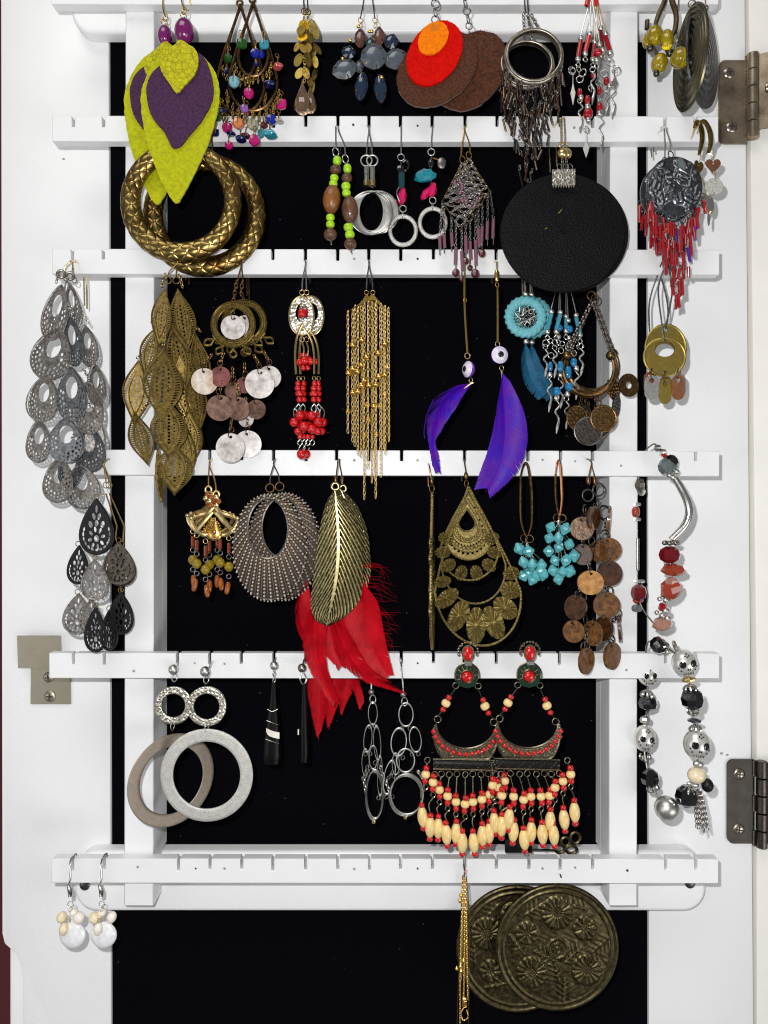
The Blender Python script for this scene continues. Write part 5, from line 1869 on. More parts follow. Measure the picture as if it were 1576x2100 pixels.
# --- bronze crescent with coin charms
def crescent_coins(label, Y, cu, cv, R, coins, side, seed):
    t = Thing('crescent_earring', label, 'earring', 1216, 590, Y, group='pair of bronze crescent earrings with coin charms')
    r = random.Random(seed)
    t.hook(1215, 532, 1214, 590, 'bronze')
    t.ring(1213, 606, 10, 'bronze')
    t.ring(1222, 610, 9, 'bronze', d=-3)
    e0, e1 = (cu - R * .87, cv - R * .5), (cu + R * .87, cv - R * .5)
    for e in (e0, e1):
        t.chain([(1216, 616, 0), ((1216 + e[0]) / 2 + (e[0] - 1216) * .05, (616 + e[1]) / 2, 0), (e[0], e[1] - 10, 0)], 'gunmetal', 9, 4, 2.2)
        t.add('round_bead', 'sphere', 'bronze', e[0], e[1] - 2, 10, d=0)
    arc = [(cu + R * math.cos(math.radians(a)), cv + R * math.sin(math.radians(a)), 0) for a in range(-28, 209, 8)]
    t.mb('crescent', MB().tube(arc, [2.5, 4.6, 5.8, 4.6, 2.5], 8), 'bronze')
    t.mb('crescent_edge', MB().tube([(cu + (p[0] - cu) * 1.12, cv + (p[1] - cv) * 1.12, 1) for p in arc], 1.6, 5), 'bronze')
    for (sh, u, v, rx, rz, mt, d, yw) in coins:
        t.add('coin_charm', sh, mt, u, v, rx, rz, d=d, sy=14, yaw=yw, rot=r.uniform(-20, 20))
        a = math.atan2(v - cv, u - cu)
        for q in range(2):
            f = .35 + .4 * q
            bu, bv = cu + R * 1.1 * math.cos(a), cv + R * 1.1 * math.sin(a)
            t.ring(bu + (u - rx * math.cos(a) - bu) * f, bv + (v - rz * math.sin(a) - bv) * f, 6, 'bronze', d=d, yaw=r.uniform(30, 70))


crescent_coins('bronze crescent earring with round dotted coin charms, front of its pair', -.008, 1208, 757, 52,
               [('dotcoin', 1184, 857, 24, 26, 'bronze', 0, 15), ('dotcoin', 1207, 884, 30, 30, 'gunmetal', 2, 0), ('dotcoin', 1237, 859, 27, 28, 'bronze', 6, 0), ('holecoin', 1288, 791, 22, 24, 'bronze', 6, 10)], 1, 3)
crescent_coins('bronze crescent earring with dark coin charms, behind its twin', -.001, 1214, 752, 50,
               [('dotcoin', 1264, 832, 14, 26, 'gunmetal', 0, 40), ('dotcoin', 1258, 798, 18, 22, 'bronze', 2, 30), ('dotcoin', 1226, 872, 26, 28, 'gunmetal', 0, 0), ('dotcoin', 1196, 852, 20, 24, 'gunmetal', 0, 20)], 1, 6)


# --- brass ovals with three tags
def tags(label, Y, cu, cv, ru, rv, hole, items, hk):
    t = Thing('oval_tag_earring', label, 'earring', 1366, 590, Y, group='pair of brass oval earrings with metal tags')
    m = MB().prism(circ(cu, cv, ru, rv, 52), [circ(*hole[:2], hole[2], hole[3], 32), circ(cu, cv - rv * .78, 4.5, n=10), circ(cu - 26, cv + rv * .66, 3.5, n=9), circ(cu, cv + rv * .8, 3.5, n=9), circ(cu + 26, cv + rv * .66, 3.5, n=9)], th=5)
    t.mb('brass_oval', m, 'brass_flat', angle=30)
    t.wire('oval_rim', [(x, y, 1.5) for x, y in circ(cu, cv, ru - 1, rv - 1, 52)], 2.3, 'brass_flat', closed=True)
    t.wire('ear_hook', [(cu - 2, cv - rv * .78, 4), (hk[0], cv - rv - 30, 4), (hk[1], 590, 2), (1368, 534, 0), (1368, 526, -18), (1368, 540, -50)], 1.7, 'pewter', smooth=5)
    t.wire('hook_tail', [(1368, 540, -44), (hk[2], 610, -40), (hk[3], cv - rv + 2, -30)], 1.7, 'pewter', smooth=5)
    for (mt, u, v, rx, rz, d) in items:
        t.ring(u, v - rz - 2, 8, 'bronze', d=d, yaw=55, sz=11)
        t.add('metal_tag', 'tag', mt, u, v, rx, rz, d=d, sy=14)


tags('brass oval earring with silver, brass and copper tags, front of its pair', -.011, 1363, 732, 43, 40, (1363, 716, 21, 16), [('silver_satin', 1336, 795, 15, 25, 3), ('brass_flat', 1364, 803, 13, 26, 1), ('copper', 1390, 795, 13, 26, 3)], (1356, 1350, 1346, 1344))
tags('brass oval earring with metal tags, higher and behind its twin', -.004, 1365, 714, 42, 49, (1364, 722, 21, 17), [('copper', 1334, 786, 13, 24, 0), ('brass_flat', 1366, 795, 13, 24, 0), ('silver_satin', 1394, 790, 13, 24, 0)], (1372, 1378, 1384, 1380))

# ================================================================== fourth bar
# --- mixed metal lace drops at the left
material('gun_lace', rgb(112, 104, 92), 0.6, 0.42, 0.3, 600, col2=rgb(62, 56, 50))
def lace(label, Y, drops, wires, hook):
    t = Thing('lace_drop_earring', label, 'earring', hook[0], 945, Y, group='pair of mixed metal lace drop earrings')
    t.hook(213, 944, hook[0], hook[1], 'brass')
    t.ring(hook[0], hook[1] + 5, 7, 'brass')
    for i, (u, v, rx, rz, rot, mt) in enumerate(drops):
        d = 1 + i * 1.6
        o = t.add('lace_drop', 'lace_drop', mt, u, v, rx, rz, d=d, sy=30, rot=rot, yaw=random.uniform(-12, 12))
        c, s_ = math.cos(math.radians(rot)), math.sin(math.radians(rot))
        pts = [(x * rx * .98, -y * rz * .98) for x, y in tear_outline(30, 1.12, 1.0, -1.0, .9)]
        t.mb('drop_rim', MB().tube([(u + x * c - y * s_, v + x * s_ + y * c, d) for x, y in pts], 1.6, 5, True), mt, parent=o)
        t.ring(u, v - rz - 3, 6, 'brass', d=d, yaw=40)
    for w in wires:
        t.wire('long_wire', [(a, b, -2) for a, b in w], 1.7, 'brass_antique')


lace('lace drop earring of black, bronze and silver teardrops, front of its pair', -.010,
     [(244, 1155, 38, 44, 0, 'gun_lace'), (162, 1158, 25, 40, 4, 'black_metal'), (200, 1080, 40, 58, 0, 'black_metal'), (162, 1258, 34, 42, 4, 'silver_lace'), (198, 1188, 33, 42, 0, 'silver_lace'), (200, 1290, 26, 46, 0, 'black_metal')],
     [[(217, 1012), (239, 1079), (236, 1106)]], (218, 990))
lace('lace drop earring with dark teardrops, showing on the right behind its twin', -.003,
     [(250, 1160, 34, 42, 0, 'gun_lace'), (249, 1257, 30, 44, 0, 'black_metal'), (226, 1292, 20, 42, 0, 'black_metal'), (190, 1265, 26, 38, 0, 'silver_lace')],
     [[(224, 1012), (254, 1079), (251, 1112)], [(244, 1118), (246, 1200), (248, 1215)]], (224, 990))


# --- gold fans with amber strands
def fan(label, Y, dx, dy, strands, hook):
    t = Thing('fan_earring', label, 'earring', 432 + dx, 960, Y, group='pair of gold fan earrings with amber beads')
    X, V = (lambda u: u + dx), (lambda v: v + dy)
    t.hook(430, 944, hook[0], hook[1], 'gold')
    t.ring(hook[0], hook[1] + 8, 9, 'gold_pale', shape='ring_fat')
    for a in range(6):
        q = 2 * PI * a / 6
        t.add('petal', 'sphere', 'gold_pale' if a % 2 else 'amber_tube', X(441) + 9 * math.cos(q), V(1028) + 9 * math.sin(q), 6, d=6, sy=4)
    t.add('flower_centre', 'sphere', 'amber_dark', X(441), V(1028), 5.5, d=9)
    for s_ in (-1, 1):
        m = MB()
        m.tube([(X(441), V(1036), 2), (X(441 + s_ * 14), V(1052), 2), (X(441 + s_ * 30), V(1058), 2), (X(441 + s_ * 46), V(1064), 2)], [5, 5.5, 5, 4], 7, smooth=5)
        m.tube([(X(441 + s_ * 4), V(1050), 2), (X(441 + s_ * 20), V(1068), 3), (X(441 + s_ * 32), V(1082), 3), (X(441 + s_ * 36), V(1092), 2)], [4, 5, 5, 4], 7, smooth=5)
        m.tube([(X(441 + s_ * 10), V(1094), 2), (X(441 + s_ * 20), V(1098), 2), (X(441 + s_ * 34), V(1090), 2), (X(441 + s_ * 44), V(1076), 2), (X(441 + s_ * 47), V(1066), 2)], [3, 4.5, 5, 4.5, 4], 7, smooth=5)
        m.ball((X(441 + s_ * 47), V(1063), 3), 5)
        m.ball((X(441 + s_ * 40), V(1058), 3), 4)
        t.mb('scrolled_arm', m, 'gold_pale', kind='stuff')
    g = t.add('teardrop_boss', 'drop_smooth', 'gold', X(442), V(1085), 15, 24, d=4, sy=6)
    rim = MB()
    for q in range(22):
        a = 2 * PI * q / 22
        rim.ball((X(442) + 13 * math.cos(a), V(1090) + (14 if math.sin(a) > 0 else 22) * math.sin(a), 8), 2.0, 6, 4)
    t.mb('beaded_rim', rim, 'gold_pale', parent=g, kind='stuff')
    t.add('amber_stone', 'sphere', 'amber_tube', X(442), V(1091), 4.5, 6, d=9, parent=g)
    for (u, v0, mb_) in strands:
        t.ring(u, v0 - 22, 5.5, 'gold_pale')
        t.add('tube_bead', 'tube', 'amber_dark', u, v0 - 2, 4, 11)
        t.ring(u, v0 + 16, 5.5, 'silver_aged', yaw=25)
        t.add('round_bead', 'oval', 'olive_bead', u, v0 + 36, 10, 10)
        t.ring(u, v0 + 56, 5.5, 'silver_aged', yaw=25)
        t.add('amber_drop', 'barrel', 'amber_tube', u + mb_, v0 + 80, 5.6, 13, rot=-mb_ * 3.0)


fan('gold fan earring with amber and yellow bead strands, front of its pair', -.008, 0, 0, [(404, 1120, -4), (422, 1132, 3), (452, 1118, 2), (470, 1126, -3)], (444, 1006))
fan('gold fan earring with amber bead strands, behind and left of its twin', -.002, -8, -6, [(396, 1112, 2), (430, 1122, 0), (446, 1112, 0)], (428, 996))


# --- wire wrapped hoops
def wrapped(label, Y, dx, dy, hook, seed):
    t = Thing('wrapped_hoop_earring', label, 'earring', 562 + dx, 955, Y, group='pair of dark wire wrapped hoop earrings')
    C0, C1 = (554 + dx, 1123 + dy), (550 + dx, 1084 + dy)
    r0, r1 = (73, 107), (42, 62)
    t.hook(562, 944, hook[0], hook[1] - 8, 'gunmetal')
    t.ring(hook[0], hook[1], 10, 'bronze')
    t.mb('inner_ring', MB().tube([(x, y, 1) for x, y in circ(*C1, *r1, 48)], 2.8, 6, True), 'silver_aged')
    t.mb('outer_ring', MB().tube([(x, y, 0) for x, y in circ(*C0, *r0, 60)], 2.8, 6, True), 'gunmetal')
    m, dots = MB(), MB()
    n = 66
    for i in range(n):
        a = 2 * PI * i / n
        p0 = Vector((C1[0] + r1[0] * math.cos(a), C1[1] + r1[1] * math.sin(a), 3))
        p1 = Vector((C0[0] + (r0[0] + 3) * math.cos(a), C0[1] + (r0[1] + 3) * math.sin(a), 2))
        m.tube([p0, (p0 + p1) / 2 + Vector((0, 0, 1.5)), p1, p1 + Vector((2 * math.cos(a), 2 * math.sin(a), -2)), p1 + Vector((0, 0, -5))], 1.15, 4)
        if i % 2 == 0:
            k = max(1, int((p1 - p0).length / 7))
            for q in range(k):
                dots.ball(p0.lerp(p1, (q + .6) / k) + Vector((0, 0, 2.8)), 2.4, 5, 4)
        dots.ball(p1 + Vector((0, 0, 1)), 1.8, 5, 4)
    t.mb('wire_wrapping', m, 'wrap_wire', kind='stuff')
    t.mb('backing_band', MB().prism(circ(*C0, r0[0] - 1, r0[1] - 1, 52), [circ(*C1, r1[0] + 1, r1[1] + 1, 44)], th=1.5, d=-3), 'brown_backing')
    t.mb('wrapped_dots', dots, 'silver_dot', kind='stuff')


wrapped('dark hoop earring wrapped in beaded wire, front left of its pair', -.009, 0, 0, (554, 1001), 2)
wrapped('dark hoop earring wrapped in beaded wire, behind on the right', -.003, 29, -2, (574, 998), 3)


# --- brass feather plates with red feathers
def brass_feather(t, L, R, Cn, th=3, d=0):
    sm = lambda l: catmull([(a, b, 0) for a, b in l], 10)
    A, B, C = sm(L), sm(R), sm(Cn)
    at = lambda l, f: l[min(len(l) - 1, int(f * (len(l) - 1)))].lerp(l[min(len(l) - 1, int(f * (len(l) - 1)) + 1)], (f * (len(l) - 1)) % 1.0)

    def fn(a, s_):
        c = at(C, a)
        if s_ < .5:
            e, f = at(A, a), (0.5 - s_) * 2
        else:
            e, f = at(B, a), (s_ - .5) * 2
        p = c.lerp(e, f)
        w = (a * 21 - f * 5.2) % 1.0
        rid = 5.0 * min(1.0, 1.7 * math.sin(w * PI)) if f > .07 else 10.0
        return (p.x, p.y, d + rid + 7 * (1 - f * f) - 3)
    return t.mb('brass_feather', MB().grid(fn, 210, 96, th), 'brass_feather', angle=75)


FG = 'pair of brass feather earrings with red plumes'
t = Thing('plume_earring', 'brass feather earring with glossy red plumes, front of its pair', 'earring', 689, 985, -.011, group=FG)
t.hook(693, 944, 690, 986, 'bronze')
t.add('hook_coil', 'barrel', 'bronze', 689, 984, 4, 9)
t.ring(688, 998, 10, 'brass_feather', shape='ring_fat')
brass_feather(t, [(683, 1008), (668, 1035), (657, 1080), (650, 1130), (644, 1180), (638, 1225), (638, 1250), (650, 1274), (668, 1282)],
              [(694, 1006), (716, 1035), (734, 1075), (744, 1130), (745, 1180), (740, 1225), (722, 1252), (700, 1270), (674, 1284)],
              [(688, 1006), (692, 1050), (695, 1100), (694, 1150), (688, 1200), (679, 1245), (671, 1283)])
vane(t, 'red_plume', [(660, 1200), (645, 1290), (655, 1370), (690, 1450)], [(640, 1190), (620, 1285), (632, 1370), (684, 1452)], [(690, 1200), (672, 1290), (672, 1370), (700, 1448)], 'feather_red', 300, -8, .4, 1.3, gap=.05, seed=2, droop=.34)
vane(t, 'red_plume', [(720, 1170), (745, 1250), (765, 1330), (800, 1395)], [(700, 1190), (705, 1270), (735, 1345), (790, 1400)], [(745, 1160), (775, 1235), (790, 1310), (808, 1385)], 'feather_red', 340, -10, .3, 1.3, gap=.06, seed=4, droop=.34)
vane(t, 'red_plume', [(680, 1260), (710, 1330), (750, 1385), (835, 1424)], [(660, 1270), (690, 1340), (735, 1392), (835, 1426)], [(710, 1260), (730, 1320), (765, 1376), (836, 1422)], 'feather_red', 260, -6, .3, 1.2, gap=.04, seed=7, droop=.34)
vane(t, 'red_plume', [(690, 1215), (688, 1280), (690, 1330), (700, 1372)], [(655, 1225), (648, 1285), (662, 1335), (694, 1376)], [(735, 1215), (742, 1285), (738, 1335), (708, 1374)], 'feather_red', 260, -14, .3, 1.3, gap=.05, seed=31, droop=.34)
st = MB()
rr = random.Random(12)
for i in range(40):
    a = rr.uniform(0, 1)
    u, v = 752 + 26 * a, 1130 + 190 * a
    st.tube([(u - 12, v, -8), (u + rr.uniform(8, 26), v + rr.uniform(-4, 18), -8 + rr.uniform(-4, 4)), (u + rr.uniform(20, 56), v + rr.uniform(0, 40), -8 + rr.uniform(-6, 6))], [.4, .3, .1], 3, smooth=3)
t.mb('stray_barbs', st, 'feather_red', kind='stuff')
t = Thing('plume_earring', 'brass feather earring whose dark red plumes hang behind the bar', 'earring', 701, 985, -.004, group=FG)
t.hook(697, 944, 702, 988, 'bronze')
t.add('hook_coil', 'barrel', 'bronze', 702, 986, 4, 9)
t.ring(704, 1002, 9, 'brass_feather', shape='ring_fat')
brass_feather(t, [(696, 1010), (686, 1040), (682, 1100), (680, 1160), (690, 1210), (708, 1245), (722, 1262)], [(708, 1008), (735, 1040), (754, 1090), (760, 1140), (761, 1175), (750, 1215), (724, 1262)],
              [(702, 1008), (716, 1050), (726, 1110), (730, 1160), (730, 1210), (723, 1262)])
vane(t, 'red_plume', [(630, 1190), (615, 1230), (620, 1290), (640, 1335)], [(618, 1190), (606, 1235), (609, 1290), (636, 1338)], [(650, 1195), (640, 1235), (640, 1290), (650, 1335)], 'feather_red', 200, -4, .3, 1.2, gap=.1, seed=5, droop=.34)
for q, (a, b, w) in enumerate((((650, 1300), (650, 1530), 32), ((690, 1300), (672, 1510), 30), ((720, 1300), (700, 1480), 28), ((705, 1320), (740, 1470), 12))):
    (u0, v0), (u1, v1) = a, b
    dz = -46
    mid = ((u0 + u1) / 2, (v0 + v1) / 2)
    vane(t, 'red_plume', [(u0, v0, dz), (mid[0] + 3, mid[1], dz), (u1, v1, dz)], [(u0 - w, v0, dz), (mid[0] - w * .8, mid[1], dz), (u1 - 4, v1 - 4, dz)], [(u0 + w, v0, dz), (mid[0] + w * .9, mid[1], dz), (u1 + 6, v1 - 20, dz)], 'feather_red', 240, -q * 2, .2, 1.3, gap=.08, seed=20 + q, droop=.4)


# --- brass openwork teardrops
def fan_petal(m, cu, cv, rx, ry, ang, d):
    """oval medallion with ribs fanning out from its centre; ang = direction of its long axis, degrees"""
    c, s_ = math.cos(math.radians(ang)), math.sin(math.radians(ang))
    base = len(m.v)
    na, nr = 60, 4
    m.v.append(Vector((cu, cv, d + 2)))
    for i in range(1, nr + 1):
        for q in range(na):
            a = 2 * PI * q / na
            x, y = i / nr * ry * math.cos(a), i / nr * rx * math.sin(a)
            m.v.append(Vector((cu + x * c - y * s_, cv + x * s_ + y * c, d + 2.4 * math.cos(12 * a) * min(1, i / 2) + 2 * (1 - (i / nr) ** 2))))
    for q in range(na):
        m.f.append((base, base + 1 + q, base + 1 + (q + 1) % na))
        for i in range(nr - 1):
            a = base + 1 + i * na
            m.f.append((a + q, a + na + q, a + na + (q + 1) % na, a + (q + 1) % na))
    b = len(m.v)
    for q in range(na):
        p = m.v[base + 1 + (nr - 1) * na + q]
        m.v.append(Vector((p.x, p.y, d - 3)))
    for q in range(na):
        a = base + 1 + (nr - 1) * na
        m.f.append((a + q, b + q, b + (q + 1) % na, a + (q + 1) % na))
    m.f.append(tuple(b + q for q in range(na)))


def openwork(label, Y, yaw, roll, off, hook_v):
    t = Thing('openwork_earring', label, 'earring', 958, 985, Y, off, 'pair of brass openwork teardrop earrings', yaw=yaw, roll=roll)
    B = 'brass_stamp'

    def drop(name, cu, top, bot, hw, frac, rad, beads=0, tilt=0):
        pts = tear_wire(cu, top, bot, hw, frac, 44)
        pts = [(u + tilt * (v - top), v, 0) for u, v in pts]
        o = t.mb(name, MB().tube(pts, rad, 6), B)
        if beads:
            m = MB()
            P = [Vector((*p[:2], 1.5)) for p in pts]
            L_ = 0
            for a, b in zip(P, P[1:]):
                k = max(1, int((b - a).length / beads))
                for q in range(k):
                    m.ball(a.lerp(b, q / k), rad * .95, 5, 4)
            t.mb('beading', m, B, parent=o, kind='stuff')
        return pts
    drop('outer_drop', 960, 1000, 1324, 88, .66, 2.6, 6, .095)
    drop('middle_drop_rim', 962, 1000, 1238, 66, .66, 2.2, 6, .06)
    drop('inner_drop', 963, 1000, 1190, 60, .66, 2.4, 6, 0)
    drop('nested_drop', 961, 1012, 1148, 47, .66, 1.9, 5)
    drop('nested_drop', 960, 1022, 1132, 40, .66, 1.7)
    drop('nested_drop', 959, 1030, 1112, 29, .66, 1.6, 5)
    drop('centre_drop', 958, 1042, 1090, 18, .62, 2.2)
    m = MB()
    for i in range(15):
        a = math.radians(-10 + 200 * i / 14)
        m.ring((960 + 34 * math.cos(a), 1094 + 30 * math.sin(a), 0), 3.6, 3.6, 1.1, 8, 4)
        a = math.radians(-20 + 220 * i / 14)
        m.ring((959 + 23 * math.cos(a), 1084 + 22 * math.sin(a), 0), 2.6, 2.6, 1.0, 8, 4)
    t.mb('pierced_lace', m, B, kind='stuff')
    band = [(p[0], p[1]) for p in tear_wire(961, 1012, 1148, 47, .66, 44)[:-1]]
    hl = [(p[0], p[1]) for p in tear_wire(959, 1030, 1112, 29, .66, 36)[:-1]]
    hs = [circ(960 + 38 * math.cos(math.radians(-14 + 208 * i / 14)), 1100 + 35 * math.sin(math.radians(-14 + 208 * i / 14)), 3.0, n=8) for i in range(15)]
    hs += [circ(959.5 + 32 * math.cos(math.radians(-12 + 204 * i / 18)), 1092 + 27 * math.sin(math.radians(-12 + 204 * i / 18)), 1.8, n=7) for i in range(19)]
    hs += [circ(960 + s2 * (10 + 26 * q), 1032 + 62 * q, 2.2, n=7) for q in (.15, .35, .55, .75) for s2 in (-1.05, 1.0)]
    t.mb('stamped_band', MB().prism(band, [hl] + hs, th=2, d=-1.5), B, angle=30)
    band = [(p[0], p[1]) for p in tear_wire(959, 1031, 1111, 28, .66, 36)[:-1]]
    hl = [(p[0], p[1]) for p in tear_wire(958, 1043, 1089, 17, .62, 30)[:-1]]
    t.mb('stamped_band', MB().prism(band, [hl], th=2, d=-1.0), B, angle=30)
    for i in range(8):
        a = math.radians(-28 + 236 * i / 7)
        rr = 53.5
        m = MB()
        fan_petal(m, 962 + rr * math.cos(a), 1128 + rr * math.sin(a) * .92, 12.5, 16, math.degrees(a), 0)
        t.mb('fan_petal', m, B, angle=70)
    for i, (u, v, rx, ry, ang) in enumerate([(1049, 1176, 14, 17, -10), (1048, 1210, 18, 22, 12), (1037, 1247, 20, 28, 40), (1013, 1277, 20, 36, 66), (977, 1283, 20, 38, 92), (941, 1263, 19, 35, 116), (917, 1227, 16, 28, 142), (908, 1193, 12, 18, 165)]):
        m = MB()
        fan_petal(m, u, v, rx, ry, ang, 0)
        t.mb('fan_petal', m, B, angle=70)
    t.hook(953, 944, 956, 978, 'bronze', tail=40)
    t.add('hook_coil', 'barrel', 'bronze', 956, 976, 4, 8)
    t.ring(957, 992, 8, 'brass', yaw=50)


openwork('brass openwork teardrop earring with fan petals, facing front', -.008, 0, 0, (0, 0), 944)
openwork('brass openwork teardrop earring turned edge-on, a thin strip left of its twin', -.008, 84, 1.0, (-72, 10), 944)


# --- turquoise bead clusters
def turq(label, Y, beads, loop, Z):
    t = Thing('cluster_earring', label, 'earring', loop[0], 960, Y, group='pair of turquoise bead cluster earrings')
    u, v0, v1, w = loop[:4]
    t.wire('long_hoop', [(u - w, v0 + 26, -10), (u - w * .5, v0 + 6, -8), (u, v0, 0), (u + w * .5, v0 + 16, 2), (u + w, v0 + 60, 2), (u + w, v1 - 30, 2), (u + w * .4, v1 - 6, 2), (u, v1, 2)], [2, 2.4, 3, 3, 3, 2.4, 1.8, 1.6], 'copper' if loop[4] else 'bronze', smooth=5)
    t.wire('long_hoop', [(u - w, v0 + 26, -10), (u - w, v1 - 40, -8), (u - w * .4, v1 - 8, 0), (u, v1, 2)], [2.2, 2.4, 2.0, 1.6], 'bronze', smooth=5)
    t.ring(u - 5, v1 + 4, 9, 'bronze', yaw=20)
    t.ring(u + 6, v1 + 5, 9, 'bronze', yaw=-20, d=2)
    st = MB()
    for i, (x, y) in enumerate(beads):
        bu, bv = Z(x, y)
        d = random.uniform(-6, 10)
        t.add('turquoise_bead', 'bicone', 'turquoise_bead', bu, bv, random.uniform(10.4, 12.4), random.uniform(11, 13.5), d=d, rot=random.uniform(-25, 25), tilt=random.uniform(-15, 15))
        st.tube([(bu, bv - 10, d), (u + (bu - u) * .3, v1 + (bv - v1) * .5, d * .5), (u, v1 + 8, 0)], .8, 4)
    t.mb('bead_wires', st, 'silver', kind='stuff')


Z9 = P2(3.152, 820, 940)
turq('turquoise bead cluster earring, lower one on the left', -.006, [(775, 585), (830, 600), (795, 670), (850, 685), (915, 690), (830, 745), (885, 755), (925, 750), (860, 785), (800, 760), (905, 725)], (1080, 950, 1100, 10, 0), Z9)
turq('turquoise bead cluster earring, higher one on the right', -.008, [(975, 445), (1065, 455), (1022, 515), (965, 515), (1095, 555), (965, 600), (1030, 575), (1130, 630), (1005, 660), (1075, 660), (990, 725), (1055, 735), (1020, 780), (1100, 730)], (1147, 945, 1058, 5, 1), Z9)


# --- coconut disc cascades
def coco(label, Y, discs, rings, hk):
    t = Thing('coconut_earring', label, 'earring', hk[0], 950, Y, group='pair of coconut disc cascade earrings')
    t.hook(1213, 944, hk[0], hk[1], 'bronze')
    t.add('hook_coil', 'barrel', 'bronze', hk[0], hk[1] - 4, 4.5, 9)
    for (u, v, r, y) in rings:
        t.ring(u, v, r, 'gunmetal', d=random.uniform(-4, 8), yaw=y)
    ch = MB()
    prev = None
    for (u, v, rx, rz, mt, d) in sorted(discs, key=lambda q: q[1]):
        narrow = rx < rz * .8
        t.add('coconut_disc', 'coin', mt, u, v, max(rx, rz * .96), rz, d=d, sy=46, rot=random.uniform(-12, 12), yaw=math.degrees(math.acos(min(1, rx / (rz * .96)))) * random.choice((-1, 1)) if narrow else random.uniform(-12, 12), tilt=random.uniform(-8, 4))
        t.ring(u + 1, v - rz * .9, 8, 'gunmetal', d=d + 2, yaw=55)
        if prev:
            ch.chain([(prev[0], prev[1], d - 5), (u, v - rz, d - 4)], 10, 3.4, 1.3)
        prev = (hk[2], v)
    t.mb('chain', ch, 'gunmetal', kind='stuff')


coco('cascade earring of brown coconut discs with one pale disc, left front of its pair', -.010,
     [(1193, 1084, 24, 24, 'coconut', 4), (1217, 1062, 17, 25, 'coconut_dark', 2), (1197, 1137, 16, 22, 'coconut_dark', -4), (1209, 1194, 27, 25, 'coconut_light', 8), (1180, 1245, 18, 26, 'coconut_dark', 4), (1175, 1294, 20, 23, 'coconut', 6), (1215, 1298, 14, 26, 'coconut', 4), (1201, 1354, 19, 27, 'coconut', 6)],
     [(1207, 1016, 14, 10), (1198, 1045, 12, 60), (1212, 1110, 10, 30), (1196, 1225, 12, 40), (1200, 1325, 12, 20), (1202, 1270, 10, 50)], (1207, 990, 1203))
coco('cascade earring of dark coconut discs, right rear of its pair', -.003,
     [(1248, 1066, 7, 24, 'coconut', 4), (1246, 1127, 27, 25, 'coconut', 4), (1249, 1175, 24, 26, 'coconut_dark', 6), (1242, 1240, 27, 27, 'coconut', 8), (1237, 1289, 12, 25, 'coconut_dark', 4), (1269, 1290, 6, 26, 'coconut_dark', 2), (1254, 1344, 21, 28, 'coconut', 6), (1228, 1130, 12, 22, 'coconut', 0)],
     [(1229, 1004, 15, 10), (1240, 1051, 16, 15), (1226, 1032, 10, 60), (1240, 1098, 13, 20), (1250, 1213, 12, 30), (1268, 1258, 10, 20), (1254, 1312, 11, 40)], (1220, 990, 1240))

# ================================================================== bracelets hung over the right bar ends
def strand(t, path, wire=1.6, mat='silver_aged'):
    t.wire('stringing_cord', path, wire, mat, smooth=5)


t = Thing('bracelet', 'bracelet with curved silver tube, red crystal and carnelian chips over the bar end', 'bracelet', 1366, 915, -.010)
back = -62
strand(t, [(1352, 915, -8), (1368, 940, 4), (1372, 956, 8), (1382, 980, 8)])
strand(t, [(1375, 1108, 6), (1371, 1140, 8), (1376, 1190, 8), (1364, 1240, 6), (1356, 1282, 0), (1340, 1270, -26), (1330, 1230, back), (1328, 1130, back), (1328, 1000, back), (1338, 930, back + 8), (1352, 908, -36), (1352, 915, -8)])
t.add('charm', 'chip', 'silver_aged', 1350, 918, 8, 6, d=-2)
t.add('charm', 'chip', 'silver', 1360, 928, 8, 7, d=0)
t.add('washer', 'washer', 'gold_pale', 1364, 936, 9, 4, d=4, rot=30)
t.add('crystal_bead', 'facet', 'crystal_grey', 1368, 955, 22, 17, d=6, rot=-30)
t.add('crystal_bead', 'facet', 'black_gem', 1374, 947, 15, 14, d=8, rot=-30)
for (u, v) in ((1370, 975), (1385, 968), (1378, 980)):
    t.add('silver_bead', 'sphere', 'silver_satin', u, v, 6, d=8)
t.wire('curved_tube', [(1381, 980, 8), (1394, 1002, 9), (1407, 1030, 9), (1410, 1054, 9), (1400, 1080, 8), (1375, 1107, 6)], [7, 7.6, 8, 8, 7.6, 7], 'silver', smooth=6, seg=14)
for i in range(6):
    a = 2 * PI * i / 6
    t.add('cap_bead', 'sphere', 'silver_aged', 1373 + 13 * math.cos(a), 1113, 5, d=8 + 11 * math.sin(a))
t.add('red_crystal', 'facet', 'garnet', 1371, 1137, 23, 17, d=8)
t.o.children[-1].data = unit('facet', 'red_glass')
t.add('carnelian_chip', 'chip', 'carnelian', 1379, 1168, 27, 12, d=8, rot=8, sy=16)
t.add('carnelian_chip', 'chip', 'carnelian', 1374, 1207, 25, 19, d=8, rot=-16, sy=16)
t.add('carnelian_chip', 'chip', 'rose_quartz', 1374, 1192, 16, 9, d=12, rot=-6, sy=10)
for (u, v, r) in ((1352, 1228, 5), (1364, 1230, 6), (1374, 1228, 5), (1357, 1262, 6), (1368, 1268, 7), (1364, 1252, 8), (1346, 1256, 5)):
    t.add('silver_bead', 'sphere', 'silver_satin', u, v, r, d=4)
t.add('red_chip', 'chip', 'red_glass', 1356, 1244, 8, 8, d=6)
t.add('quartz_chip', 'chip', 'rose_quartz', 1360, 1280, 22, 13, d=-2, sy=16)
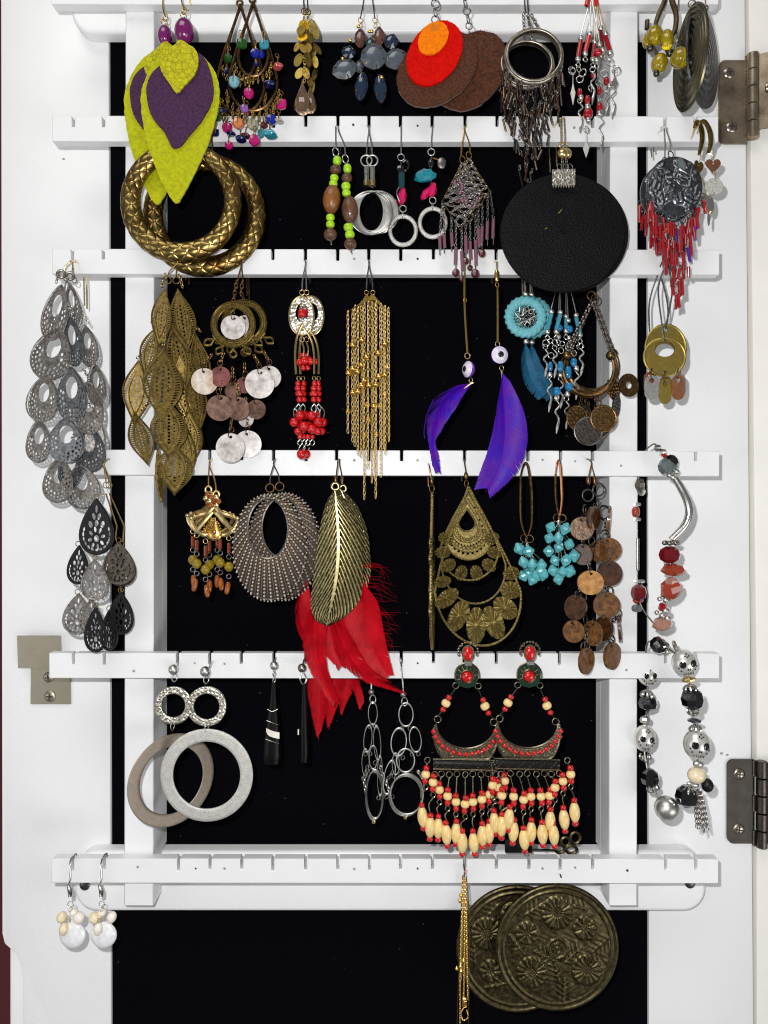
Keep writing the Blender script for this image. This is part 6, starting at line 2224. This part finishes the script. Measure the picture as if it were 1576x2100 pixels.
for (mt, sh, u, v, rx, rz) in (('silver_aged', 'chip', 1332, 992, 13, 14), ('silver', 'chip', 1338, 1006, 8, 9), ('carnelian', 'barrel', 1324, 1050, 9, 11), ('silver_satin', 'washer', 1326, 1034, 10, 4), ('silver_satin', 'washer', 1326, 1066, 10, 4),
                               ('garnet', 'facet', 1330, 1222, 18, 18), ('silver_satin', 'washer', 1331, 1198, 14, 4), ('crystal_grey', 'barrel', 1326, 1255, 12, 8), ('silver', 'tube', 1328, 1140, 4, 34), ('carnelian', 'chip', 1328, 1238, 14, 7)):
    t.add('back_bead', sh, mt, u, v, rx, rz, d=back)


def skull(t, u, v, rx, rz, d, rot):
    b = t.add('skull_bead', 'sphere', 'bone_silver', u, v, rx, rz, d=d, sy=rx * .9, rot=rot)
    c, s_ = math.cos(math.radians(rot)), math.sin(math.radians(rot))
    for (x, y, r, ry, mt) in ((-.42, -.05, .27, .28, 'black_gem'), (.42, -.05, .27, .28, 'black_gem'), (-.42, -.05, .11, .201 * .55, 'gunmetal'), (.42, -.05, .11, .201 * .55, 'gunmetal'), (-.07, .32, .06, .11, 'hole_dark'), (.07, .32, .06, .11, 'hole_dark')):
        z = math.sqrt(max(0, 1 - x * x - y * y)) * rx * .9
        px, py = x * rx, y * rz
        t.add('eye_socket' if ry > .2 else 'nostril', 'dome', mt, u + px * c - py * s_, v + px * s_ + py * c, r * rx, ry * rx, d=d + z - .5, sy=2.4, yaw=math.degrees(math.asin(x * .9)), parent=b)
    m = MB()
    for i in range(6):
        x = (-.36 + .145 * i)
        z = math.sqrt(max(0, 1 - x * x - .45)) * rx * .9
        px, py = x * rx, .64 * rz
        q0, q1 = (px, py - .1 * rz), (px, py + .12 * rz)
        m.tube([(u + q0[0] * c - q0[1] * s_, v + q0[0] * s_ + q0[1] * c, d + z + 1.6), (u + q1[0] * c - q1[1] * s_, v + q1[0] * s_ + q1[1] * c, d + z - .3)], .7, 4)
    for (x, y) in ((-.15, -.62), (0, -.55), (.15, -.62), (0, -.75), (-.55, .42), (.55, .42), (-.7, .2), (.7, .2)):
        z = math.sqrt(max(0, 1 - x * x - y * y)) * rx * .9
        m.ball((u + x * rx * c - y * rz * s_, v + x * rx * s_ + y * rz * c, d + z), 1.9, 5, 4)
    t.mb('etched_lines', m, 'hole_dark', parent=b, kind='stuff')


material('bone_silver', rgb(222, 219, 213), 0.6, 0.3, 0.06, 300, coat=0.5)
t = Thing('bracelet', 'bracelet of silver skull beads and black crystals looped over the bar end', 'bracelet', 1380, 1325, -.014)
back = -66
strand(t, [(1352, 1322, -6), (1378, 1335, 4), (1401, 1358, 8), (1410, 1395, 8), (1417, 1431, 8), (1420, 1475, 8), (1426, 1522, 8), (1427, 1587, 6), (1407, 1631, 0), (1372, 1662, -20), (1348, 1610, -44), (1342, 1531, back), (1351, 1460, back), (1350, 1400, back), (1344, 1345, back + 10), (1346, 1322, -40), (1352, 1322, -6)], 1.8)


def cap(t, u, v, r, rot, d):
    m = MB()
    c, s_ = math.cos(math.radians(rot)), math.sin(math.radians(rot))
    for i in range(7):
        a = 2 * PI * i / 7
        x, z = math.cos(a), math.sin(a)
        P = lambda px, py, pz: (u + px * c - py * s_, v + px * s_ + py * c, d + pz)
        m.tube([P(0, -r * .55, 0), P(x * r * .5, -r * .35, z * r * .5), P(x * r * .8, 0, z * r * .8), P(x * r * .72, r * .42, z * r * .72)], r * .16, 5, smooth=3)
    t.mb('bead_cap', m, 'silver', kind='stuff')


t.add('black_crystal', 'facet', 'black_gem', 1352, 1324, 19, 16, d=-4, rot=60)
cap(t, 1364, 1327, 15, 80, 0)
t.add('washer', 'washer', 'silver_aged', 1384, 1326, 14, 4, d=4, rot=70)
skull(t, 1401, 1358, 26, 28, 8, -8)
t.add('washer', 'facet', 'gold_pale', 1410, 1392, 15, 6, d=8, rot=-8)
cap(t, 1412, 1410, 15, -8, 8)
t.add('black_crystal', 'facet', 'black_gem', 1417, 1431, 24, 22, d=8)
cap(t, 1418, 1457, 14, 176, 8)
t.add('washer', 'facet', 'pewter', 1421, 1476, 15, 5, d=8, rot=8)
cap(t, 1423, 1492, 14, -4, 8)
skull(t, 1426, 1523, 27, 31, 8, 6)
t.add('washer', 'barrel', 'silver_satin', 1429, 1564, 11, 7, d=8, rot=8)
t.add('pearl_bead', 'sphere', 'ivory_pearl', 1426, 1587, 19, 17, d=8)
t.add('washer', 'barrel', 'silver_satin', 1418, 1606, 13, 5, d=8, rot=12)
t.add('hematite_bead', 'sphere', 'black_metal', 1447, 1607, 12, 14, d=10)
t.add('black_crystal', 'facet', 'black_gem', 1407, 1632, 24, 22, d=2)
cap(t, 1408, 1620, 16, 10, 6)
t.add('silver_ball', 'sphere', 'silver_satin', 1372, 1662, 25, 25, d=-12)
cap(t, 1372, 1650, 17, -30, -6)
t.add('black_crystal', 'facet', 'black_gem', 1349, 1611, 20, 19, d=-44)
cap(t, 1352, 1630, 15, 160, -36)
skull(t, 1343, 1531, 23, 29, back + 6, 6)
t.add('washer', 'facet', 'silver_satin', 1346, 1494, 12, 9, d=back)
cap(t, 1344, 1572, 14, 176, back + 6)
t.add('black_crystal', 'facet', 'black_gem', 1352, 1458, 21, 17, d=back)
cap(t, 1348, 1438, 15, 0, back + 4)
skull(t, 1352, 1398, 22, 24, back, 0)
for i in range(7):
    x = 1428 + i * 3
    t.chain([(1430 + i * .8, 1618, 4), (x - 4 + i * .6, 1660, 4), (x + i * .8, 1692 + random.uniform(0, 16), 3)], 'silver_aged', 7, 2.2, 1.0, name='tassel_chain')

# ================================================================== fifth bar
# --- double ring earrings
def two_rings(label, Y, bu, bv, su, sv, sro, sri, smt, lu, lv, lr, lri, lmt, yaw):
    t = Thing('double_ring_earring', label, 'earring', bu, bv, Y, group='pair of silver double ring earrings')
    t.add('silver_ball', 'sphere', 'silver_satin', bu, bv, 10.5, d=4)
    t.wire('ear_post', [(bu, bv, 0), (bu + 6, bv - 6, -6), (bu + 8, bv - 14, -16), (bu + 8, bv - 12, -44)], 1.8, 'silver')
    t.ring(bu + 2, bv + 17, 8, 'silver', d=2, yaw=55, sz=10)
    def band(cu, cv, ro, ri, n):
        return MB().grid(lambda a, b: (cu + (ri + (ro - ri) * b) * math.cos(a * 2 * PI), cv + (ri + (ro - ri) * b) * math.sin(a * 2 * PI), 1.5 * (1 - (2 * b - 1) ** 10) + .4 * math.sin(a * 2 * PI * 2)), n, 12, 3.2)
    t.mb('small_ring', band(su, sv, sro, sri, 72), smt, angle=50)
    t.ring((su + lu) / 2, sv + sro + 3, 6, 'silver', yaw=60, sz=9)
    c = math.cos(math.radians(yaw))
    m = band(lu, lv, lr, lri, 110)
    if yaw:
        for p in m.v:
            x = p.x - lu
            p.z += -x * math.sin(math.radians(yaw))
            p.x = lu + x * c
    t.mb('large_ring', m, lmt, angle=50)


material('taupe_metal', rgb(150, 138, 124), 0.5, 0.45, 0.12, 500)
two_rings('hammered silver double ring earring hanging in front, its large ring facing forward', -.011, 422, 1376, 424, 1449, 41, 26, 'silver_hammered', 424, 1590, 95, 69, 'silver_sandy', 0)
two_rings('silver double ring earring behind on the left, its taupe large ring turned away', -.003, 357, 1372, 356, 1447, 39, 24, 'silver_hammered', 353, 1600, 94, 69, 'taupe_metal', 40)


# --- black horn sticks
HG = 'pair of black horn drop earrings'
t = Thing('horn_earring', 'black horn paddle earring with a slanted white band', 'earring', 563, 1362, -.006, group=HG)
t.add('silver_ball', 'sphere', 'silver_satin', 563, 1364, 9, d=3)
t.wire('ear_post', [(563, 1364, 0), (564, 1352, -14), (564, 1354, -42)], 1.7, 'silver')
t.chain([(563, 1372, 2), (563, 1398, 2)], 'silver', 8, 3.2, 1.2)
t.mb('horn_body', MB().tube([(562, 1396, 0), (561, 1430, 0), (560, 1470, 0), (559, 1510, 0), (558, 1548, 0), (558, 1566, 0)], [3.5, 6, 11, 16, 18, 15], 14, smooth=5, flat=.5), 'black_horn', angle=60)
t.mb('white_band', MB().grid(lambda a, b: (547 + a * 27, 1492 + a * 9 + b * 13, 8.6 - 4.4 * (2 * a - 1) ** 2), 8, 3, 1.5), 'bone_white')
for v in (1453, 1476, 1514):
    t.wire('inlay_line', [(548 + (1480 - v) * .06, v, 5.6), (560, v + 4, 8.6), (572 - (1480 - v) * .04, v + 9 if v > 1470 else v, 5.8)], .7, 'silver', smooth=4)
t = Thing('horn_earring', 'black horn paddle earring turned edge-on beside the red plumes', 'earring', 621, 1366, -.006, group=HG, yaw=0)
t.add('silver_ball', 'sphere', 'silver_aged', 620, 1369, 9, d=3)
t.wire('ear_post', [(620, 1369, 0), (622, 1356, -14), (622, 1358, -42)], 1.7, 'silver')
t.wire('wire_loop', [(620, 1378, 2), (616, 1392, 2), (623, 1404, 2), (629, 1392, 2), (624, 1380, 2)], 1.4, 'silver', smooth=5)
t.mb('horn_body', MB().tube([(624, 1402, 0), (624, 1440, 0), (624, 1490, 0), (625, 1540, 0), (624, 1562, 0)], [4, 6, 8, 9, 8], 14, smooth=5), 'black_horn', angle=60)
t.mb('white_band', MB().box(611.5, 614, 1495, 1506, -1, 4), 'bone_white')


# --- oval link drops
def links(label, Y, ball, ovals, hoop, hu):
    t = Thing('link_earring', label, 'earring', ball[0], 1366, Y, group='pair of silver oval link earrings')
    t.hook(hu, 1361, ball[0], ball[1] - 6, 'silver')
    t.add('silver_ball', 'sphere', 'silver_aged', *ball, 6.5, d=1)
    t.ring(ball[0] + 3, ball[1] + 15, 7, 'silver', sz=10)
    for (u, v, rx, rz, rot) in ovals:
        t.add('oval_link', 'ring_thin', 'silver_satin', u, v, rx, rz, d=random.uniform(-3, 5), sy=24, rot=rot)
        for e in (-1, 1):
            t.ring(u + e * rx * .5, v + rz + 2, 5, 'silver_aged', yaw=30)
    u, v, rx, rz = hoop
    for q in range(3):
        t.add('bottom_hoop', 'ring_hair', 'silver_satin', u + q * 1.5, v - q * 3, rx, rz, d=q * 3, sy=34)
    ch = MB()
    for e in (-1, 1):
        ch.chain([(u + e * rx * .9, v - rz * .1, 0), (u + e * rx * 1.15, v - rz * .7, 2), (u + e * rx * .7, v - rz * 1.2, 0)], 9, 3, 1.1)
    t.mb('chain', ch, 'silver_aged', kind='stuff')
    t.add('hoop_clasp', 'barrel', 'gold_pale', u, v + rz - 2, 4, 7)


links('earring of silver oval links over a narrow hoop, left of its pair', -.006, (762, 1419), [(765, 1463, 10, 25, 0), (755, 1514, 9, 30, 5), (774, 1524, 8, 38, -3), (766, 1553, 9, 26, 0), (750, 1564, 8, 30, 0), (780, 1590, 6, 44, 0)], (767, 1632, 18, 52), 757)
links('earring of silver oval links over a wide hoop, right of its pair', -.008, (827, 1424), [(833, 1466, 16, 26, 0), (818, 1521, 17, 31, 5), (852, 1516, 13, 28, -6), (832, 1558, 20, 26, 0), (799, 1594, 12, 38, 10), (812, 1565, 8, 24, 0)], (832, 1632, 35, 43), 823)


# --- red and cream bead chandeliers
Z12 = P2(3.03, 720, 1300)
TOPS = [(465, 870), (510, 915), (550, 965), (600, 1000), (652, 1040), (708, 1050), (758, 1040), (812, 1020), (862, 995), (910, 945), (955, 910)]
LOWS = [(445, 1130), (492, 1190), (542, 1200), (592, 1235), (652, 1230), (690, 1285), (762, 1290), (815, 1240), (858, 1230), (890, 1160), (935, 1190)]
TOPS2 = [(1000 - 127 * 3.03 + 8 - 6, 1010)] + [(x - 385, y) for x, y in ((1010, 1005), (1070, 1020), (1118, 1008), (1178, 1005), (1230, 1000), (1262, 950), (1315, 915), (1360, 870))]


def tribal(label, Y, dx, dy, tops, lows, seed):
    t = Thing('bead_chandelier_earring', label, 'earring', 959 + dx, 1330 + dy, Y, group='pair of red and cream bead chandelier earrings')
    r = random.Random(seed)
    X, V = (lambda u: u + dx), (lambda v: v + dy)
    SM = 'silver_antique'
    t.wire('ear_post', [(X(960), V(1340), 0), (X(960), V(1352), -16), (X(960), V(1352), -48)], 2, 'silver')
    # top stud
    b = t.mb('stud_bezel', MB().prism(circ(X(960), V(1340), 13, 18, 28), th=7), SM, angle=30)
    t.add('red_cabochon', 'dome', 'red_bead', X(960), V(1340), 10, 15, d=4, sy=8, parent=b)
    halo = MB()
    for i in range(13):
        a = math.radians(-200 + 220 * i / 12)
        halo.ball((X(960) + 20 * math.cos(a), V(1336) + 19 * math.sin(a), 0), 3.2, 6, 4)
        if i % 2:
            halo.ball((X(960) + 15 * math.cos(a), V(1336) + 20 * math.sin(a), 0), 2.4, 6, 4)
    t.mb('beaded_halo', halo, SM, parent=b, kind='stuff')
    t.mb('stud_joint', MB().box(X(953), X(968), V(1357), V(1364), -2, 6), 'silver', smooth=False)
    # enamel half dome
    arc = [(X(958) + 25 * math.cos(math.radians(a)), V(1384) + 25 * math.sin(math.radians(a))) for a in range(-205, 26, 11)]
    base = [(X(975), V(1406)), (X(958), V(1411)), (X(941), V(1406))]
    dm = t.mb('enamel_dome', MB().prism(arc + base, th=7), 'green_enamel', angle=30)
    ray = MB()
    for i in range(9):
        a = math.radians(-200 + 220 * i / 8)
        ray.tube([(X(958) + 12 * math.cos(a), V(1387) + 12 * math.sin(a), 4), (X(958) + 23 * math.cos(a), V(1386) + 23 * math.sin(a), 4)], 1.1, 4)
    ray.tube([(u, v, 3) for u, v in arc], 1.8, 5)
    ray.ring((X(958), V(1387), 4), 13, 13, 1.8, 22, 5)
    t.mb('metal_rays', ray, SM, parent=dm, kind='stuff')
    t.add('red_cabochon', 'dome', 'red_bead', X(958), V(1387), 11, 11, d=5, sy=9, parent=dm)
    # side strands
    for (loop, bs, ring) in (((935, 1406), [(921, 1430, 'red_bead', 6), (915, 1442, 'cream_bead', 9.5), (909, 1455, 'red_bead', 6)], (898, 1475)),
                             ((981, 1407), [(991, 1435, 'red_bead', 6), (995, 1448, 'cream_bead', 9.5), (1002, 1462, 'red_bead', 6)], (1013, 1481))):
        t.ring(X(loop[0]), V(loop[1]), 7, SM)
        t.wire('strand_wire', [(X(loop[0]), V(loop[1] + 6), 0)] + [(X(p[0]), V(p[1]), 0) for p in bs] + [(X(ring[0]), V(ring[1] - 6), 0)], 1.2, 'gunmetal')
        for (u, v, mt, rad) in bs:
            t.add('red_bead' if mt == 'red_bead' else 'cream_bead', 'barrel', mt, X(u), V(v), rad, rad * .8, d=1, rot=28 if u < 950 else -28)
        t.ring(X(ring[0]), V(ring[1]), 8, SM)
    # crescent body
    top, bot = [], []
    for i in range(25):
        f = i / 24
        a = math.radians(178 - 176 * f)
        top.append((X(956 + 62 * math.cos(a)), V(1482 + 52 * math.sin(a))))
        bot.append((X(888 + 136 * f), V(1494 + 62 * min(1, 7 * min(f, 1 - f)) ** .5)))
    body = t.mb('crescent_plate', MB().prism(top + bot[::-1], th=5), SM, angle=30)
    orn = MB()
    orn.tube([(u, v, 3) for u, v in top], 2.0, 5)
    orn.tube([(u + (X(956) - u) * -.17, v + 12, 3) for u, v in top[2:-2]], 1.4, 5)
    orn.tube([(u, v, 3) for u, v in bot], 2.2, 5)
    for (cu, s_) in ((903, 1), (1009, -1), (926, 1), (988, -1)):
        cv = 1536 if cu in (903, 1009) else 1545
        orn.tube([(X(cu) + s_ * (10 - q * .75) * math.cos(q * .75) * .8, V(cv) + (10 - q * .75) * math.sin(q * .75) * .7, 3.5) for q in range(13)], 1.1, 4)
    for i in range(26):
        a = math.radians(176 - 172 * i / 25)
        orn.ball((X(956 + 64.5 * math.cos(a)), V(1483 + 55 * math.sin(a)), 3.5), 1.8, 5, 4)
    t.mb('body_ornament', orn, SM, parent=body, kind='stuff')
    for i in range(15):
        a = math.radians(168 - 156 * i / 14)
        t.add('red_stone', 'dome', 'red_bead', X(956 + 68 * math.cos(a)), V(1487 + 59 * math.sin(a)), 5, 5, d=4, sy=4.5, parent=body)
    t.rod('enamel_tube', (X(888), V(1564), 2), (X(1020), V(1567), 2), 11, 'black_enamel', 'tube')
    zz = MB()
    zz.tube([(X(892 + 11 * i), V(1559 if i % 2 else 1570), 12.6) for i in range(12)], .8, 4)
    zz.tube([(X(888), V(1554), 9), (X(1020), V(1557), 9)], 1.6, 5)
    zz.tube([(X(888), V(1574), 9), (X(1020), V(1577), 9)], 1.6, 5)
    t.mb('zigzag_inlay', zz, SM, kind='stuff')
    n = len(tops)
    for i in range(n):
        u, v = Z12(*tops[i])
        u, v = X(u), V(v)
        d = 3 + 4 * (i % 2)
        f = i / (n - 1)
        au = X(880 + 148 * f)
        av = V(1580 if 0 < i < n - 1 else 1552)
        t.ring(au * .5 + u * .5, av + 6, 7, SM, d=d, yaw=r.uniform(-20, 20))
        t.wire('pin', [(au * .5 + u * .5, av + 12, d), (u, v - 14, d)], 1.2, SM)
        lean = r.uniform(-6, 6)
        for (dv, mt, rad, hh) in ((-13, 'red_bead', 6.4, 5.5), (0, 'cream_bead', 9.3, 7.6), (13, 'red_bead', 6.2, 6.5)):
            t.add('red_bead' if mt == 'red_bead' else 'cream_bead', 'barrel', mt, u + lean * dv * -.02, v + dv, rad, hh, d=d, rot=lean)
        lu, lv = Z12(*lows[i])
        lu, lv = X(lu), V(lv)
        t.wire('figure_loop', [(u, v + 18, d), (u - 5, v + 25, d + 1), (u + 1, v + 31, d), (u + 5, v + 25, d - 1), (u, v + 19, d)], 1.2, SM, smooth=4)
        t.wire('pin', [(u, v + 31, d), (lu - 3, (v + 31 + lv - 30) / 2, d), (lu, lv - 28, d)], 1.2, SM, smooth=3)
        rt = r.uniform(-5, 5)
        t.add('red_bead', 'barrel', 'red_bead', lu + rt * .4, lv - 24, 6, 5.5, d=d + 2, rot=rt)
        t.add('long_cream_bead', 'oval', 'cream_bead', lu, lv, 11, 20, d=d + 2, rot=rt)
        t.add('red_bead', 'barrel', 'red_bead', lu - rt * .4, lv + 23, 6.4, 5.5, d=d + 2, rot=rt)


material('silver_antique', rgb(176, 166, 138), 1, 0.3, 0.3, 900, col2=rgb(88, 80, 62))
tribal('red and cream bead chandelier earring with enamel crescent, left of its pair', -.008, 0, 0, TOPS, LOWS, 2)
sh2 = 127 * 3.03
T2 = [(x - sh2, y) for x, y in ((880, 940), (935, 1000), (1010, 1010), (1070, 1025), (1118, 1010), (1178, 1005), (1232, 1005), (1264, 950), (1316, 915), (1361, 868))]
L2 = [(x - sh2, y) for x, y in ((935, 1190), (978, 1140), (1008, 1225), (1072, 1270), (1118, 1225), (1185, 1235), (1235, 1160), (1255, 1240), (1322, 1150), (1384, 1100))]
tribal('red and cream bead chandelier earring with enamel crescent, right of its pair', -.011, 127, -1, T2, L2, 5)

# --- dark openwork charm peeping out behind the right chandelier
t = Thing('openwork_charm', 'dark bronze openwork charm half hidden behind cream beads on the rail', 'charm', 1165, 1730, .012)
m = MB()
for (u, v, ru, rv) in ((1180, 1718, 10, 11), (1160, 1726, 9, 9), (1148, 1740, 10, 8), (1172, 1742, 11, 8)):
    m.ring((u, v, 0), ru, rv, 3.2, 18, 6)
t.mb('openwork_plate', m, 'bronze_dark', kind='stuff')
t.mb('dark_base', MB().prism([(1036, 1722), (1056, 1718), (1072, 1732), (1092, 1736), (1092, 1748), (1036, 1748)], th=4), 'black_metal')
t.mb('link_bar', MB().tube([(1090, 1742, 0), (1140, 1743, 0)], 2, 5), 'black_metal')

# ================================================================== lowest bar
# --- pearl drops
def pearls(label, u0, side):
    t = Thing('pearl_earring', label, 'earring', u0, 1775, -.004, group='pair of pearl drop earrings')
    du = u0 - 147
    X = lambda u: u + du
    t.wire('lever_back', [(X(143), 1778, -40), (X(143), 1766, -34), (X(143), 1764, -14), (X(144), 1774, -1), (X(145), 1800, 2), (X(141), 1815, 2), (X(144), 1838, 2)], [1.8, 2, 2.4, 2.6, 2, 2, 3], 'silver', smooth=5, seg=8)
    t.mb('lever_plate', MB().tube([(X(140), 1814, 0), (X(145), 1826, 2), (X(146), 1838, 1)], [3.2, 4.6, 2], 8, smooth=4), 'silver_aged')
    t.ring(X(146), 1853, 6.5, 'silver', d=2)
    t.ring(X(146), 1864, 5, 'silver', d=2, yaw=60)
    for (u, v, rx, rz, rot, d) in [(128, 1880, 10, 12, 20, 2), (163, 1881, 12, 12, -20, 2), (150, 1874, 9, 9, 0, -6), (136, 1899, 9, 13, 10, 12)]:
        if side:
            u = 147 - (u - 147) if u != 136 else 142
        t.add('small_pearl', 'sphere', 'ivory_pearl' if u < 140 else 'pearl', X(u), v, rx, rz, rot=rot, d=d)
    t.add('coin_pearl', 'dome', 'white_shell', X(148), 1919, 27, 27, d=-2, sy=14)
    t.ring(X(146), 1880, 5.5, 'gold_pale', d=12, yaw=20)


pearls('pearl drop earring with white coin pearl, at the far left end of the lowest bar', 147, 0)
pearls('pearl drop earring with white coin pearl, second from the left end of the lowest bar', 211, 1)

# --- long gold chain earring
t = Thing('chain_earring', 'long thin gold chain earring hanging from the lowest bar', 'earring', 953, 1785, -.004)
t.hook(953, 1783, 952, 1800, 'bronze')
t.ring(955, 1788, 5, 'copper', yaw=40)
for (a, b, c) in (((951, 1800), (945, 1960), (944, 2120)), ((953, 1800), (953, 1950), (951, 2060)), ((955, 1800), (958, 1930), (960, 2050)), ((950, 1800), (948, 1900), (946, 2010))):
    t.chain([a, b, c], 'gold', 6, 1.9, .85, smooth=4)
for u, w in ((949, 945), (957, 963)):
    t.wire('thin_wire', [(u, 1795, 0), (w, 1900, 0), (w - (8 if u < 952 else 2), 2110, 0)], .8, 'bronze', smooth=5)
for (u, v) in ((946, 1835), (944, 1846), (956, 1850), (957, 1930), (951, 1969), (937, 1985), (945, 1980), (946, 1990)):
    t.add('gold_ball', 'bicone', 'gold', u, v, 4.2, 5, d=2)
co = MB()
co.tube([(953 + 4.5 * math.cos(q * 1.1), 2045 + q * .5, 4.5 * math.sin(q * 1.1)) for q in range(40)], 1.1, 5)
t.mb('wire_coil', co, 'gold', kind='stuff')
t.wire('tip_loop', [(953, 2064, 0), (946, 2078, 0), (950, 2092, 0), (960, 2086, 0), (957, 2070, 0)], 1.4, 'gold', smooth=5)

# --- embossed bronze discs
def embossed(rot):
    r = random.Random(11)
    flowers = [(.0, -.56, .27, 16), (-.42, .38, .26, 15), (.48, .34, .26, 15), (-.50, -.24, .19, 9), (.45, -.32, .20, 10)]
    sprigs = [(-.66, -.05, .9), (.70, -.05, -.7), (.10, .66, 1.6), (-.2, .12, .4), (.26, .1, 2.4), (.3, -.66, .3), (-.36, -.62, 2.6), (-.02, .36, 1.3)]

    def h(x, y):
        c, s_ = math.cos(rot), math.sin(rot)
        x, y = x * c - y * s_, x * s_ + y * c
        R = math.hypot(x, y)
        z = 4 * (1 - R * R)
        if R > .86:
            z += 2.6 * math.exp(-((R - .97) / .025) ** 2) + 1.8 * math.exp(-((R - .885) / .02) ** 2)
            return z
        z += 1.8 * math.exp(-((R - .15) / .018) ** 2) + 1.2 * math.exp(-((R - .165) / .03) ** 2)
        if R < .12:
            for q in range(8):
                a = 2 * PI * q / 8
                if (x - .075 * math.cos(a)) ** 2 + (y - .075 * math.sin(a)) ** 2 < .0007:
                    z += 2.0
            if R < .03:
                z += 2.2
            return z
        for (a, b, s2, n) in flowers:
            dx, dy = x - a, y - b
            q = math.hypot(dx, dy) / s2
            if q < 1.0:
                if q < .26:
                    z += 1.4 + .9 * math.cos(dx * 130) * math.cos(dy * 130)
                else:
                    pet = abs(math.cos(math.atan2(dy, dx) * n / 2)) ** .55
                    z += 3.4 * pet * math.sin(min(1, (1 - q) / .18) * PI / 2) * min(1, (q - .2) / .15)
                return z
        for (a, b, th) in sprigs:
            dx, dy = x - a, y - b
            p, q = dx * math.cos(th) + dy * math.sin(th), -dx * math.sin(th) + dy * math.cos(th)
            if abs(p) < .2 and abs(q) < .17:
                z += 1.6 * max(0, math.cos((p + .6 * abs(q)) * 75)) * (1 - (p / .2) ** 2) * (1 - (q / .17) ** 2)
                if abs(q) < .018:
                    z += 1.6
        z += .35 * math.sin(x * 37 + 3 * math.sin(y * 19)) * math.sin(y * 41)
        return z
    return h


DG = 'pair of embossed bronze disc earrings'
for lab, cu, cv, Y, rt in (('large embossed bronze disc earring with flowers, front one on the right', 1143, 1943, .0085, 0), ('large embossed bronze disc earring with flowers, behind its twin on the left', 1062, 1946, .0150, 1.1)):
    t = Thing('embossed_disc_earring', lab, 'earring', cu, 1800, Y, group=DG)
    relief_disc(t, 'embossed_disc', cu, cv, 126, 130, embossed(rt), 'bronze_dark', 130, 300, 4)
    t.ring(cu, cv - 132, 9, 'bronze_dark', yaw=50)
    t.wire('ear_hook', [(cu, cv - 138, 0), (cu, 1786, 4), (cu, 1778, 14), (cu, 1782, 36)], 1.7, 'bronze_dark', smooth=4)
